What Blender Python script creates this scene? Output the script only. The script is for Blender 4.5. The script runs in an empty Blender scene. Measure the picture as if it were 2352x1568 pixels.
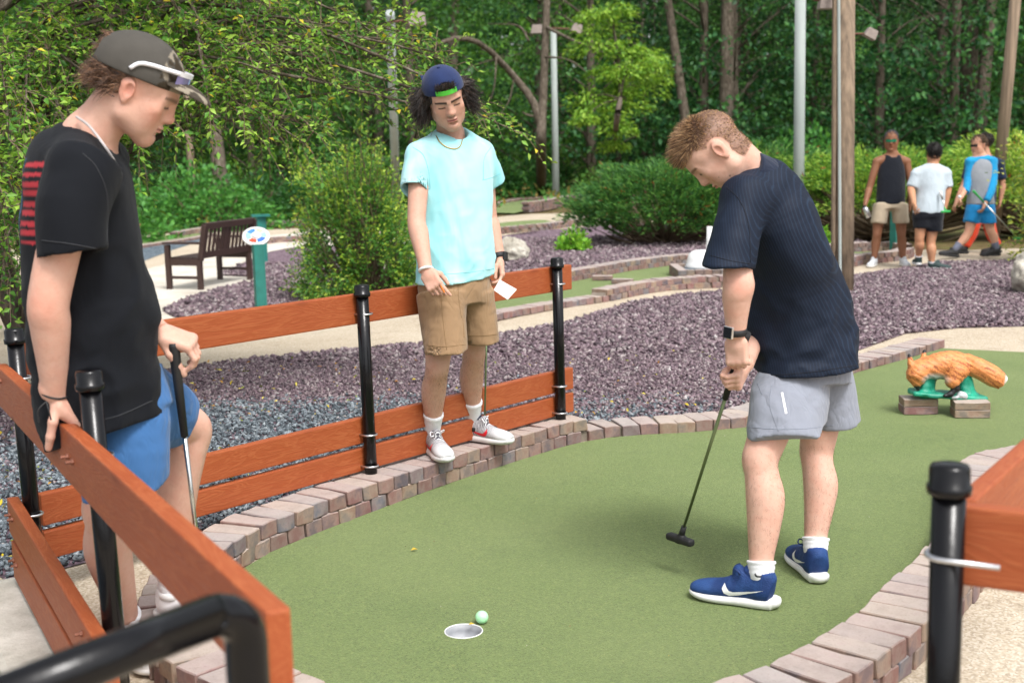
import bpy, bmesh, math, random
import numpy as np
from mathutils import Vector, Matrix
random.seed(7); RNG = np.random.default_rng(7)
SC = bpy.context.scene; COL = SC.collection
rad = math.radians
# ------------------------------------------------------------------ camera
F_PX = 2875.0; CH = 1.52; PITCH = rad(8.78); ROLL = rad(1.3)      # pixels of a 2352 x 1568 picture
_F = np.array([0, math.cos(PITCH), -math.sin(PITCH)]); _R0 = np.array([1., 0, 0]); _U0 = np.array([0, math.sin(PITCH), math.cos(PITCH)])
_R = _R0*math.cos(ROLL)-_U0*math.sin(ROLL); _U = _U0*math.cos(ROLL)+_R0*math.sin(ROLL)
CAM = np.array([0, 0, CH])
cd = bpy.data.cameras.new('camera'); cam = bpy.data.objects.new('camera', cd); COL.objects.link(cam)
cd.sensor_width = 36; cd.lens = F_PX/2352*36; cd.clip_start = .05; cd.clip_end = 400
cam.matrix_world = Matrix(((_R[0], _U[0], -_F[0], 0), (_R[1], _U[1], -_F[1], 0), (_R[2], _U[2], -_F[2], CH), (0, 0, 0, 1)))
cd.dof.use_dof = True; cd.dof.focus_distance = 4.9; cd.dof.aperture_fstop = 4.0
SC.camera = cam
# ------------------------------------------------------------------ sky, sun, exposure
SUN_EL, SUN_AZ = rad(58), rad(150)       # azimuth clockwise from +Y: behind the camera, to its right
w = bpy.data.worlds.new('World'); SC.world = w; w.use_nodes = True
nt = w.node_tree; nt.nodes.clear()
sky = nt.nodes.new('ShaderNodeTexSky'); sky.sky_type = 'NISHITA'; sky.sun_disc = False
sky.sun_elevation = SUN_EL; sky.sun_rotation = SUN_AZ; sky.air_density = 1; sky.dust_density = 4
hs = nt.nodes.new('ShaderNodeHueSaturation'); hs.inputs['Saturation'].default_value = .22
bg = nt.nodes.new('ShaderNodeBackground'); bg.inputs['Strength'].default_value = .15
wo = nt.nodes.new('ShaderNodeOutputWorld')
nt.links.new(sky.outputs[0], hs.inputs['Color']); nt.links.new(hs.outputs[0], bg.inputs[0]); nt.links.new(bg.outputs[0], wo.inputs[0])
sl = bpy.data.lights.new('sun', 'SUN'); sl.energy = 1.5; sl.angle = rad(16); sl.color = (1, .97, .94)
so = bpy.data.objects.new('sun', sl); COL.objects.link(so)
_sd = Vector((math.sin(SUN_AZ)*math.cos(SUN_EL), math.cos(SUN_AZ)*math.cos(SUN_EL), math.sin(SUN_EL)))
so.rotation_euler = _sd.to_track_quat('Z', 'Y').to_euler(); so.location = (3, -3, 9)
SC.view_settings.view_transform = 'Standard'; SC.view_settings.look = 'None'
SC.view_settings.exposure = .8; SC.view_settings.gamma = 1
SC.render.engine = 'CYCLES'; SC.cycles.use_denoising = True; SC.cycles.max_bounces = 6
SC.cycles.transparent_max_bounces = 4; SC.cycles.sample_clamp_indirect = 6
# ------------------------------------------------------------------ photo pixel -> place
def ray(x, y): return _F+_R*((x-1176)/F_PX)+_U*((784-y)/F_PX)
def sst(t): t = np.clip(t, 0, 1); return t*t*(3-2*t)
def gz(x, y): return -.32*sst((y-9)/6.5)*sst((.6-x)/3.2)          # the ground falls a little towards the bench
def P(x, y, z=0.):
    d = ray(x, y); return CAM+d*((z-CH)/d[2])
def PG(x, y, off=0.):
    d = ray(x, y); z = 0.
    for _ in range(12):
        p = CAM+d*((z+off-CH)/d[2]); z = .5*z+.5*float(gz(p[0], p[1]))
    return CAM+d*((z+off-CH)/d[2])
def D(x, y, dep): return CAM+ray(x, y)*dep
def nrm(v): v = np.asarray(v, float); return v/(np.linalg.norm(v)+1e-12)
# ------------------------------------------------------------------ object helpers
WL = {}
def wl(p): return WL.get(p.name, np.zeros(3)) if p is not None else np.zeros(3)
def tag(o, label=None, cat=None, group=None, kind=None):
    for k, v in (('label', label), ('category', cat), ('group', group), ('kind', kind)):
        if v: o[k] = v
    return o
def thing(name, label, cat, loc=(0, 0, 0), group=None):
    o = bpy.data.objects.new(name, None); COL.objects.link(o); o.location = loc; o.empty_display_size = .1
    WL[o.name] = np.array(loc, float); return tag(o, label, cat, group)
def mesh_obj(name, V, Fc, mat, parent=None, smooth=False, colors=None, mats=None, fmat=None):
    V = np.asarray(V, np.float64).reshape(-1, 3)-wl(parent)
    me = bpy.data.meshes.new(name)
    if isinstance(Fc, np.ndarray):
        n, k = Fc.shape
        me.vertices.add(len(V)); me.vertices.foreach_set('co', V.astype(np.float32).ravel())
        me.loops.add(n*k); me.loops.foreach_set('vertex_index', Fc.astype(np.int32).ravel())
        me.polygons.add(n); me.polygons.foreach_set('loop_start', np.arange(0, n*k, k, dtype=np.int32))
        me.polygons.foreach_set('loop_total', np.full(n, k, np.int32))
        me.update(calc_edges=True)
    else:
        me.from_pydata([tuple(v) for v in V], [], [tuple(f) for f in Fc]); me.update()
    if colors is not None:
        a = me.color_attributes.new('Col', 'FLOAT_COLOR', 'POINT')
        c = np.ones((len(V), 4), np.float32); c[:, :3] = colors; a.data.foreach_set('color', c.ravel())
    for m in (mats or [mat]): me.materials.append(m)
    if fmat is not None: me.polygons.foreach_set('material_index', np.asarray(fmat, np.int32))
    if smooth: me.polygons.foreach_set('use_smooth', np.ones(len(me.polygons), bool))
    o = bpy.data.objects.new(name, me); COL.objects.link(o)
    if parent is not None: o.parent = parent; WL[o.name] = wl(parent)
    return o
def inst(name, me, parent=None, M=None):
    o = bpy.data.objects.new(name, me); COL.objects.link(o)
    if M is not None:
        M = Matrix(M) if not isinstance(M, Matrix) else M.copy()
        M.translation = M.translation-Vector(wl(parent)); o.matrix_local = M
    if parent is not None: o.parent = parent; o.matrix_parent_inverse = Matrix()
    return o
def frame(x, z):       # columns x, y, z ; x kept
    x = nrm(x); y = nrm(np.cross(z, x)); z = np.cross(x, y); return np.stack([x, y, z], 1)
class MB:
    def __init__(s): s.v = []; s.f = []; s.m = []; s.cm = 0
    def add(s, V, Fc):
        b = len(s.v); s.v += [tuple(map(float, q)) for q in V]; s.f += [tuple(b+i for i in q) for q in Fc]; s.m += [s.cm]*len(Fc); return s
    def box(s, c, size, R=None, taper=1.):
        R = np.eye(3) if R is None else R; h = np.array(size)/2
        V = [np.array(c)+R@(np.array([x*(taper if z > 0 else 1), y*(taper if z > 0 else 1), z])*h) for x in (-1, 1) for y in (-1, 1) for z in (-1, 1)]
        return s.add(V, [(0, 1, 3, 2), (4, 6, 7, 5), (0, 4, 5, 1), (2, 3, 7, 6), (0, 2, 6, 4), (1, 5, 7, 3)])
    def tube(s, pts, r, n=10, cap=True, closed=False):
        pts = np.asarray(pts, float); k = len(pts); r = np.broadcast_to(np.asarray(r, float), (k,))
        T = np.gradient(pts, axis=0) if not closed else np.roll(pts, -1, 0)-np.roll(pts, 1, 0)
        T = T/(np.linalg.norm(T, axis=1, keepdims=True)+1e-12)
        u = nrm(np.cross(T[0], [0, 0, 1] if abs(T[0][2]) < .9 else [1, 0, 0])); V = []
        for i in range(k):
            u = nrm(u-T[i]*(u@T[i])); v = np.cross(T[i], u)
            for j in range(n):
                a = 2*math.pi*j/n; V.append(pts[i]+r[i]*(math.cos(a)*u+math.sin(a)*v))
        Fc = []
        for i in range(k if closed else k-1):
            for j in range(n):
                a, b = i*n+j, i*n+(j+1) % n; c, d = ((i+1) % k)*n+(j+1) % n, ((i+1) % k)*n+j; Fc.append((a, b, c, d))
        if cap and not closed: Fc += [tuple(range(n-1, -1, -1)), tuple((k-1)*n+j for j in range(n))]
        return s.add(V, Fc)
    def lathe(s, prof, c, axis=(0, 0, 1), n=20, cap0=True):   # prof: list of (radius, height)
        A = nrm(axis); u = nrm(np.cross(A, [1, 0, 0] if abs(A[0]) < .9 else [0, 1, 0])); v = np.cross(A, u); V = []
        for r, h in prof:
            for j in range(n):
                a = 2*math.pi*j/n; V.append(np.array(c)+A*h+r*(math.cos(a)*u+math.sin(a)*v))
        Fc = [(i*n+j, i*n+(j+1) % n, (i+1)*n+(j+1) % n, (i+1)*n+j) for i in range(len(prof)-1) for j in range(n)]
        Fc += ([tuple(range(n-1, -1, -1))] if cap0 else [])+[tuple((len(prof)-1)*n+j for j in range(n))]
        return s.add(V, Fc)
    def prism(s, poly, thick, c, ex, ey, ez):      # poly in (ex,ey), extruded along ez by thick (centred)
        c, ex, ey, ez = map(lambda q: np.asarray(q, float), (c, ex, ey, ez)); n = len(poly)
        V = [c+ex*p[0]+ey*p[1]+ez*(sg*thick/2) for sg in (-1, 1) for p in poly]
        return s.add(V, [tuple(range(n-1, -1, -1)), tuple(range(n, 2*n))]+[(i, (i+1) % n, n+(i+1) % n, n+i) for i in range(n)])
    def build(s, name, mat, parent=None, smooth=False, mats=None, bevel=0):
        o = mesh_obj(name, s.v, s.f, mat, parent, smooth, mats=mats, fmat=s.m if mats else None)
        if bevel:
            bm = bmesh.new(); bm.from_mesh(o.data); bmesh.ops.bevel(bm, geom=bm.edges[:], offset=bevel, segments=2, affect='EDGES', profile=.6, clamp_overlap=True); bm.to_mesh(o.data); bm.free()
        if smooth == 2:
            for p in o.data.polygons: p.use_smooth = len(p.vertices) <= 4
        return o
# ------------------------------------------------------------------ materials
def lin(h):            # sRGB hex -> linear
    h = h.lstrip('#'); c = [int(h[i:i+2], 16)/255 for i in (0, 2, 4)]
    return tuple((q/12.92 if q <= .04045 else ((q+.055)/1.055)**2.4) for q in c)
class NT:
    def __init__(s, name):
        s.m = bpy.data.materials.new(name); s.m.use_nodes = True; s.t = s.m.node_tree; s.t.nodes.clear()
        s.out = s.t.nodes.new('ShaderNodeOutputMaterial'); s.b = s.t.nodes.new('ShaderNodeBsdfPrincipled'); s.t.links.new(s.b.outputs[0], s.out.inputs[0])
    def n(s, ty, **kw):
        nd = s.t.nodes.new(ty)
        for k, v in kw.items():
            if k.startswith('i_'):
                k2 = k[2:]; nd.inputs[int(k2) if k2.isdigit() else k2.replace('_', ' ')].default_value = v
            else: setattr(nd, k, v)
        return nd
    def l(s, a, b): s.t.links.new(a, b)
    def coord(s, kind='Object', scale=(1, 1, 1)):
        tc = s.n('ShaderNodeTexCoord'); mp = s.n('ShaderNodeMapping'); mp.inputs['Scale'].default_value = scale; s.l(tc.outputs[kind], mp.inputs[0]); return mp.outputs[0]
    def noise(s, vec, scale, detail=4, rough=.6, dist=0):
        nd = s.n('ShaderNodeTexNoise'); nd.inputs['Scale'].default_value = scale; nd.inputs['Detail'].default_value = detail; nd.inputs['Roughness'].default_value = rough; nd.inputs['Distortion'].default_value = dist
        if vec is not None: s.l(vec, nd.inputs['Vector'])
        return nd.outputs[0]
    def ramp(s, fac, stops, interp='LINEAR'):
        r = s.n('ShaderNodeValToRGB'); r.color_ramp.interpolation = interp; e = r.color_ramp.elements
        while len(e) < len(stops): e.new(.5)
        for q, (p, c) in zip(e, stops): q.position = p; q.color = (*c, 1) if len(c) == 3 else c
        s.l(fac, r.inputs[0]); return r.outputs[0]
    def mix(s, fac, a, b, mode='MIX'):
        m = s.n('ShaderNodeMix', data_type='RGBA', blend_type=mode)
        for inp, val in ((m.inputs[0], fac), (m.inputs[6], a), (m.inputs[7], b)):
            if isinstance(val, (int, float)): inp.default_value = val
            elif isinstance(val, tuple): inp.default_value = (*val, 1) if len(val) == 3 else val
            else: s.l(val, inp)
        return m.outputs[2]
    def math(s, op, a, b=None):
        m = s.n('ShaderNodeMath', operation=op)
        for i, val in enumerate((a, b)):
            if val is None: continue
            if isinstance(val, (int, float)): m.inputs[i].default_value = val
            else: s.l(val, m.inputs[i])
        return m.outputs[0]
    def bump(s, h, strength=.3, dist=.01, chain=None):
        b = s.n('ShaderNodeBump'); b.inputs['Strength'].default_value = strength; b.inputs['Distance'].default_value = dist; s.l(h, b.inputs['Height'])
        if chain is not None: s.l(chain, b.inputs['Normal'])
        s.l(b.outputs[0], s.b.inputs['Normal']); return b.outputs[0]
    def fin(s, col=None, rough=.6, metal=0, spec=.5, **kw):
        if col is not None:
            if isinstance(col, tuple): s.b.inputs['Base Color'].default_value = (*col, 1)
            else: s.l(col, s.b.inputs['Base Color'])
        if isinstance(rough, (int, float)): s.b.inputs['Roughness'].default_value = rough
        else: s.l(rough, s.b.inputs['Roughness'])
        s.b.inputs['Metallic'].default_value = metal; s.b.inputs['Specular IOR Level'].default_value = spec
        for k, v in kw.items(): s.b.inputs[k.replace('_', ' ')].default_value = v
        return s.m
def simple(name, col, rough=.6, metal=0, var=.18, scale=14, bump=0, bscale=200, spec=.5, stretch=(1, 1, 1), **kw):
    t = NT(name); v = t.coord('Object', stretch); n = t.noise(v, scale)
    c = t.mix(t.ramp(n, [(.3, (0, 0, 0)), (.7, (1, 1, 1))]), tuple(q*(1-var) for q in col), tuple(min(1, q*(1+var)) for q in col))
    if bump: t.bump(t.noise(v, bscale, 3), bump, .004)
    return t.fin(c, rough, metal, spec, **kw)
def attr_mat(name, rough=.6, var=.1, scale=30, bump=0, bscale=300, spec=.5, sss=0, **kw):
    t = NT(name); v = t.coord(); a = t.n('ShaderNodeVertexColor', layer_name='Col').outputs[0]
    n = t.noise(v, scale)
    c = t.mix(1., a, t.ramp(n, [(.25, (1-var,)*3), (.75, (1+var,)*3)]), 'MULTIPLY')
    if bump: t.bump(t.noise(v, bscale, 3), bump, .003)
    m = t.fin(c, rough, 0, spec, **kw)
    if sss: t.b.inputs['Subsurface Weight'].default_value = sss; t.b.inputs['Subsurface Radius'].default_value = (.012, .005, .003); t.b.inputs['Subsurface Scale'].default_value = 1.
    return m
# ------------------------------------------------------------------ numpy noise
_perm = RNG.random(1 << 16).astype(np.float32)
def vnoise(x, y, z, s=1., seed=0):
    x, y, z = (np.asarray(q, np.float32)*s for q in (x, y, z)); x, y, z = np.broadcast_arrays(x, y, z)
    xi, yi, zi = (np.floor(q).astype(np.int64) for q in (x, y, z)); fx, fy, fz = x-xi, y-yi, z-zi
    fx, fy, fz = (q*q*(3-2*q) for q in (fx, fy, fz)); r = 0
    def h(a, b, c): return _perm[(a*73856093 ^ b*19349663 ^ c*83492791 ^ (seed*2654435)) & 65535]
    for dx in (0, 1):
        for dy in (0, 1):
            for dz in (0, 1):
                r = r+h(xi+dx, yi+dy, zi+dz)*(fx if dx else 1-fx)*(fy if dy else 1-fy)*(fz if dz else 1-fz)
    return r-.5
def fbm(x, y, z, s=1., o=3, seed=0): return sum(vnoise(x, y, z, s*2**i, seed+i)*.5**i for i in range(o))
def spline(pts, n):     # Catmull-Rom through pts, n samples
    p = np.asarray(pts, float); k = len(p); q = np.vstack([2*p[0]-p[1], p, 2*p[-1]-p[-2]]); t = np.linspace(0, k-1-1e-6, n); i = t.astype(int); f = (t-i)[:, None]
    a, b, c, d = q[i], q[i+1], q[i+2], q[i+3]
    return .5*((2*b)+(-a+c)*f+(2*a-5*b+4*c-d)*f**2+(-a+3*b-3*c+d)*f**3)
def resample(pts, step):
    p = spline(pts, 40*len(pts)); s = np.r_[0, np.cumsum(np.linalg.norm(np.diff(p, axis=0), axis=1))]
    n = max(2, int(round(s[-1]/step))+1); u = np.linspace(0, s[-1], n); return np.stack([np.interp(u, s, p[:, i]) for i in range(p.shape[1])], 1), s[-1]
# ------------------------------------------------------------------ ground sheets
def bisect_grid(bm, lo, hi, step):
    for ax in (0, 1):
        for q in np.arange(math.ceil(lo[ax]/step)*step, hi[ax], step):
            co = [0, 0, 0]; no = [0, 0, 0]; co[ax] = q; no[ax] = 1
            bmesh.ops.bisect_plane(bm, geom=bm.verts[:]+bm.edges[:]+bm.faces[:], plane_co=co, plane_no=no)
def sheet(name, poly, off, mat, parent=None, hole=None, drape=True):
    bm = bmesh.new(); p = np.asarray([q[:2] for q in poly], float)
    if np.sum(p[:, 0]*np.roll(p[:, 1], -1)-np.roll(p[:, 0], -1)*p[:, 1]) < 0: p = p[::-1]
    vs = [bm.verts.new((q[0], q[1], 0)) for q in p]
    if hole is None: bmesh.ops.triangulate(bm, faces=[bm.faces.new(vs)])
    else:
        cs = [bm.verts.new((hole[0][0]+hole[1]*math.cos(2*math.pi*i/40), hole[0][1]+hole[1]*math.sin(2*math.pi*i/40), 0)) for i in range(40)]
        es = [bm.edges.new((l_[i-1], l_[i])) for l_ in (vs, cs) for i in range(len(l_))]; bmesh.ops.triangle_fill(bm, use_beauty=True, edges=es, normal=(0, 0, 1))
    if drape: bisect_grid(bm, (max(p[:, 0].min(), -12), 8.5), (min(p[:, 0].max(), 1.), min(p[:, 1].max(), 17)), .5)
    for v in bm.verts: v.co.z = (float(gz(v.co.x, v.co.y)) if drape else 0)+off
    me = bpy.data.meshes.new(name); bm.to_mesh(me); bm.free(); me.materials.append(mat)
    o = bpy.data.objects.new(name, me); COL.objects.link(o)
    if parent is not None: o.parent = parent
    return o
def pg(*pts): return [PG(*q)[:2] for q in pts]
def in_poly(x, y, poly):
    p = np.asarray([q[:2] for q in poly]); r = np.zeros(x.shape, bool); j = len(p)-1
    for i in range(len(p)):
        c = ((p[i, 1] > y) != (p[j, 1] > y)) & (x < (p[j, 0]-p[i, 0])*(y-p[i, 1])/(p[j, 1]-p[i, 1]+1e-12)+p[i, 0]); r ^= c; j = i
    return r
# materials of the setting
t = NT('soil'); v = t.coord(); n1 = t.noise(v, 1.3, 6); n2 = t.noise(v, 9, 5)
c = t.ramp(n1, [(.35, lin('#4a3a26')), (.5, lin('#6b5a35')), (.62, lin('#5c6a2c')), (.75, lin('#43591f'))]); c = t.mix(.5, c, t.ramp(n2, [(.3, (.05, .035, .02)), (.7, (.22, .17, .09))]))
t.bump(t.noise(v, 30, 4), .6, .04); M_SOIL = t.fin(c, .95, spec=.2)
t = NT('concrete'); v = t.coord(); big = t.noise(v, .9, 5); fine = t.noise(v, 170, 3, .7); sp = t.n('ShaderNodeTexVoronoi', i_Scale=130.); t.l(v, sp.inputs['Vector'])
c = t.ramp(big, [(.3, lin('#a3937c')), (.5, lin('#b5a690')), (.7, lin('#c2b6a2'))])
c = t.mix(.55, c, t.ramp(sp.outputs['Color'], [(.1, lin('#7f7160')), (.5, lin('#b5a690')), (.9, lin('#d6cec0'))]), 'MIX')
c = t.mix(t.ramp(t.noise(v, 3.2, 6, .7), [(.55, (0, 0, 0)), (.75, (.35,)*3)]), c, lin('#6d5d48'))
t.bump(fine, .5, .004); M_CONC = t.fin(c, .9, spec=.25)
t = NT('pale_concrete'); v = t.coord(); c = t.ramp(t.noise(v, 5, 7, .65), [(.3, lin('#8f8a80')), (.5, lin('#b5b0a5')), (.7, lin('#cfcac0'))]); t.bump(t.noise(v, 40, 6), .5, .012); M_PALE = t.fin(c, .85, spec=.3)
t = NT('turf'); v = t.coord(); a = t.noise(v, 90, 3, .7); b = t.noise(v, 2.2, 4); e = t.noise(v, 720, 2)
wv = t.n('ShaderNodeTexVoronoi', i_Scale=190.); t.l(v, wv.inputs['Vector'])
c = t.ramp(wv.outputs['Color'], [(.0, lin('#323d1e')), (.35, lin('#4f602c')), (.62, lin('#63763a')), (.88, lin('#7f8a4c')), (1, lin('#9c945c'))])
c = t.mix(t.ramp(b, [(.3, (.0,)*3), (.7, (.35,)*3)]), c, lin('#67783a')); c = t.mix(.35, c, t.ramp(a, [(.35, lin('#3c4a1e')), (.65, lin('#718648'))]))
c = t.mix(t.ramp(t.noise(v, .8, 5, .6), [(.35, (0,)*3), (.7, (.28,)*3)]), c, lin('#8a9060')); c = t.mix(t.ramp(t.noise(v, 1.7, 6, .7), [(.52, (0,)*3), (.78, (.35,)*3)]), c, lin('#46562a')); t.bump(t.math('ADD', wv.outputs['Distance'], e), .9, .004); M_TURF = t.fin(c, .88, spec=.25); t.b.inputs['Sheen Weight'].default_value = .25; t.b.inputs['Sheen Roughness'].default_value = .6; t.b.inputs['Sheen Tint'].default_value = (.75, .9, .55, 1)
t = NT('gravel_bed'); v = t.coord(); vo = t.n('ShaderNodeTexVoronoi', i_Scale=26.); t.l(v, vo.inputs['Vector'])
c = t.ramp(vo.outputs['Color'], [(.1, lin('#4b3b44')), (.5, lin('#75616b')), (.9, lin('#94848c'))]); t.bump(vo.outputs['Distance'], 1., .03); M_GBED = t.fin(c, .9, spec=.2)
t = NT('grey_gravel_bed'); v = t.coord(); vo = t.n('ShaderNodeTexVoronoi', i_Scale=30.); t.l(v, vo.inputs['Vector'])
c = t.ramp(vo.outputs['Color'], [(.1, lin('#3b444c')), (.5, lin('#5f6c76')), (.9, lin('#87939b'))]); t.bump(vo.outputs['Distance'], 1., .03); M_GBED2 = t.fin(c, .9, spec=.2)
M_STONE = attr_mat('gravel_stone', .75, .25, 60, .35, 90, .3)
# brick: each one a shade of its own, bleached on top
t = NT('paver_brick'); v = t.coord(); oi = t.n('ShaderNodeObjectInfo')
wn = t.n('ShaderNodeTexWhiteNoise', noise_dimensions='1D'); t.l(oi.outputs['Random'], wn.inputs['W'])
mp = t.n('ShaderNodeMapping'); tc = t.n('ShaderNodeTexCoord'); t.l(tc.outputs['Object'], mp.inputs[0]); cmb = t.n('ShaderNodeCombineXYZ'); t.l(t.math('MULTIPLY', oi.outputs['Random'], 60), cmb.inputs[0]); t.l(cmb.outputs[0], mp.inputs['Location']); vv = mp.outputs[0]
body = t.ramp(oi.outputs['Random'], [(0, lin('#73605c')), (.16, lin('#826862')), (.3, lin('#6b6a70')), (.42, lin('#8c7a6c')), (.56, lin('#7c5f5f')), (.7, lin('#8d7d6a')), (.84, lin('#66575b')), (1, lin('#8b6c66'))], 'CONSTANT')
blotch = t.ramp(t.noise(vv, 13, 4, .6), [(.36, lin('#5c6068')), (.5, lin('#a08a7c')), (.64, lin('#8a5f55'))]); c = t.mix(.38, body, blotch)
geo = t.n('ShaderNodeNewGeometry'); sx = t.n('ShaderNodeSeparateXYZ'); t.l(geo.outputs['True Normal'], sx.inputs[0])
top = t.ramp(sx.outputs['Z'], [(.6, (0,)*3), (.9, (1,)*3)])
dust = t.ramp(t.noise(vv, 16, 5, .65), [(.3, lin('#aaa099')), (.55, lin('#bdb2aa')), (.75, lin('#b8a8a6'))]); dust = t.mix(.28, dust, body)
c = t.mix(t.math('MULTIPLY', top, .85), c, dust)
c = t.mix(t.ramp(t.noise(vv, 120, 3), [(.55, (0,)*3), (.8, (.4,)*3)]), c, lin('#6a5b54'))
t.bump(t.noise(vv, 140, 4, .7), .5, .004); M_BRICK = t.fin(c, .88, spec=.25)
M_MORTAR = simple('mortar', lin('#7c7166'), .95, bump=.5, bscale=90)
# ------------------------------------------------------------------ the big sheets
def axis(lo, hi, a, b, fine, coarse): return sorted(set(np.round(np.r_[np.arange(lo, a, coarse), np.arange(a, b, fine), np.arange(b, hi+.1, coarse)], 3)))
gx, gy = np.array(axis(-150, 150, -12, 2, .5, 12)), np.array(axis(-30, 220, 8, 18, .5, 10))
X, Y = np.meshgrid(gx, gy, indexing='ij'); Z = gz(X, Y)-.03-.25*(Y < 7.9)
ii = np.arange(X.size).reshape(X.shape); Q = np.stack([ii[:-1, :-1], ii[1:, :-1], ii[1:, 1:], ii[:-1, 1:]], -1).reshape(-1, 4)
tag(mesh_obj('ground', np.stack([X, Y, Z], -1).reshape(-1, 3), Q, M_SOIL), kind='structure')
HOLE = P(1065, 1452)[:2]; HR = .061
conc = [(-9, -3), (8, -3), (16, 8)]+pg((2900, 566), (2352, 570), (2200, 575), (2060, 572), (1900, 560), (1650, 520), (1345, 489), (1140, 499), (700, 524), (300, 540))+[(-12, 20), (-9, 8)]
tag(sheet('concrete_path', conc, 0, M_CONC, hole=(HOLE, .075)), kind='structure')
t = NT('pale_path_concrete'); v = t.coord(); c = t.ramp(t.noise(v, 2, 6, .65), [(.3, lin('#b3aa9c')), (.5, lin('#c6bfb2')), (.7, lin('#d6d1c6'))]); t.bump(t.noise(v, 60, 4), .3, .006); M_PPATH = t.fin(c, .9, spec=.25)
tag(sheet('paved_path', pg((180, 700), (250, 650), (330, 620), (480, 580), (620, 541), (720, 532), (900, 545), (960, 556), (674, 568), (616, 579), (550, 607), (507, 634), (582, 637), (592, 648), (531, 660), (456, 680), (411, 695), (372, 715), (400, 729), (380, 752), (300, 775), (180, 790)), .004, M_PPATH), kind='structure')
# main green -------------------------------------------------------
INL = [(4.2, 8.55), (3.66, 8.78), (3.14, 9.02)]
LEFT = np.array([(3.14, 9.02), (2.69, 8.55), (2.27, 8.13), (1.86, 7.55), (1.55, 6.95), (1.26, 6.62), (1.08, 6.55), (.9, 6.5), (.7, 6.48), (.5, 6.43), (.35, 6.34), (.23, 6.23), (0, 5.96), (-.2, 5.72), (-.39, 5.47), (-.56, 5.23), (-.72, 5.0), (-.84, 4.82), (-.95, 4.64), (-1.02, 4.44), (-1.05, 4.2), (-1.03, 3.95), (-.97, 3.7), (-.83, 3.46), (-.64, 3.28), (-.44, 3.11), (-.2, 2.97), (.05, 2.93), (.3, 2.99), (.54, 3.13)])
RIGHT = np.array([(.54, 3.13), (.69, 3.23), (.84, 3.38), (1., 3.57), (1.12, 3.74), (1.25, 3.93), (1.41, 4.16), (1.56, 4.45), (1.72, 4.8), (1.84, 5.1), (1.96, 5.34), (2.08, 5.48), (2.22, 5.57), (2.4, 5.64), (2.75, 5.73), (3.3, 5.8), (4.2, 5.85)])
gpoly = [(4.2, 8.5)]+[tuple(p) for p in LEFT]+[tuple(p) for p in RIGHT]
tag(sheet('putting_green', gpoly, .005, M_TURF, drape=False, hole=(HOLE, HR)), kind='structure')
# brick mesh variants: slightly tumbled edges
def brick_mesh(sx, sy, sz, seed):
    r = np.random.default_rng(seed); mb = MB(); mb.box((0, 0, 0), (sx, sy, sz)); me = bpy.data.meshes.new('brick')
    me.from_pydata(mb.v, [], mb.f); bm = bmesh.new(); bm.from_mesh(me)
    bmesh.ops.subdivide_edges(bm, edges=[e for e in bm.edges if e.calc_length() > sz*1.2], cuts=1, use_grid_fill=True)
    for vtx in bm.verts: vtx.co += Vector(r.normal(0, .0021, 3))
    bmesh.ops.bevel(bm, geom=[e for e in bm.edges if e.calc_face_angle(0) > .8], offset=.0035, segments=1, affect='EDGES')
    bm.to_mesh(me); bm.free(); me.materials.append(M_BRICK); return me
BW, BL, BH = .099, .198, .062
BRK = [brick_mesh(BW-.003, BL, BH-.002, s) for s in range(6)]
def kerb(name_label, pts, courses, out_sign, step=.102, z0=0., cat='kerb', group=None, skip=None, width=BL, drape=False, jit=1., bed=True):
    """bricks laid side by side along pts (the inner edge); out_sign picks the side they lie on"""
    root = thing('brick_border', name_label, cat, (float(pts[0][0]), float(pts[0][1]), z0+(float(gz(*pts[0][:2])) if drape else 0)), group)
    line, L = resample(np.asarray(pts)[:, :2], step); T = np.gradient(line, axis=0); T /= np.linalg.norm(T, axis=1, keepdims=True); N = np.stack([T[:, 1], -T[:, 0]], 1)*out_sign
    loc0 = wl(root)
    for k in range(courses):
        for i in range(len(line)-1):
            q = (line[i]+line[i+1])/2 if k % 2 == courses % 2 else line[i]+(line[i+1]-line[i])*.02
            if skip is not None and skip(k, q): continue
            tn = nrm(line[i+1]-line[i]); nn = np.array([tn[1], -tn[0]])*out_sign
            c = q+nn*(width/2+random.gauss(0, .002)*jit); a = math.atan2(tn[1], tn[0])+random.gauss(0, .012)*jit
            zz = z0+(float(gz(*c)) if drape else 0)+BH*(k+.5)+random.gauss(0, .0018)*jit
            M = Matrix.Translation((c[0], c[1], zz)) @ Matrix.Rotation(a+(math.pi if random.random() < .5 else 0), 4, 'Z') @ Matrix.Diagonal((min(1.06, np.linalg.norm(line[i+1]-line[i])/step), width/BL, 1, 1))
            inst('brick', random.choice(BRK), root, M)
    if bed:   # mortar bed just under and between the bricks
        hb = BH*courses-.012; V = []; Fc = []
        for i in range(len(line)):
            zb = z0+(float(gz(*line[i])) if drape else 0); a, b = line[i]+N[i]*.02, line[i]+N[i]*(width-.02)
            if skip is not None: hb = BH*max(.8, sum(0 if skip(k, line[i]) else 1 for k in range(courses)))-.012
            V += [(*a, zb-.01), (*a, zb+hb), (*b, zb+hb), (*b, zb-.01)]
            if i: Fc += [(4*(i-1)+j, 4*(i-1)+j+1, 4*i+j+1, 4*i+j) for j in range(3)]
        mesh_obj('mortar_bed', V, Fc, M_MORTAR, root)
    return root
# raised part only left of x = .43 (one course further right)
kerb('weathered two-course paver kerb along the green below the orange fence', LEFT[10:], 2, 1)
kerb('low single course of pavers continuing the kerb past the fence end', LEFT[:11], 1, 1)
kerb('paver kerb on the far side of the putting golfer, beside the black post', RIGHT, 2, 1)
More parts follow.
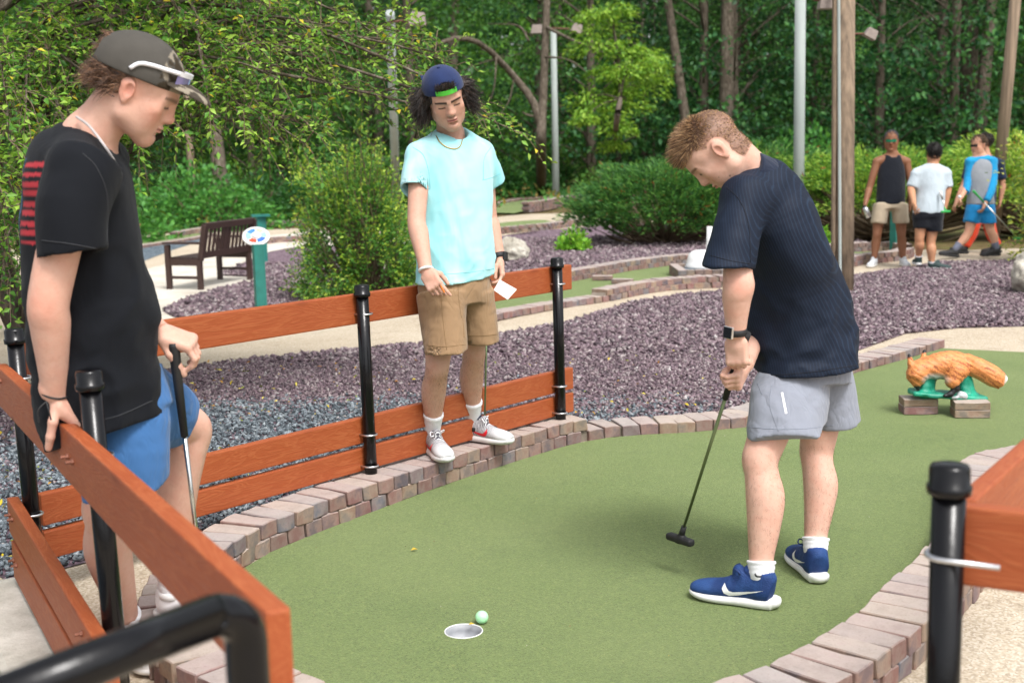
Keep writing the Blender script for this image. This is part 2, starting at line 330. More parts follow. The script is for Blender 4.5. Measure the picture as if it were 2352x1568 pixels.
# second green and its kerbs
G2N = pg((1040, 752), (1143, 728), (1278, 702), (1360, 690), (1477, 668), (1571, 660), (1654, 656), (1760, 647), (1880, 624), (1955, 606), (2040, 597), (2066, 588))
G2F = pg((1050, 712), (1143, 690), (1324, 646), (1384, 635), (1454, 622), (1548, 610), (1650, 601), (1800, 590), (1955, 580), (2030, 577), (2066, 582))
tag(sheet('putting_green', G2N+G2F[::-1], .006, M_TURF, drape=True), kind='structure')
xs = G2N[3][0]
kerb('long near kerb of the second green, stepping up to two paver courses', G2N, 2, 1, .105, skip=lambda k, q: k == 1 and q[0] < xs)
kerb('curved far kerb of the second green before the juniper', G2F, 2, -1, .105)
for i, (x, y) in enumerate(((1384, 645), (1430, 653))):
    p = PG(x, y); r = thing('loose_paver', ['loose paver lying on the second green beside its far kerb', 'loose paver lying alone in the middle of the second green'][i], 'brick', (p[0], p[1], .006))
    inst('brick', BRK[i], r, Matrix.Translation((p[0], p[1], .006+BH/2)) @ Matrix.Rotation(rad(80-10*i), 4, 'Z') @ Matrix.Diagonal((1.1, 1.15, .8, 1)))
# far holes
g3 = pg((1130, 490), (1180, 492), (1240, 480), (1262, 462), (1200, 462), (1150, 470)); tag(sheet('putting_green', g3, .02, M_TURF), kind='structure')
g4 = pg((1100, 536), (1200, 528), (1290, 516), (1250, 507), (1150, 514), (1090, 524)); tag(sheet('putting_green', g4, .02, M_TURF), kind='structure')
kerb('stepped paver wall of the far green below the light pole', pg((1200, 488), (1240, 483), (1290, 472), (1340, 466)), 4, 1, .11, drape=True, jit=.5)
kerb('paver edging curving behind the far green', pg((1130, 476), (1165, 466), (1215, 459), (1270, 459)), 1, -1, .11, drape=True, jit=.5)
kerb('paver kerb in front of the narrow far green', pg((1095, 540), (1150, 536), (1230, 529), (1300, 519), (1345, 513)), 2, 1, .11, drape=True, jit=.5)
g5 = pg((250, 578), (330, 563), (430, 549), (470, 538), (400, 540), (310, 549), (240, 560)); tag(sheet('putting_green', g5, .02, M_TURF), kind='structure')
kerb('paver kerb of the green strip beyond the bench', pg((240, 582), (330, 567), (430, 552), (480, 541)), 1, 1, .12, drape=True, jit=.5)
kerb('long low paver edging at the grass beyond the bench', pg((410, 545), (480, 533), (560, 524), (640, 519), (720, 516)), 2, -1, .12, drape=True, jit=.5)
kerb('short paver kerb beside the round bush', pg((600, 560), (640, 556), (690, 554), (740, 552)), 2, 1, .12, drape=True, jit=.5)
# ------------------------------------------------------------------ gravel
BEDA = [(-4.2, 6.9), (-1.84, 4.36), (-.74, 5.48), (.16, 6.52), (.3, 6.68)]+pg((1385, 975), (1470, 974), (1560, 966), (1640, 952), (1715, 930), (1800, 890), (1900, 840), (1970, 806), (2080, 767), (2200, 754), (2352, 750), (2800, 745), (2800, 604), (2325, 601), (2160, 603), (2085, 617), (1953, 636), (1800, 658), (1654, 672), (1548, 680), (1454, 696), (1360, 723), (1297, 743), (1172, 766), (1060, 780), (940, 792), (800, 806), (674, 818), (500, 836), (380, 850), (200, 862))
BEDB = pg((374, 715), (400, 728), (470, 741), (560, 749), (760, 738), (960, 722), (1050, 706), (1143, 684), (1324, 628), (1384, 612), (1454, 601), (1620, 588), (1800, 576), (1960, 568), (2000, 560), (1900, 552), (1650, 520), (1400, 512), (1345, 522), (1240, 536), (1140, 545), (960, 557), (674, 569), (616, 580), (550, 608), (509, 634), (580, 636), (590, 648), (531, 659), (456, 679), (411, 694))
BEDC = [(-9, 2.2), (-1.0, 1.2), (-2.05, 4.15), (-4.0, 6.6), (-9, 8)]
BEDD = pg((250, 620), (330, 600), (395, 575), (480, 548), (430, 553), (330, 570), (220, 590))
for nm, poly, m in (('gravel_bed', BEDA, M_GBED), ('gravel_bed', BEDB, M_GBED), ('gravel_bed', BEDC, M_GBED2), ('gravel_bed', BEDD, M_GBED2)): tag(sheet(nm, poly, .006, m), kind='structure')
def poly_area(p): p = np.asarray([q[:2] for q in p]); return abs(np.sum(p[:, 0]*np.roll(p[:, 1], -1)-np.roll(p[:, 0], -1)*p[:, 1]))/2
PURP = np.array([lin(h) for h in ('#725f66', '#816f76', '#5f5057', '#8b7c7e', '#69585f', '#9b9090', '#53474d', '#7a686e')])
BLUE = np.array([lin(h) for h in ('#5d666c', '#6e777d', '#4b5359', '#838c93', '#42494f', '#767d82', '#90979b', '#575f65')])
fdir = nrm([.653, .757]); fnor = np.array([-fdir[1], fdir[0]])
def stones(name, poly, dens, size, mode, label, seed, ylim=(0, 99)):
    r = np.random.default_rng(seed); p = np.asarray([q[:2] for q in poly]); lo, hi = p.min(0), p.max(0); lo[1] = max(lo[1], ylim[0]); hi[1] = min(hi[1], ylim[1])
    lo[0] = max(lo[0], -5.5); hi[0] = min(hi[0], 7.2)
    n = int(np.prod(hi-lo)*dens); x, y = r.uniform(lo[0], hi[0], n), r.uniform(lo[1], hi[1], n); k = in_poly(x, y, poly) & (np.abs(x) < .47*y+.6); x, y = x[k], y[k]; n = len(x)
    T = np.array([(1, 0, 0), (-1, 0, 0), (0, 1, 0), (0, -1, 0), (0, 0, 1), (0, 0, -1)], float)
    F8 = np.array([(0, 2, 4), (2, 1, 4), (1, 3, 4), (3, 0, 4), (2, 0, 5), (1, 2, 5), (3, 1, 5), (0, 3, 5)])
    S = size*r.uniform(.55, 1.35, (n, 1))*np.stack([r.uniform(.7, 1.25, n), r.uniform(.55, 1., n), r.uniform(.35, .75, n)], 1)
    V = (T[None]+r.normal(0, .3, (n, 6, 3)))*S[:, None]
    a, b, c = r.uniform(0, 6.28, n), r.normal(0, .45, n), r.normal(0, .45, n)
    ca, sa, cb, sb, cc, sc = np.cos(a), np.sin(a), np.cos(b), np.sin(b), np.cos(c), np.sin(c)
    x1, y1, z1 = V[..., 0], V[..., 1]*cb[:, None]-V[..., 2]*sb[:, None], V[..., 1]*sb[:, None]+V[..., 2]*cb[:, None]
    x2, z2 = x1*cc[:, None]+z1*sc[:, None], -x1*sc[:, None]+z1*cc[:, None]
    V = np.stack([x2*ca[:, None]-y1*sa[:, None]+x[:, None], x2*sa[:, None]+y1*ca[:, None]+y[:, None], z2+(gz(x, y)+.008+S[:, 2]*.45+r.uniform(0, size*.5, n))[:, None]], -1)
    if mode == 'mix':
        dn = (np.stack([x, y], 1)-np.array([-.64, 5.33]))@fnor; al = (np.stack([x, y], 1)-np.array([-.64, 5.33]))@fdir
        lim = 2.25-1.25*np.clip(al-.9, 0, 9)+.8*fbm(x, y, x*0, 1.1, 2, 5)
        blue = (dn-.3*r.normal(size=n) < lim) & (al < 2.1+.5*r.normal(size=n))
    else: blue = np.full(n, mode == 'blue')
    C = np.where(blue[:, None], BLUE[r.integers(0, len(BLUE), n)], PURP[r.integers(0, len(PURP), n)])*r.uniform(.78, 1.15, (n, 1)); lt = r.random(n) < .012; C[lt] = np.array([.42, .39, .38])*r.uniform(.7, 1.1, (lt.sum(), 1))
    Fc = (F8[None]+6*np.arange(n)[:, None, None]).reshape(-1, 3)
    return tag(mesh_obj(name, V.reshape(-1, 3), Fc, M_STONE, colors=np.repeat(C, 6, 0)), label, 'gravel', kind='stuff')
stones('gravel', BEDA, 3400, .0135, 'mix', 'crushed purple and slate gravel between the orange fence and the path', 1, (4, 9))
stones('gravel', BEDA, 1400, .021, 'purple', 'crushed purple gravel running up to the second green', 2, (9, 15.5))
stones('gravel', BEDB, 480, .035, 'purple', 'purple gravel bed around the round bush and the juniper', 3, (9, 21))
stones('gravel', BEDC, 2800, .015, 'blue', 'blue grey gravel outside the corner of the orange fence', 4)
# fallen leaves
def leaf_quads(Pt, Dr, Nr, size, aspect=.45, fold=.12):
    """one folded leaf (4 verts, 2 triangles) at each point: Pt base, Dr direction, Nr normal"""
    Dr = Dr/(np.linalg.norm(Dr, axis=1, keepdims=True)+1e-9); S = np.cross(Nr, Dr); S /= np.linalg.norm(S, axis=1, keepdims=True)+1e-9; U = np.cross(Dr, S); s = size[:, None]
    V = np.stack([Pt, Pt+s*(.45*Dr+.5*aspect*S+fold*U), Pt+s*(Dr-.1*U), Pt+s*(.45*Dr-.5*aspect*S+fold*U)], 1)
    n = len(Pt); Fc = (np.array([(0, 2, 1), (0, 3, 2)])[None]+4*np.arange(n)[:, None, None]).reshape(-1, 3); return V.reshape(-1, 3), Fc
def leaf_material(name, rough=.5, trans=.35):
    t = NT(name); a = t.n('ShaderNodeVertexColor', layer_name='Col').outputs[0]
    m = t.fin(a, rough, 0, .35); tr = t.n('ShaderNodeBsdfTranslucent'); mx = t.n('ShaderNodeMixShader'); mx.inputs[0].default_value = trans
    hs = t.n('ShaderNodeHueSaturation'); hs.inputs['Value'].default_value = 1.25; hs.inputs['Hue'].default_value = .485; t.l(a, hs.inputs['Color']); t.l(hs.outputs[0], tr.inputs[0])
    t.l(t.b.outputs[0], mx.inputs[1]); t.l(tr.outputs[0], mx.inputs[2]); t.l(mx.outputs[0], t.out.inputs[0]); return m
M_LEAF = leaf_material('leaf'); M_DRY = leaf_material('dry_leaf', .7, .15)
r = np.random.default_rng(11); n = 900
x = np.r_[r.uniform(-4, 1.5, n), r.uniform(-3.3, -1.2, 220)]; y = np.r_[r.uniform(4, 9, n), r.uniform(2.6, 6, 220)]
k = (in_poly(x, y, BEDA) | in_poly(x, y, BEDC)) & (r.random(len(x)) < np.clip(1.1-(x+2)*.2, .25, 1)); x, y = x[k], y[k]; n = len(x)
Dr = np.stack([r.normal(size=n), r.normal(size=n), r.normal(0, .3, n)], 1); Nr = np.stack([r.normal(0, .35, n), r.normal(0, .35, n), np.ones(n)], 1)
V, Fc = leaf_quads(np.stack([x, y, gz(x, y)+.035+r.uniform(0, .015, n)], 1), Dr, Nr, r.uniform(.014, .036, n))
C = np.array([lin(h) for h in ('#c9b22a', '#b98a2c', '#d6c75a', '#8f9a34', '#9a6a34')])[r.integers(0, 5, n)]
tag(mesh_obj('fallen_leaves', V, Fc, M_DRY, colors=np.repeat(C, 4, 0)), 'small yellow leaves strewn over the gravel', 'leaves', kind='stuff')
for x, y, s, lab in ((943, 1263, .03, 'small curled yellow leaf lying on the green'), (1076, 1434, .022, 'tiny yellow leaf at the rim of the hole'), (341, 1424, .035, 'yellow leaf on the concrete by the leaning boy')):
    p = P(x, y, .012); V, Fc = leaf_quads(np.array([p]), np.array([[1., .4, .1]]), np.array([[.2, -.3, 1.]]), np.array([s]), .4, .2)
    tag(mesh_obj('fallen_leaf', V, Fc, M_DRY, colors=np.array([lin('#c2a63a')]*4)), lab, 'leaf')
# ------------------------------------------------------------------ orange fences
t = NT('stained_wood'); v = t.coord('Object', (1.2, 9, 9)); oi = t.n('ShaderNodeObjectInfo'); va = t.n('ShaderNodeVectorMath', operation='ADD'); cm = t.n('ShaderNodeCombineXYZ'); t.l(t.math('MULTIPLY', oi.outputs['Random'], 40), cm.inputs[0]); t.l(v, va.inputs[0]); t.l(cm.outputs[0], va.inputs[1]); v = va.outputs[0]
g1 = t.noise(v, 2.2, 3, .5, 1.2); ws = t.math('SINE', t.math('MULTIPLY', g1, 55)); fn = t.noise(t.coord('Object', (3, 60, 60)), 4, 3)
c = t.ramp(ws, [(.0, lin('#994a25')), (.5, lin('#a1532c')), (1, lin('#a65a33'))]); c = t.mix(.3, c, t.ramp(fn, [(.3, lin('#8a4221')), (.7, lin('#aa5f38'))]))
kn = t.n('ShaderNodeTexVoronoi', i_Scale=1.1); t.l(t.coord('Object', (2.2, 7, 7)), kn.inputs['Vector']); c = t.mix(t.ramp(kn.outputs['Distance'], [(.06, (.8,)*3), (.13, (0,)*3)]), c, lin('#5a2612'))
c = t.mix(t.ramp(t.noise(t.coord('Object', (1, 1, 1)), 3.5, 4), [(.45, (0,)*3), (.7, (.45,)*3)]), c, lin('#924524'))
t.bump(t.math('ADD', t.math('MULTIPLY', ws, .5), fn), .12, .004); M_WOOD = t.fin(c, t.ramp(fn, [(.2, (.42,)*3), (.8, (.6,)*3)]), spec=.4)
t = NT('black_paint'); v = t.coord(); ch = t.ramp(t.noise(v, 7, 6, .7), [(.71, (0,)*3), (.74, (1,)*3)]); c = t.mix(ch, (.004, .004, .005), lin('#7a3f26')); t.bump(t.noise(v, 60, 4), .12, .004); M_BLACK = t.fin(c, t.mix(ch, (.2,)*3, (.8,)*3), spec=.32)
M_BOLT = simple('rusty_bolt', lin('#8a5a48'), .6, .4, .3, 60); M_STEEL = simple('galvanised_steel', (.62, .63, .65), .35, 1., .12, 60)
def board(parent, A, B, h, th=.038, roll=0, name='board'):
    A, B = np.asarray(A, float), np.asarray(B, float); L = np.linalg.norm(B-A); R = frame(B-A, [0, 0, 1])
    mb = MB(); nx = max(2, int(L/.25)); Vx = np.linspace(-L/2, L/2, nx+1)
    for x0 in [0]: mb.box((0, 0, 0), (L, th, h))
    me_o = mb.build(name, M_WOOD, None, bevel=.006); me_o.parent = parent
    Mx = Matrix([[*R[0], 0], [*R[1], 0], [*R[2], 0], [0, 0, 0, 1]]).to_4x4(); Mx.translation = Vector((A+B)/2-wl(parent)); me_o.matrix_local = Mx; return me_o
def post(parent, base, top, rr=.0272):
    base, top = np.asarray(base, float), np.asarray(top, float); ax = nrm(top-base)
    mb = MB(); mb.tube([base, (base+top)/2, top-ax*.03], rr, 24); p = mb.build('post', M_BLACK, parent, smooth=2)
    mb = MB(); mb.lathe([(rr+.001, -.05), (rr+.0075, -.049), (rr+.009, -.042), (rr+.009, -.034), (rr+.0055, -.032), (rr+.0055, -.006), (rr+.002, 0), (rr*.6, .003), (.001, .004)], top, ax, 24); mb.build('cap', M_BLACK, p, smooth=2); return p
def ubolt(parent, c, toward, rr=.0272, tail=.05, th=.0042):
    c = np.asarray(c, float); n = nrm(toward); s = nrm(np.cross([0, 0, 1], n)); R = rr+th; pts = [c+n*tail+s*R]
    pts += [c+R*(math.cos(a)*s-math.sin(a)*n) for a in np.linspace(0, math.pi, 13)]+[c+n*tail-s*R]
    return MB().tube(pts, th, 8).build('u_bolt', M_STEEL, parent, smooth=2)
A1, A2 = np.array([-.63, 5.34]), np.array([.245, 6.36]); ad = nrm(A2-A1); an = np.array([-ad[1], ad[0]])     # fence A; boards sit behind its posts
CP = D(30, 748, 4.25)[:2]
fa = thing('board_fence', 'orange board fence with black posts behind the boy in the turquoise shirt', 'fence', (*A1, 0))
bo = an*.049; e0, e1 = A1-ad*1.52, A2+ad*.15
for z0, z1 in ((.785, .915), (.258, .372), (.135, .238)):
    for q0, q1 in ((e0, A1+ad*.01), (A1+ad*.014, e1)):
        board(fa, (*(q0+bo), (z0+z1)/2), (*(q1+bo), (z0+z1)/2), z1-z0)
for b_, tp in ((A1, 0.955), (A2, .962)):
    post(fa, (*b_, .07), (*(b_-ad*.012), tp))
    for z in (.83, .30, .16): ubolt(fa, (*b_, z), (*an, 0))
# fence B comes towards the camera on the left
B0, B1 = D(5, 838, 4.2), D(640, 1400, 1.78); bd = nrm((B1-B0)[:2]); bn = np.array([-bd[1], bd[0]])    # bn points to the play side
fb = thing('board_fence', 'orange board fence the leaning boy rests his hand on', 'fence', (*B0[:2], 0))
p0, p1 = B0[:2]-bd*.03, B1[:2]
board(fb, (*(p0), B0[2]-.07), (*p1, B1[2]-.07), .14)
p2 = p0+bd*1.55
board(fb, (*p0, .315), (*p2, .30), .125); board(fb, (*(p0+bd*.02), .165), (*p2, .155), .135)
pc = p0+bn*.05+bd*.09; pb = D(203, 868, 2.98); pbb = np.array([*(p0+bd*1.335+bn*.05), 0])
post(fb, (*pc, -.02), (pc[0]-.012, pc[1], .965)); post(fb, (pbb[0]+.01, pbb[1], -.02), (pbb[0]-.012, pbb[1], 1.005))
for c_, zz in ((pc, (.80, .33, .17)), (pbb[:2], (.79, .33, .17))):
    for z in zz:
        ubolt(fb, (*c_, z), (*(-bn), 0), tail=.04)
        for sg in (-1, 1): MB().tube([(*(c_-bn*.066+bd*.032*sg), z), (*(c_-bn*.088+bd*.032*sg), z)], .0045, 8).build('bolt_end', M_BOLT, fb); MB().tube([(*(c_-bn*.0685+bd*.032*sg), z), (*(c_-bn*.075+bd*.032*sg), z)], .0085, 6).build('nut', M_BOLT, fb)
# bent pipe rail closing the fence towards the camera
e = D(560, 1385, 1.52); pr = thing('pipe_handrail', 'black bent pipe handrail at the near end of the orange fence', 'handrail', (e[0], e[1], 0))
far = P(-120, 1655, e[2]-.02); path = [far, far+(e-far)*.5, far+(e-far)*.88]
for a in np.linspace(0, math.pi/2, 7): path.append(e+nrm(far-e)*.05*(1-math.sin(a))*1.0+np.array([0, 0, -.05*(1-math.cos(a))]))
path += [e+np.array([0, 0, -.12]), np.array([e[0]+.004, e[1], .0])]
MB().tube(path, .0262, 24).build('pipe', M_BLACK, pr, smooth=2)
# fence C, right foreground corner
pcx = D(2182, 1066, 2.03); fc = thing('board_fence', 'orange fence corner with black capped post beside the tan concrete', 'fence', (pcx[0], pcx[1], 0))
post(fc, (pcx[0]-.004, pcx[1]-.01, 0), (pcx[0], pcx[1], pcx[2]))
q0 = D(2214, 1156, 2.07); q1 = D(2352, 1192, 2.03); dd = nrm((q1-q0)[:2]); q0[2] -= .0675
board(fc, q0, (q0[0]+dd[0]*1.3, q0[1]+dd[1]*1.3, q0[2]), .135)
s0 = D(2222, 1150, 2.13); s1 = P(2352, 1032, s0[2]); d2 = nrm((s1-s0)[:2]); s0[2] -= .0675
board(fc, (s0[0]+d2[0]*.0, s0[1]+.012, s0[2]), (s0[0]+d2[0]*1.7, s0[1]+d2[1]*1.7, s0[2]), .135)
uc = np.array([pcx[0], pcx[1], q0[2]-.01]); ubolt(fc, uc, (dd[0], dd[1], 0), tail=.085, th=.005)
# concrete plinth under the left fence, pale pad edge
t_ = thing('concrete_plinth', 'weathered grey concrete block under the lower boards of the left fence', 'plinth', (*p0, 0))
mb = MB(); c0, c1 = p0-bd*.06, p0+bd*1.75
R3 = np.stack([np.r_[bd, 0], np.r_[bn, 0], [0, 0, 1]], 1); mb.box((*((c0+c1)/2-bn*.05), -.05), (np.linalg.norm(c1-c0), .24, .26), R3)
o = mb.build('block', M_PALE, t_, bevel=.025)
# ------------------------------------------------------------------ distance-field modelling (bodies, clothes, boulders)
def smin(a, b, k):
    if k <= 0: return np.minimum(a, b)
    h = np.maximum(k-np.abs(a-b), 0)/k; return np.minimum(a, b)-h*h*k*.25
def smax(a, b, k): return -smin(-a, -b, k)
def f_cone(a, b, ra, rb, flat=None, fr=1.):      # tapered capsule; optional squash along a direction
    a, b = np.asarray(a, np.float32), np.asarray(b, np.float32); ab = b-a; L = float(ab@ab)+1e-12
    def f(X, Y, Z):
        x, y, z = X-a[0], Y-a[1], Z-a[2]; t = np.clip((x*ab[0]+y*ab[1]+z*ab[2])/L, 0, 1)
        x, y, z = x-t*ab[0], y-t*ab[1], z-t*ab[2]
        if flat is not None:
            q = (x*flat[0]+y*flat[1]+z*flat[2])*(1/fr-1); x, y, z = x+q*flat[0], y+q*flat[1], z+q*flat[2]
        return np.sqrt(x*x+y*y+z*z)-(ra+(rb-ra)*t)
    m = max(ra, rb); return f, np.minimum(a, b)-m, np.maximum(a, b)+m
def f_ell(c, r, R=None):
    c, r = np.asarray(c, np.float32), np.asarray(r, np.float32); R = np.eye(3, dtype=np.float32) if R is None else np.asarray(R, np.float32)
    def f(X, Y, Z):
        x, y, z = X-c[0], Y-c[1], Z-c[2]; q = [(x*R[0, i]+y*R[1, i]+z*R[2, i])/r[i] for i in range(3)]
        k0 = np.sqrt(q[0]**2+q[1]**2+q[2]**2); k1 = np.sqrt((q[0]/r[0])**2+(q[1]/r[1])**2+(q[2]/r[2])**2)+1e-9
        return k0*(k0-1)/k1
    e = np.abs(R)@r; return f, c-e, c+e
def f_box(c, h, R=None, rr=.005):
    c, h = np.asarray(c, np.float32), np.asarray(h, np.float32)-rr; R = np.eye(3, dtype=np.float32) if R is None else np.asarray(R, np.float32)
    def f(X, Y, Z):
        x, y, z = X-c[0], Y-c[1], Z-c[2]; q = [np.abs(x*R[0, i]+y*R[1, i]+z*R[2, i])-h[i] for i in range(3)]
        o = np.sqrt(np.maximum(q[0], 0)**2+np.maximum(q[1], 0)**2+np.maximum(q[2], 0)**2); return o+np.minimum(np.maximum(np.maximum(q[0], q[1]), q[2]), 0)-rr
    e = np.abs(R)@(h+rr); return f, c-e, c+e
def f_loft(st, sub=3):
    """stations (centre, half-width a, half-depth b, width-direction); elliptical tube"""
    C = spline([s[0] for s in st], (len(st)-1)*sub+1); AB = spline([(s[1], s[2]) for s in st], (len(st)-1)*sub+1); W = spline([s[3] for s in st], (len(st)-1)*sub+1)
    C, AB, W = C.astype(np.float32), AB.astype(np.float32), W.astype(np.float32)
    def f(X, Y, Z):
        best = key = None
        for i in range(len(C)-1):
            ab = C[i+1]-C[i]; L = float(ab@ab)+1e-12; T = ab/math.sqrt(L)
            x, y, z = X-C[i][0], Y-C[i][1], Z-C[i][2]; s = (x*ab[0]+y*ab[1]+z*ab[2])/L; t = np.clip(s, 0, 1); ov = (s-t)*math.sqrt(L)
            wv = W[i]-T*(W[i]@T); wv = wv/(np.linalg.norm(wv)+1e-9); dv = np.cross(T, wv)
            x, y, z = x-t*ab[0], y-t*ab[1], z-t*ab[2]
            u, v = x*wv[0]+y*wv[1]+z*wv[2], x*dv[0]+y*dv[1]+z*dv[2]
            a, b = AB[i][0]+(AB[i+1][0]-AB[i][0])*t, AB[i][1]+(AB[i+1][1]-AB[i][1])*t
            k0 = np.sqrt((u/a)**2+(v/b)**2+1e-9); k1 = np.sqrt((u/(a*a))**2+(v/(b*b))**2+1e-9); d = k0*(k0-1)/k1
            kk = np.abs(ov)+.05*np.sqrt(u*u+v*v)
            e = np.zeros_like(ov)
            if i == 0: e = e+np.maximum(-ov, 0)
            if i == len(C)-2: e = e+np.maximum(ov, 0)
            d = np.where(e > 0, np.sqrt(np.maximum(d, 0)**2+e*e), d)
            if best is None: best, key = d, kk
            else: m = kk < key; best = np.where(m, d, best); key = np.where(m, kk, key)
        return best
    m = AB.max(1)[:, None]; return f, (C-m).min(0), (C+m).max(0)
class Grid:
    def __init__(s, lo, hi, h):
        s.lo = np.asarray(lo, np.float64); s.h = h; s.n = np.maximum(2, np.ceil((np.asarray(hi)-s.lo)/h).astype(int)+1)
        s.F = np.full(s.n, .5, np.float32); s.ax = [(s.lo[i]+h*np.arange(s.n[i])).astype(np.float32) for i in range(3)]
    def _sl(s, lo, hi, m):
        a = np.clip(np.floor((lo-m-s.lo)/s.h).astype(int), 0, s.n); b = np.clip(np.ceil((hi+m-s.lo)/s.h).astype(int)+1, 0, s.n)
        if np.any(b <= a): return None
        sl = tuple(slice(a[i], b[i]) for i in range(3)); return sl, s.ax[0][sl[0]][:, None, None], s.ax[1][sl[1]][None, :, None], s.ax[2][sl[2]][None, None, :]
    def add(s, p, k=.01):
        q = s._sl(p[1], p[2], k+3*s.h)
        if q: s.F[q[0]] = smin(s.F[q[0]], p[0](*q[1:]), k)
        return s
    def sub(s, p, k=.005):
        q = s._sl(p[1], p[2], k+3*s.h)
        if q: s.F[q[0]] = smax(s.F[q[0]], -p[0](*q[1:]), k)
        return s
    def cut(s, c, n, k=.004):      # keep the side where (p-c).n < 0
        n = nrm(n).astype(np.float32); c = np.asarray(c, np.float32)
        s.F = smax(s.F, (s.ax[0][:, None, None]-c[0])*n[0]+(s.ax[1][None, :, None]-c[1])*n[1]+(s.ax[2][None, None, :]-c[2])*n[2], k); return s
    def disp(s, fn, lo=None, hi=None, band=.05):   # add fn(x,y,z) where the surface is near
        idx = np.nonzero(np.abs(s.F) < band); x, y, z = (s.ax[i][idx[i]] for i in range(3)); s.F[idx] += fn(x, y, z).astype(np.float32); return s
    def mesh(s):
        F, n = s.F, s.n; S = F < 0
        c = sum(S[dx:n[0]-1+dx, dy:n[1]-1+dy, dz:n[2]-1+dz].astype(np.int8) for dx in (0, 1) for dy in (0, 1) for dz in (0, 1))
        ix, iy, iz = np.nonzero((c > 0) & (c < 8)); N = len(ix); ids = np.full(n-1, -1, np.int32); ids[ix, iy, iz] = np.arange(N)
        acc = np.zeros((N, 3)); cnt = np.zeros(N)
        crn = [(dx, dy, dz) for dx in (0, 1) for dy in (0, 1) for dz in (0, 1)]; val = {q: F[ix+q[0], iy+q[1], iz+q[2]] for q in crn}
        for q in crn:
            for ax in range(3):
                if q[ax] == 0:
                    e = list(q); e[ax] = 1; a, b = val[q], val[tuple(e)]; m = (a < 0) != (b < 0)
                    t = np.where(m, a/(a-b+1e-12), 0); pt = np.zeros((N, 3)); pt[:] = q; pt[:, ax] = t; acc[m] += pt[m]; cnt[m] += 1
        V = s.lo+s.h*(np.stack([ix, iy, iz], 1)+acc/cnt[:, None]); Q = []
        for ax in range(3):
            o1, o2 = (ax+1) % 3, (ax+2) % 3; sl = [slice(None)]*3; sl2 = [slice(None)]*3
            sl[ax] = slice(0, -1); sl2[ax] = slice(1, None)
            ch = S[tuple(sl)] != S[tuple(sl2)]; inn = S[tuple(sl)]
            for o in (o1, o2):
                t = [slice(None)]*3; t[o] = slice(1, -1); ch = ch[tuple(t)]; inn = inn[tuple(t)]
            g = list(np.nonzero(ch)); flip = ~inn[tuple(g)]; g[o1] = g[o1]+1; g[o2] = g[o2]+1
            def cell(d1, d2):
                q = [g[0].copy(), g[1].copy(), g[2].copy()]; q[o1] = q[o1]-d1; q[o2] = q[o2]-d2; return ids[q[0], q[1], q[2]]
            qd = np.stack([cell(1, 1), cell(0, 1), cell(0, 0), cell(1, 0)], 1); qd[flip] = qd[flip][:, ::-1]; Q.append(qd)
        return V, np.concatenate(Q)
def build_sdf(prims, h, pad=.02, disp=None):
    """prims: list of (op, prim, k)"""
    lo = np.min([p[1][1] for p in prims if p[0] == '+'], 0)-pad; hi = np.max([p[1][2] for p in prims if p[0] == '+'], 0)+pad; G = Grid(lo, hi, h)
    for op, p, k in prims: (G.add if op == '+' else G.sub)(p, k)
    if disp: G.disp(disp)
    return G
def merge(parts):
    V, Q, C, b = [], [], [], 0
    for p in parts:
        V.append(p[0]); Q.append(p[1]+b); b += len(p[0])
        if len(p) > 2: C.append(p[2])
    return np.concatenate(V), np.concatenate(Q), (np.concatenate(C) if C else None)
def boulder(name, label, c, r, seed, mat, h=.02, flat=.6):
    c = np.asarray(c, float); rr = np.random.default_rng(seed); prims = [('+', f_ell(c, r), .1)]
    for _ in range(4): prims.append(('+', f_ell(c+rr.uniform(-.5, .5, 3)*r, np.asarray(r)*rr.uniform(.45, .7)), .08))
    G = build_sdf(prims, h, .1, lambda x, y, z: fbm(x, y, z, 4/max(r), 3, seed)*max(r)*.3)
    for _ in range(7):
        n = nrm(rr.normal(size=3)*[1, 1, .7]); G.cut(c+n*np.dot(np.abs(n), r)*rr.uniform(.6, .8), n, .02)
    G.disp(lambda x, y, z: fbm(x, y, z, 14/max(r), 3, seed+9)*max(r)*.07)
    V, Q = G.mesh(); o = mesh_obj(name, V-[c[0], c[1], 0], Q, mat, smooth=True); o.location = (c[0], c[1], 0); return tag(o, label, 'boulder')
t = NT('boulder_stone'); v = t.coord(); c = t.ramp(t.noise(v, 5, 7, .65), [(.3, lin('#857e70')), (.5, lin('#b3ada0')), (.7, lin('#cdc8bd'))]); t.bump(t.noise(v, 22, 6, .7), .6, .03); M_ROCK = t.fin(c, .85, spec=.3)
# ------------------------------------------------------------------ vegetation
t = NT('bark'); v = t.coord('Object', (1, 1, .35)); c = t.ramp(t.noise(v, 16, 6, .7), [(.3, lin('#3b332b')), (.5, lin('#5f554a')), (.66, lin('#7d7468')), (.8, lin('#9aa093'))]); t.bump(t.noise(v, 30, 5, .7), .8, .02); M_BARK = t.fin(c, .9, spec=.2)
M_TWIG = simple('twig', lin('#6a5a48'), .85)
def pal(hexes, n, r, dark=(.75, 1.2)): return np.array([lin(h) for h in hexes])[r.integers(0, len(hexes), n)]*r.uniform(*dark, (n, 1))
def limb(pts, r0, r1, n=6, m=None):
    q = spline(pts, m or max(4, len(pts)*3)); return q, np.linspace(r0, r1, len(q)), n
def rnd_dir(r, n): d = r.normal(size=(n, 3)); return d/np.linalg.norm(d, axis=1, keepdims=True)
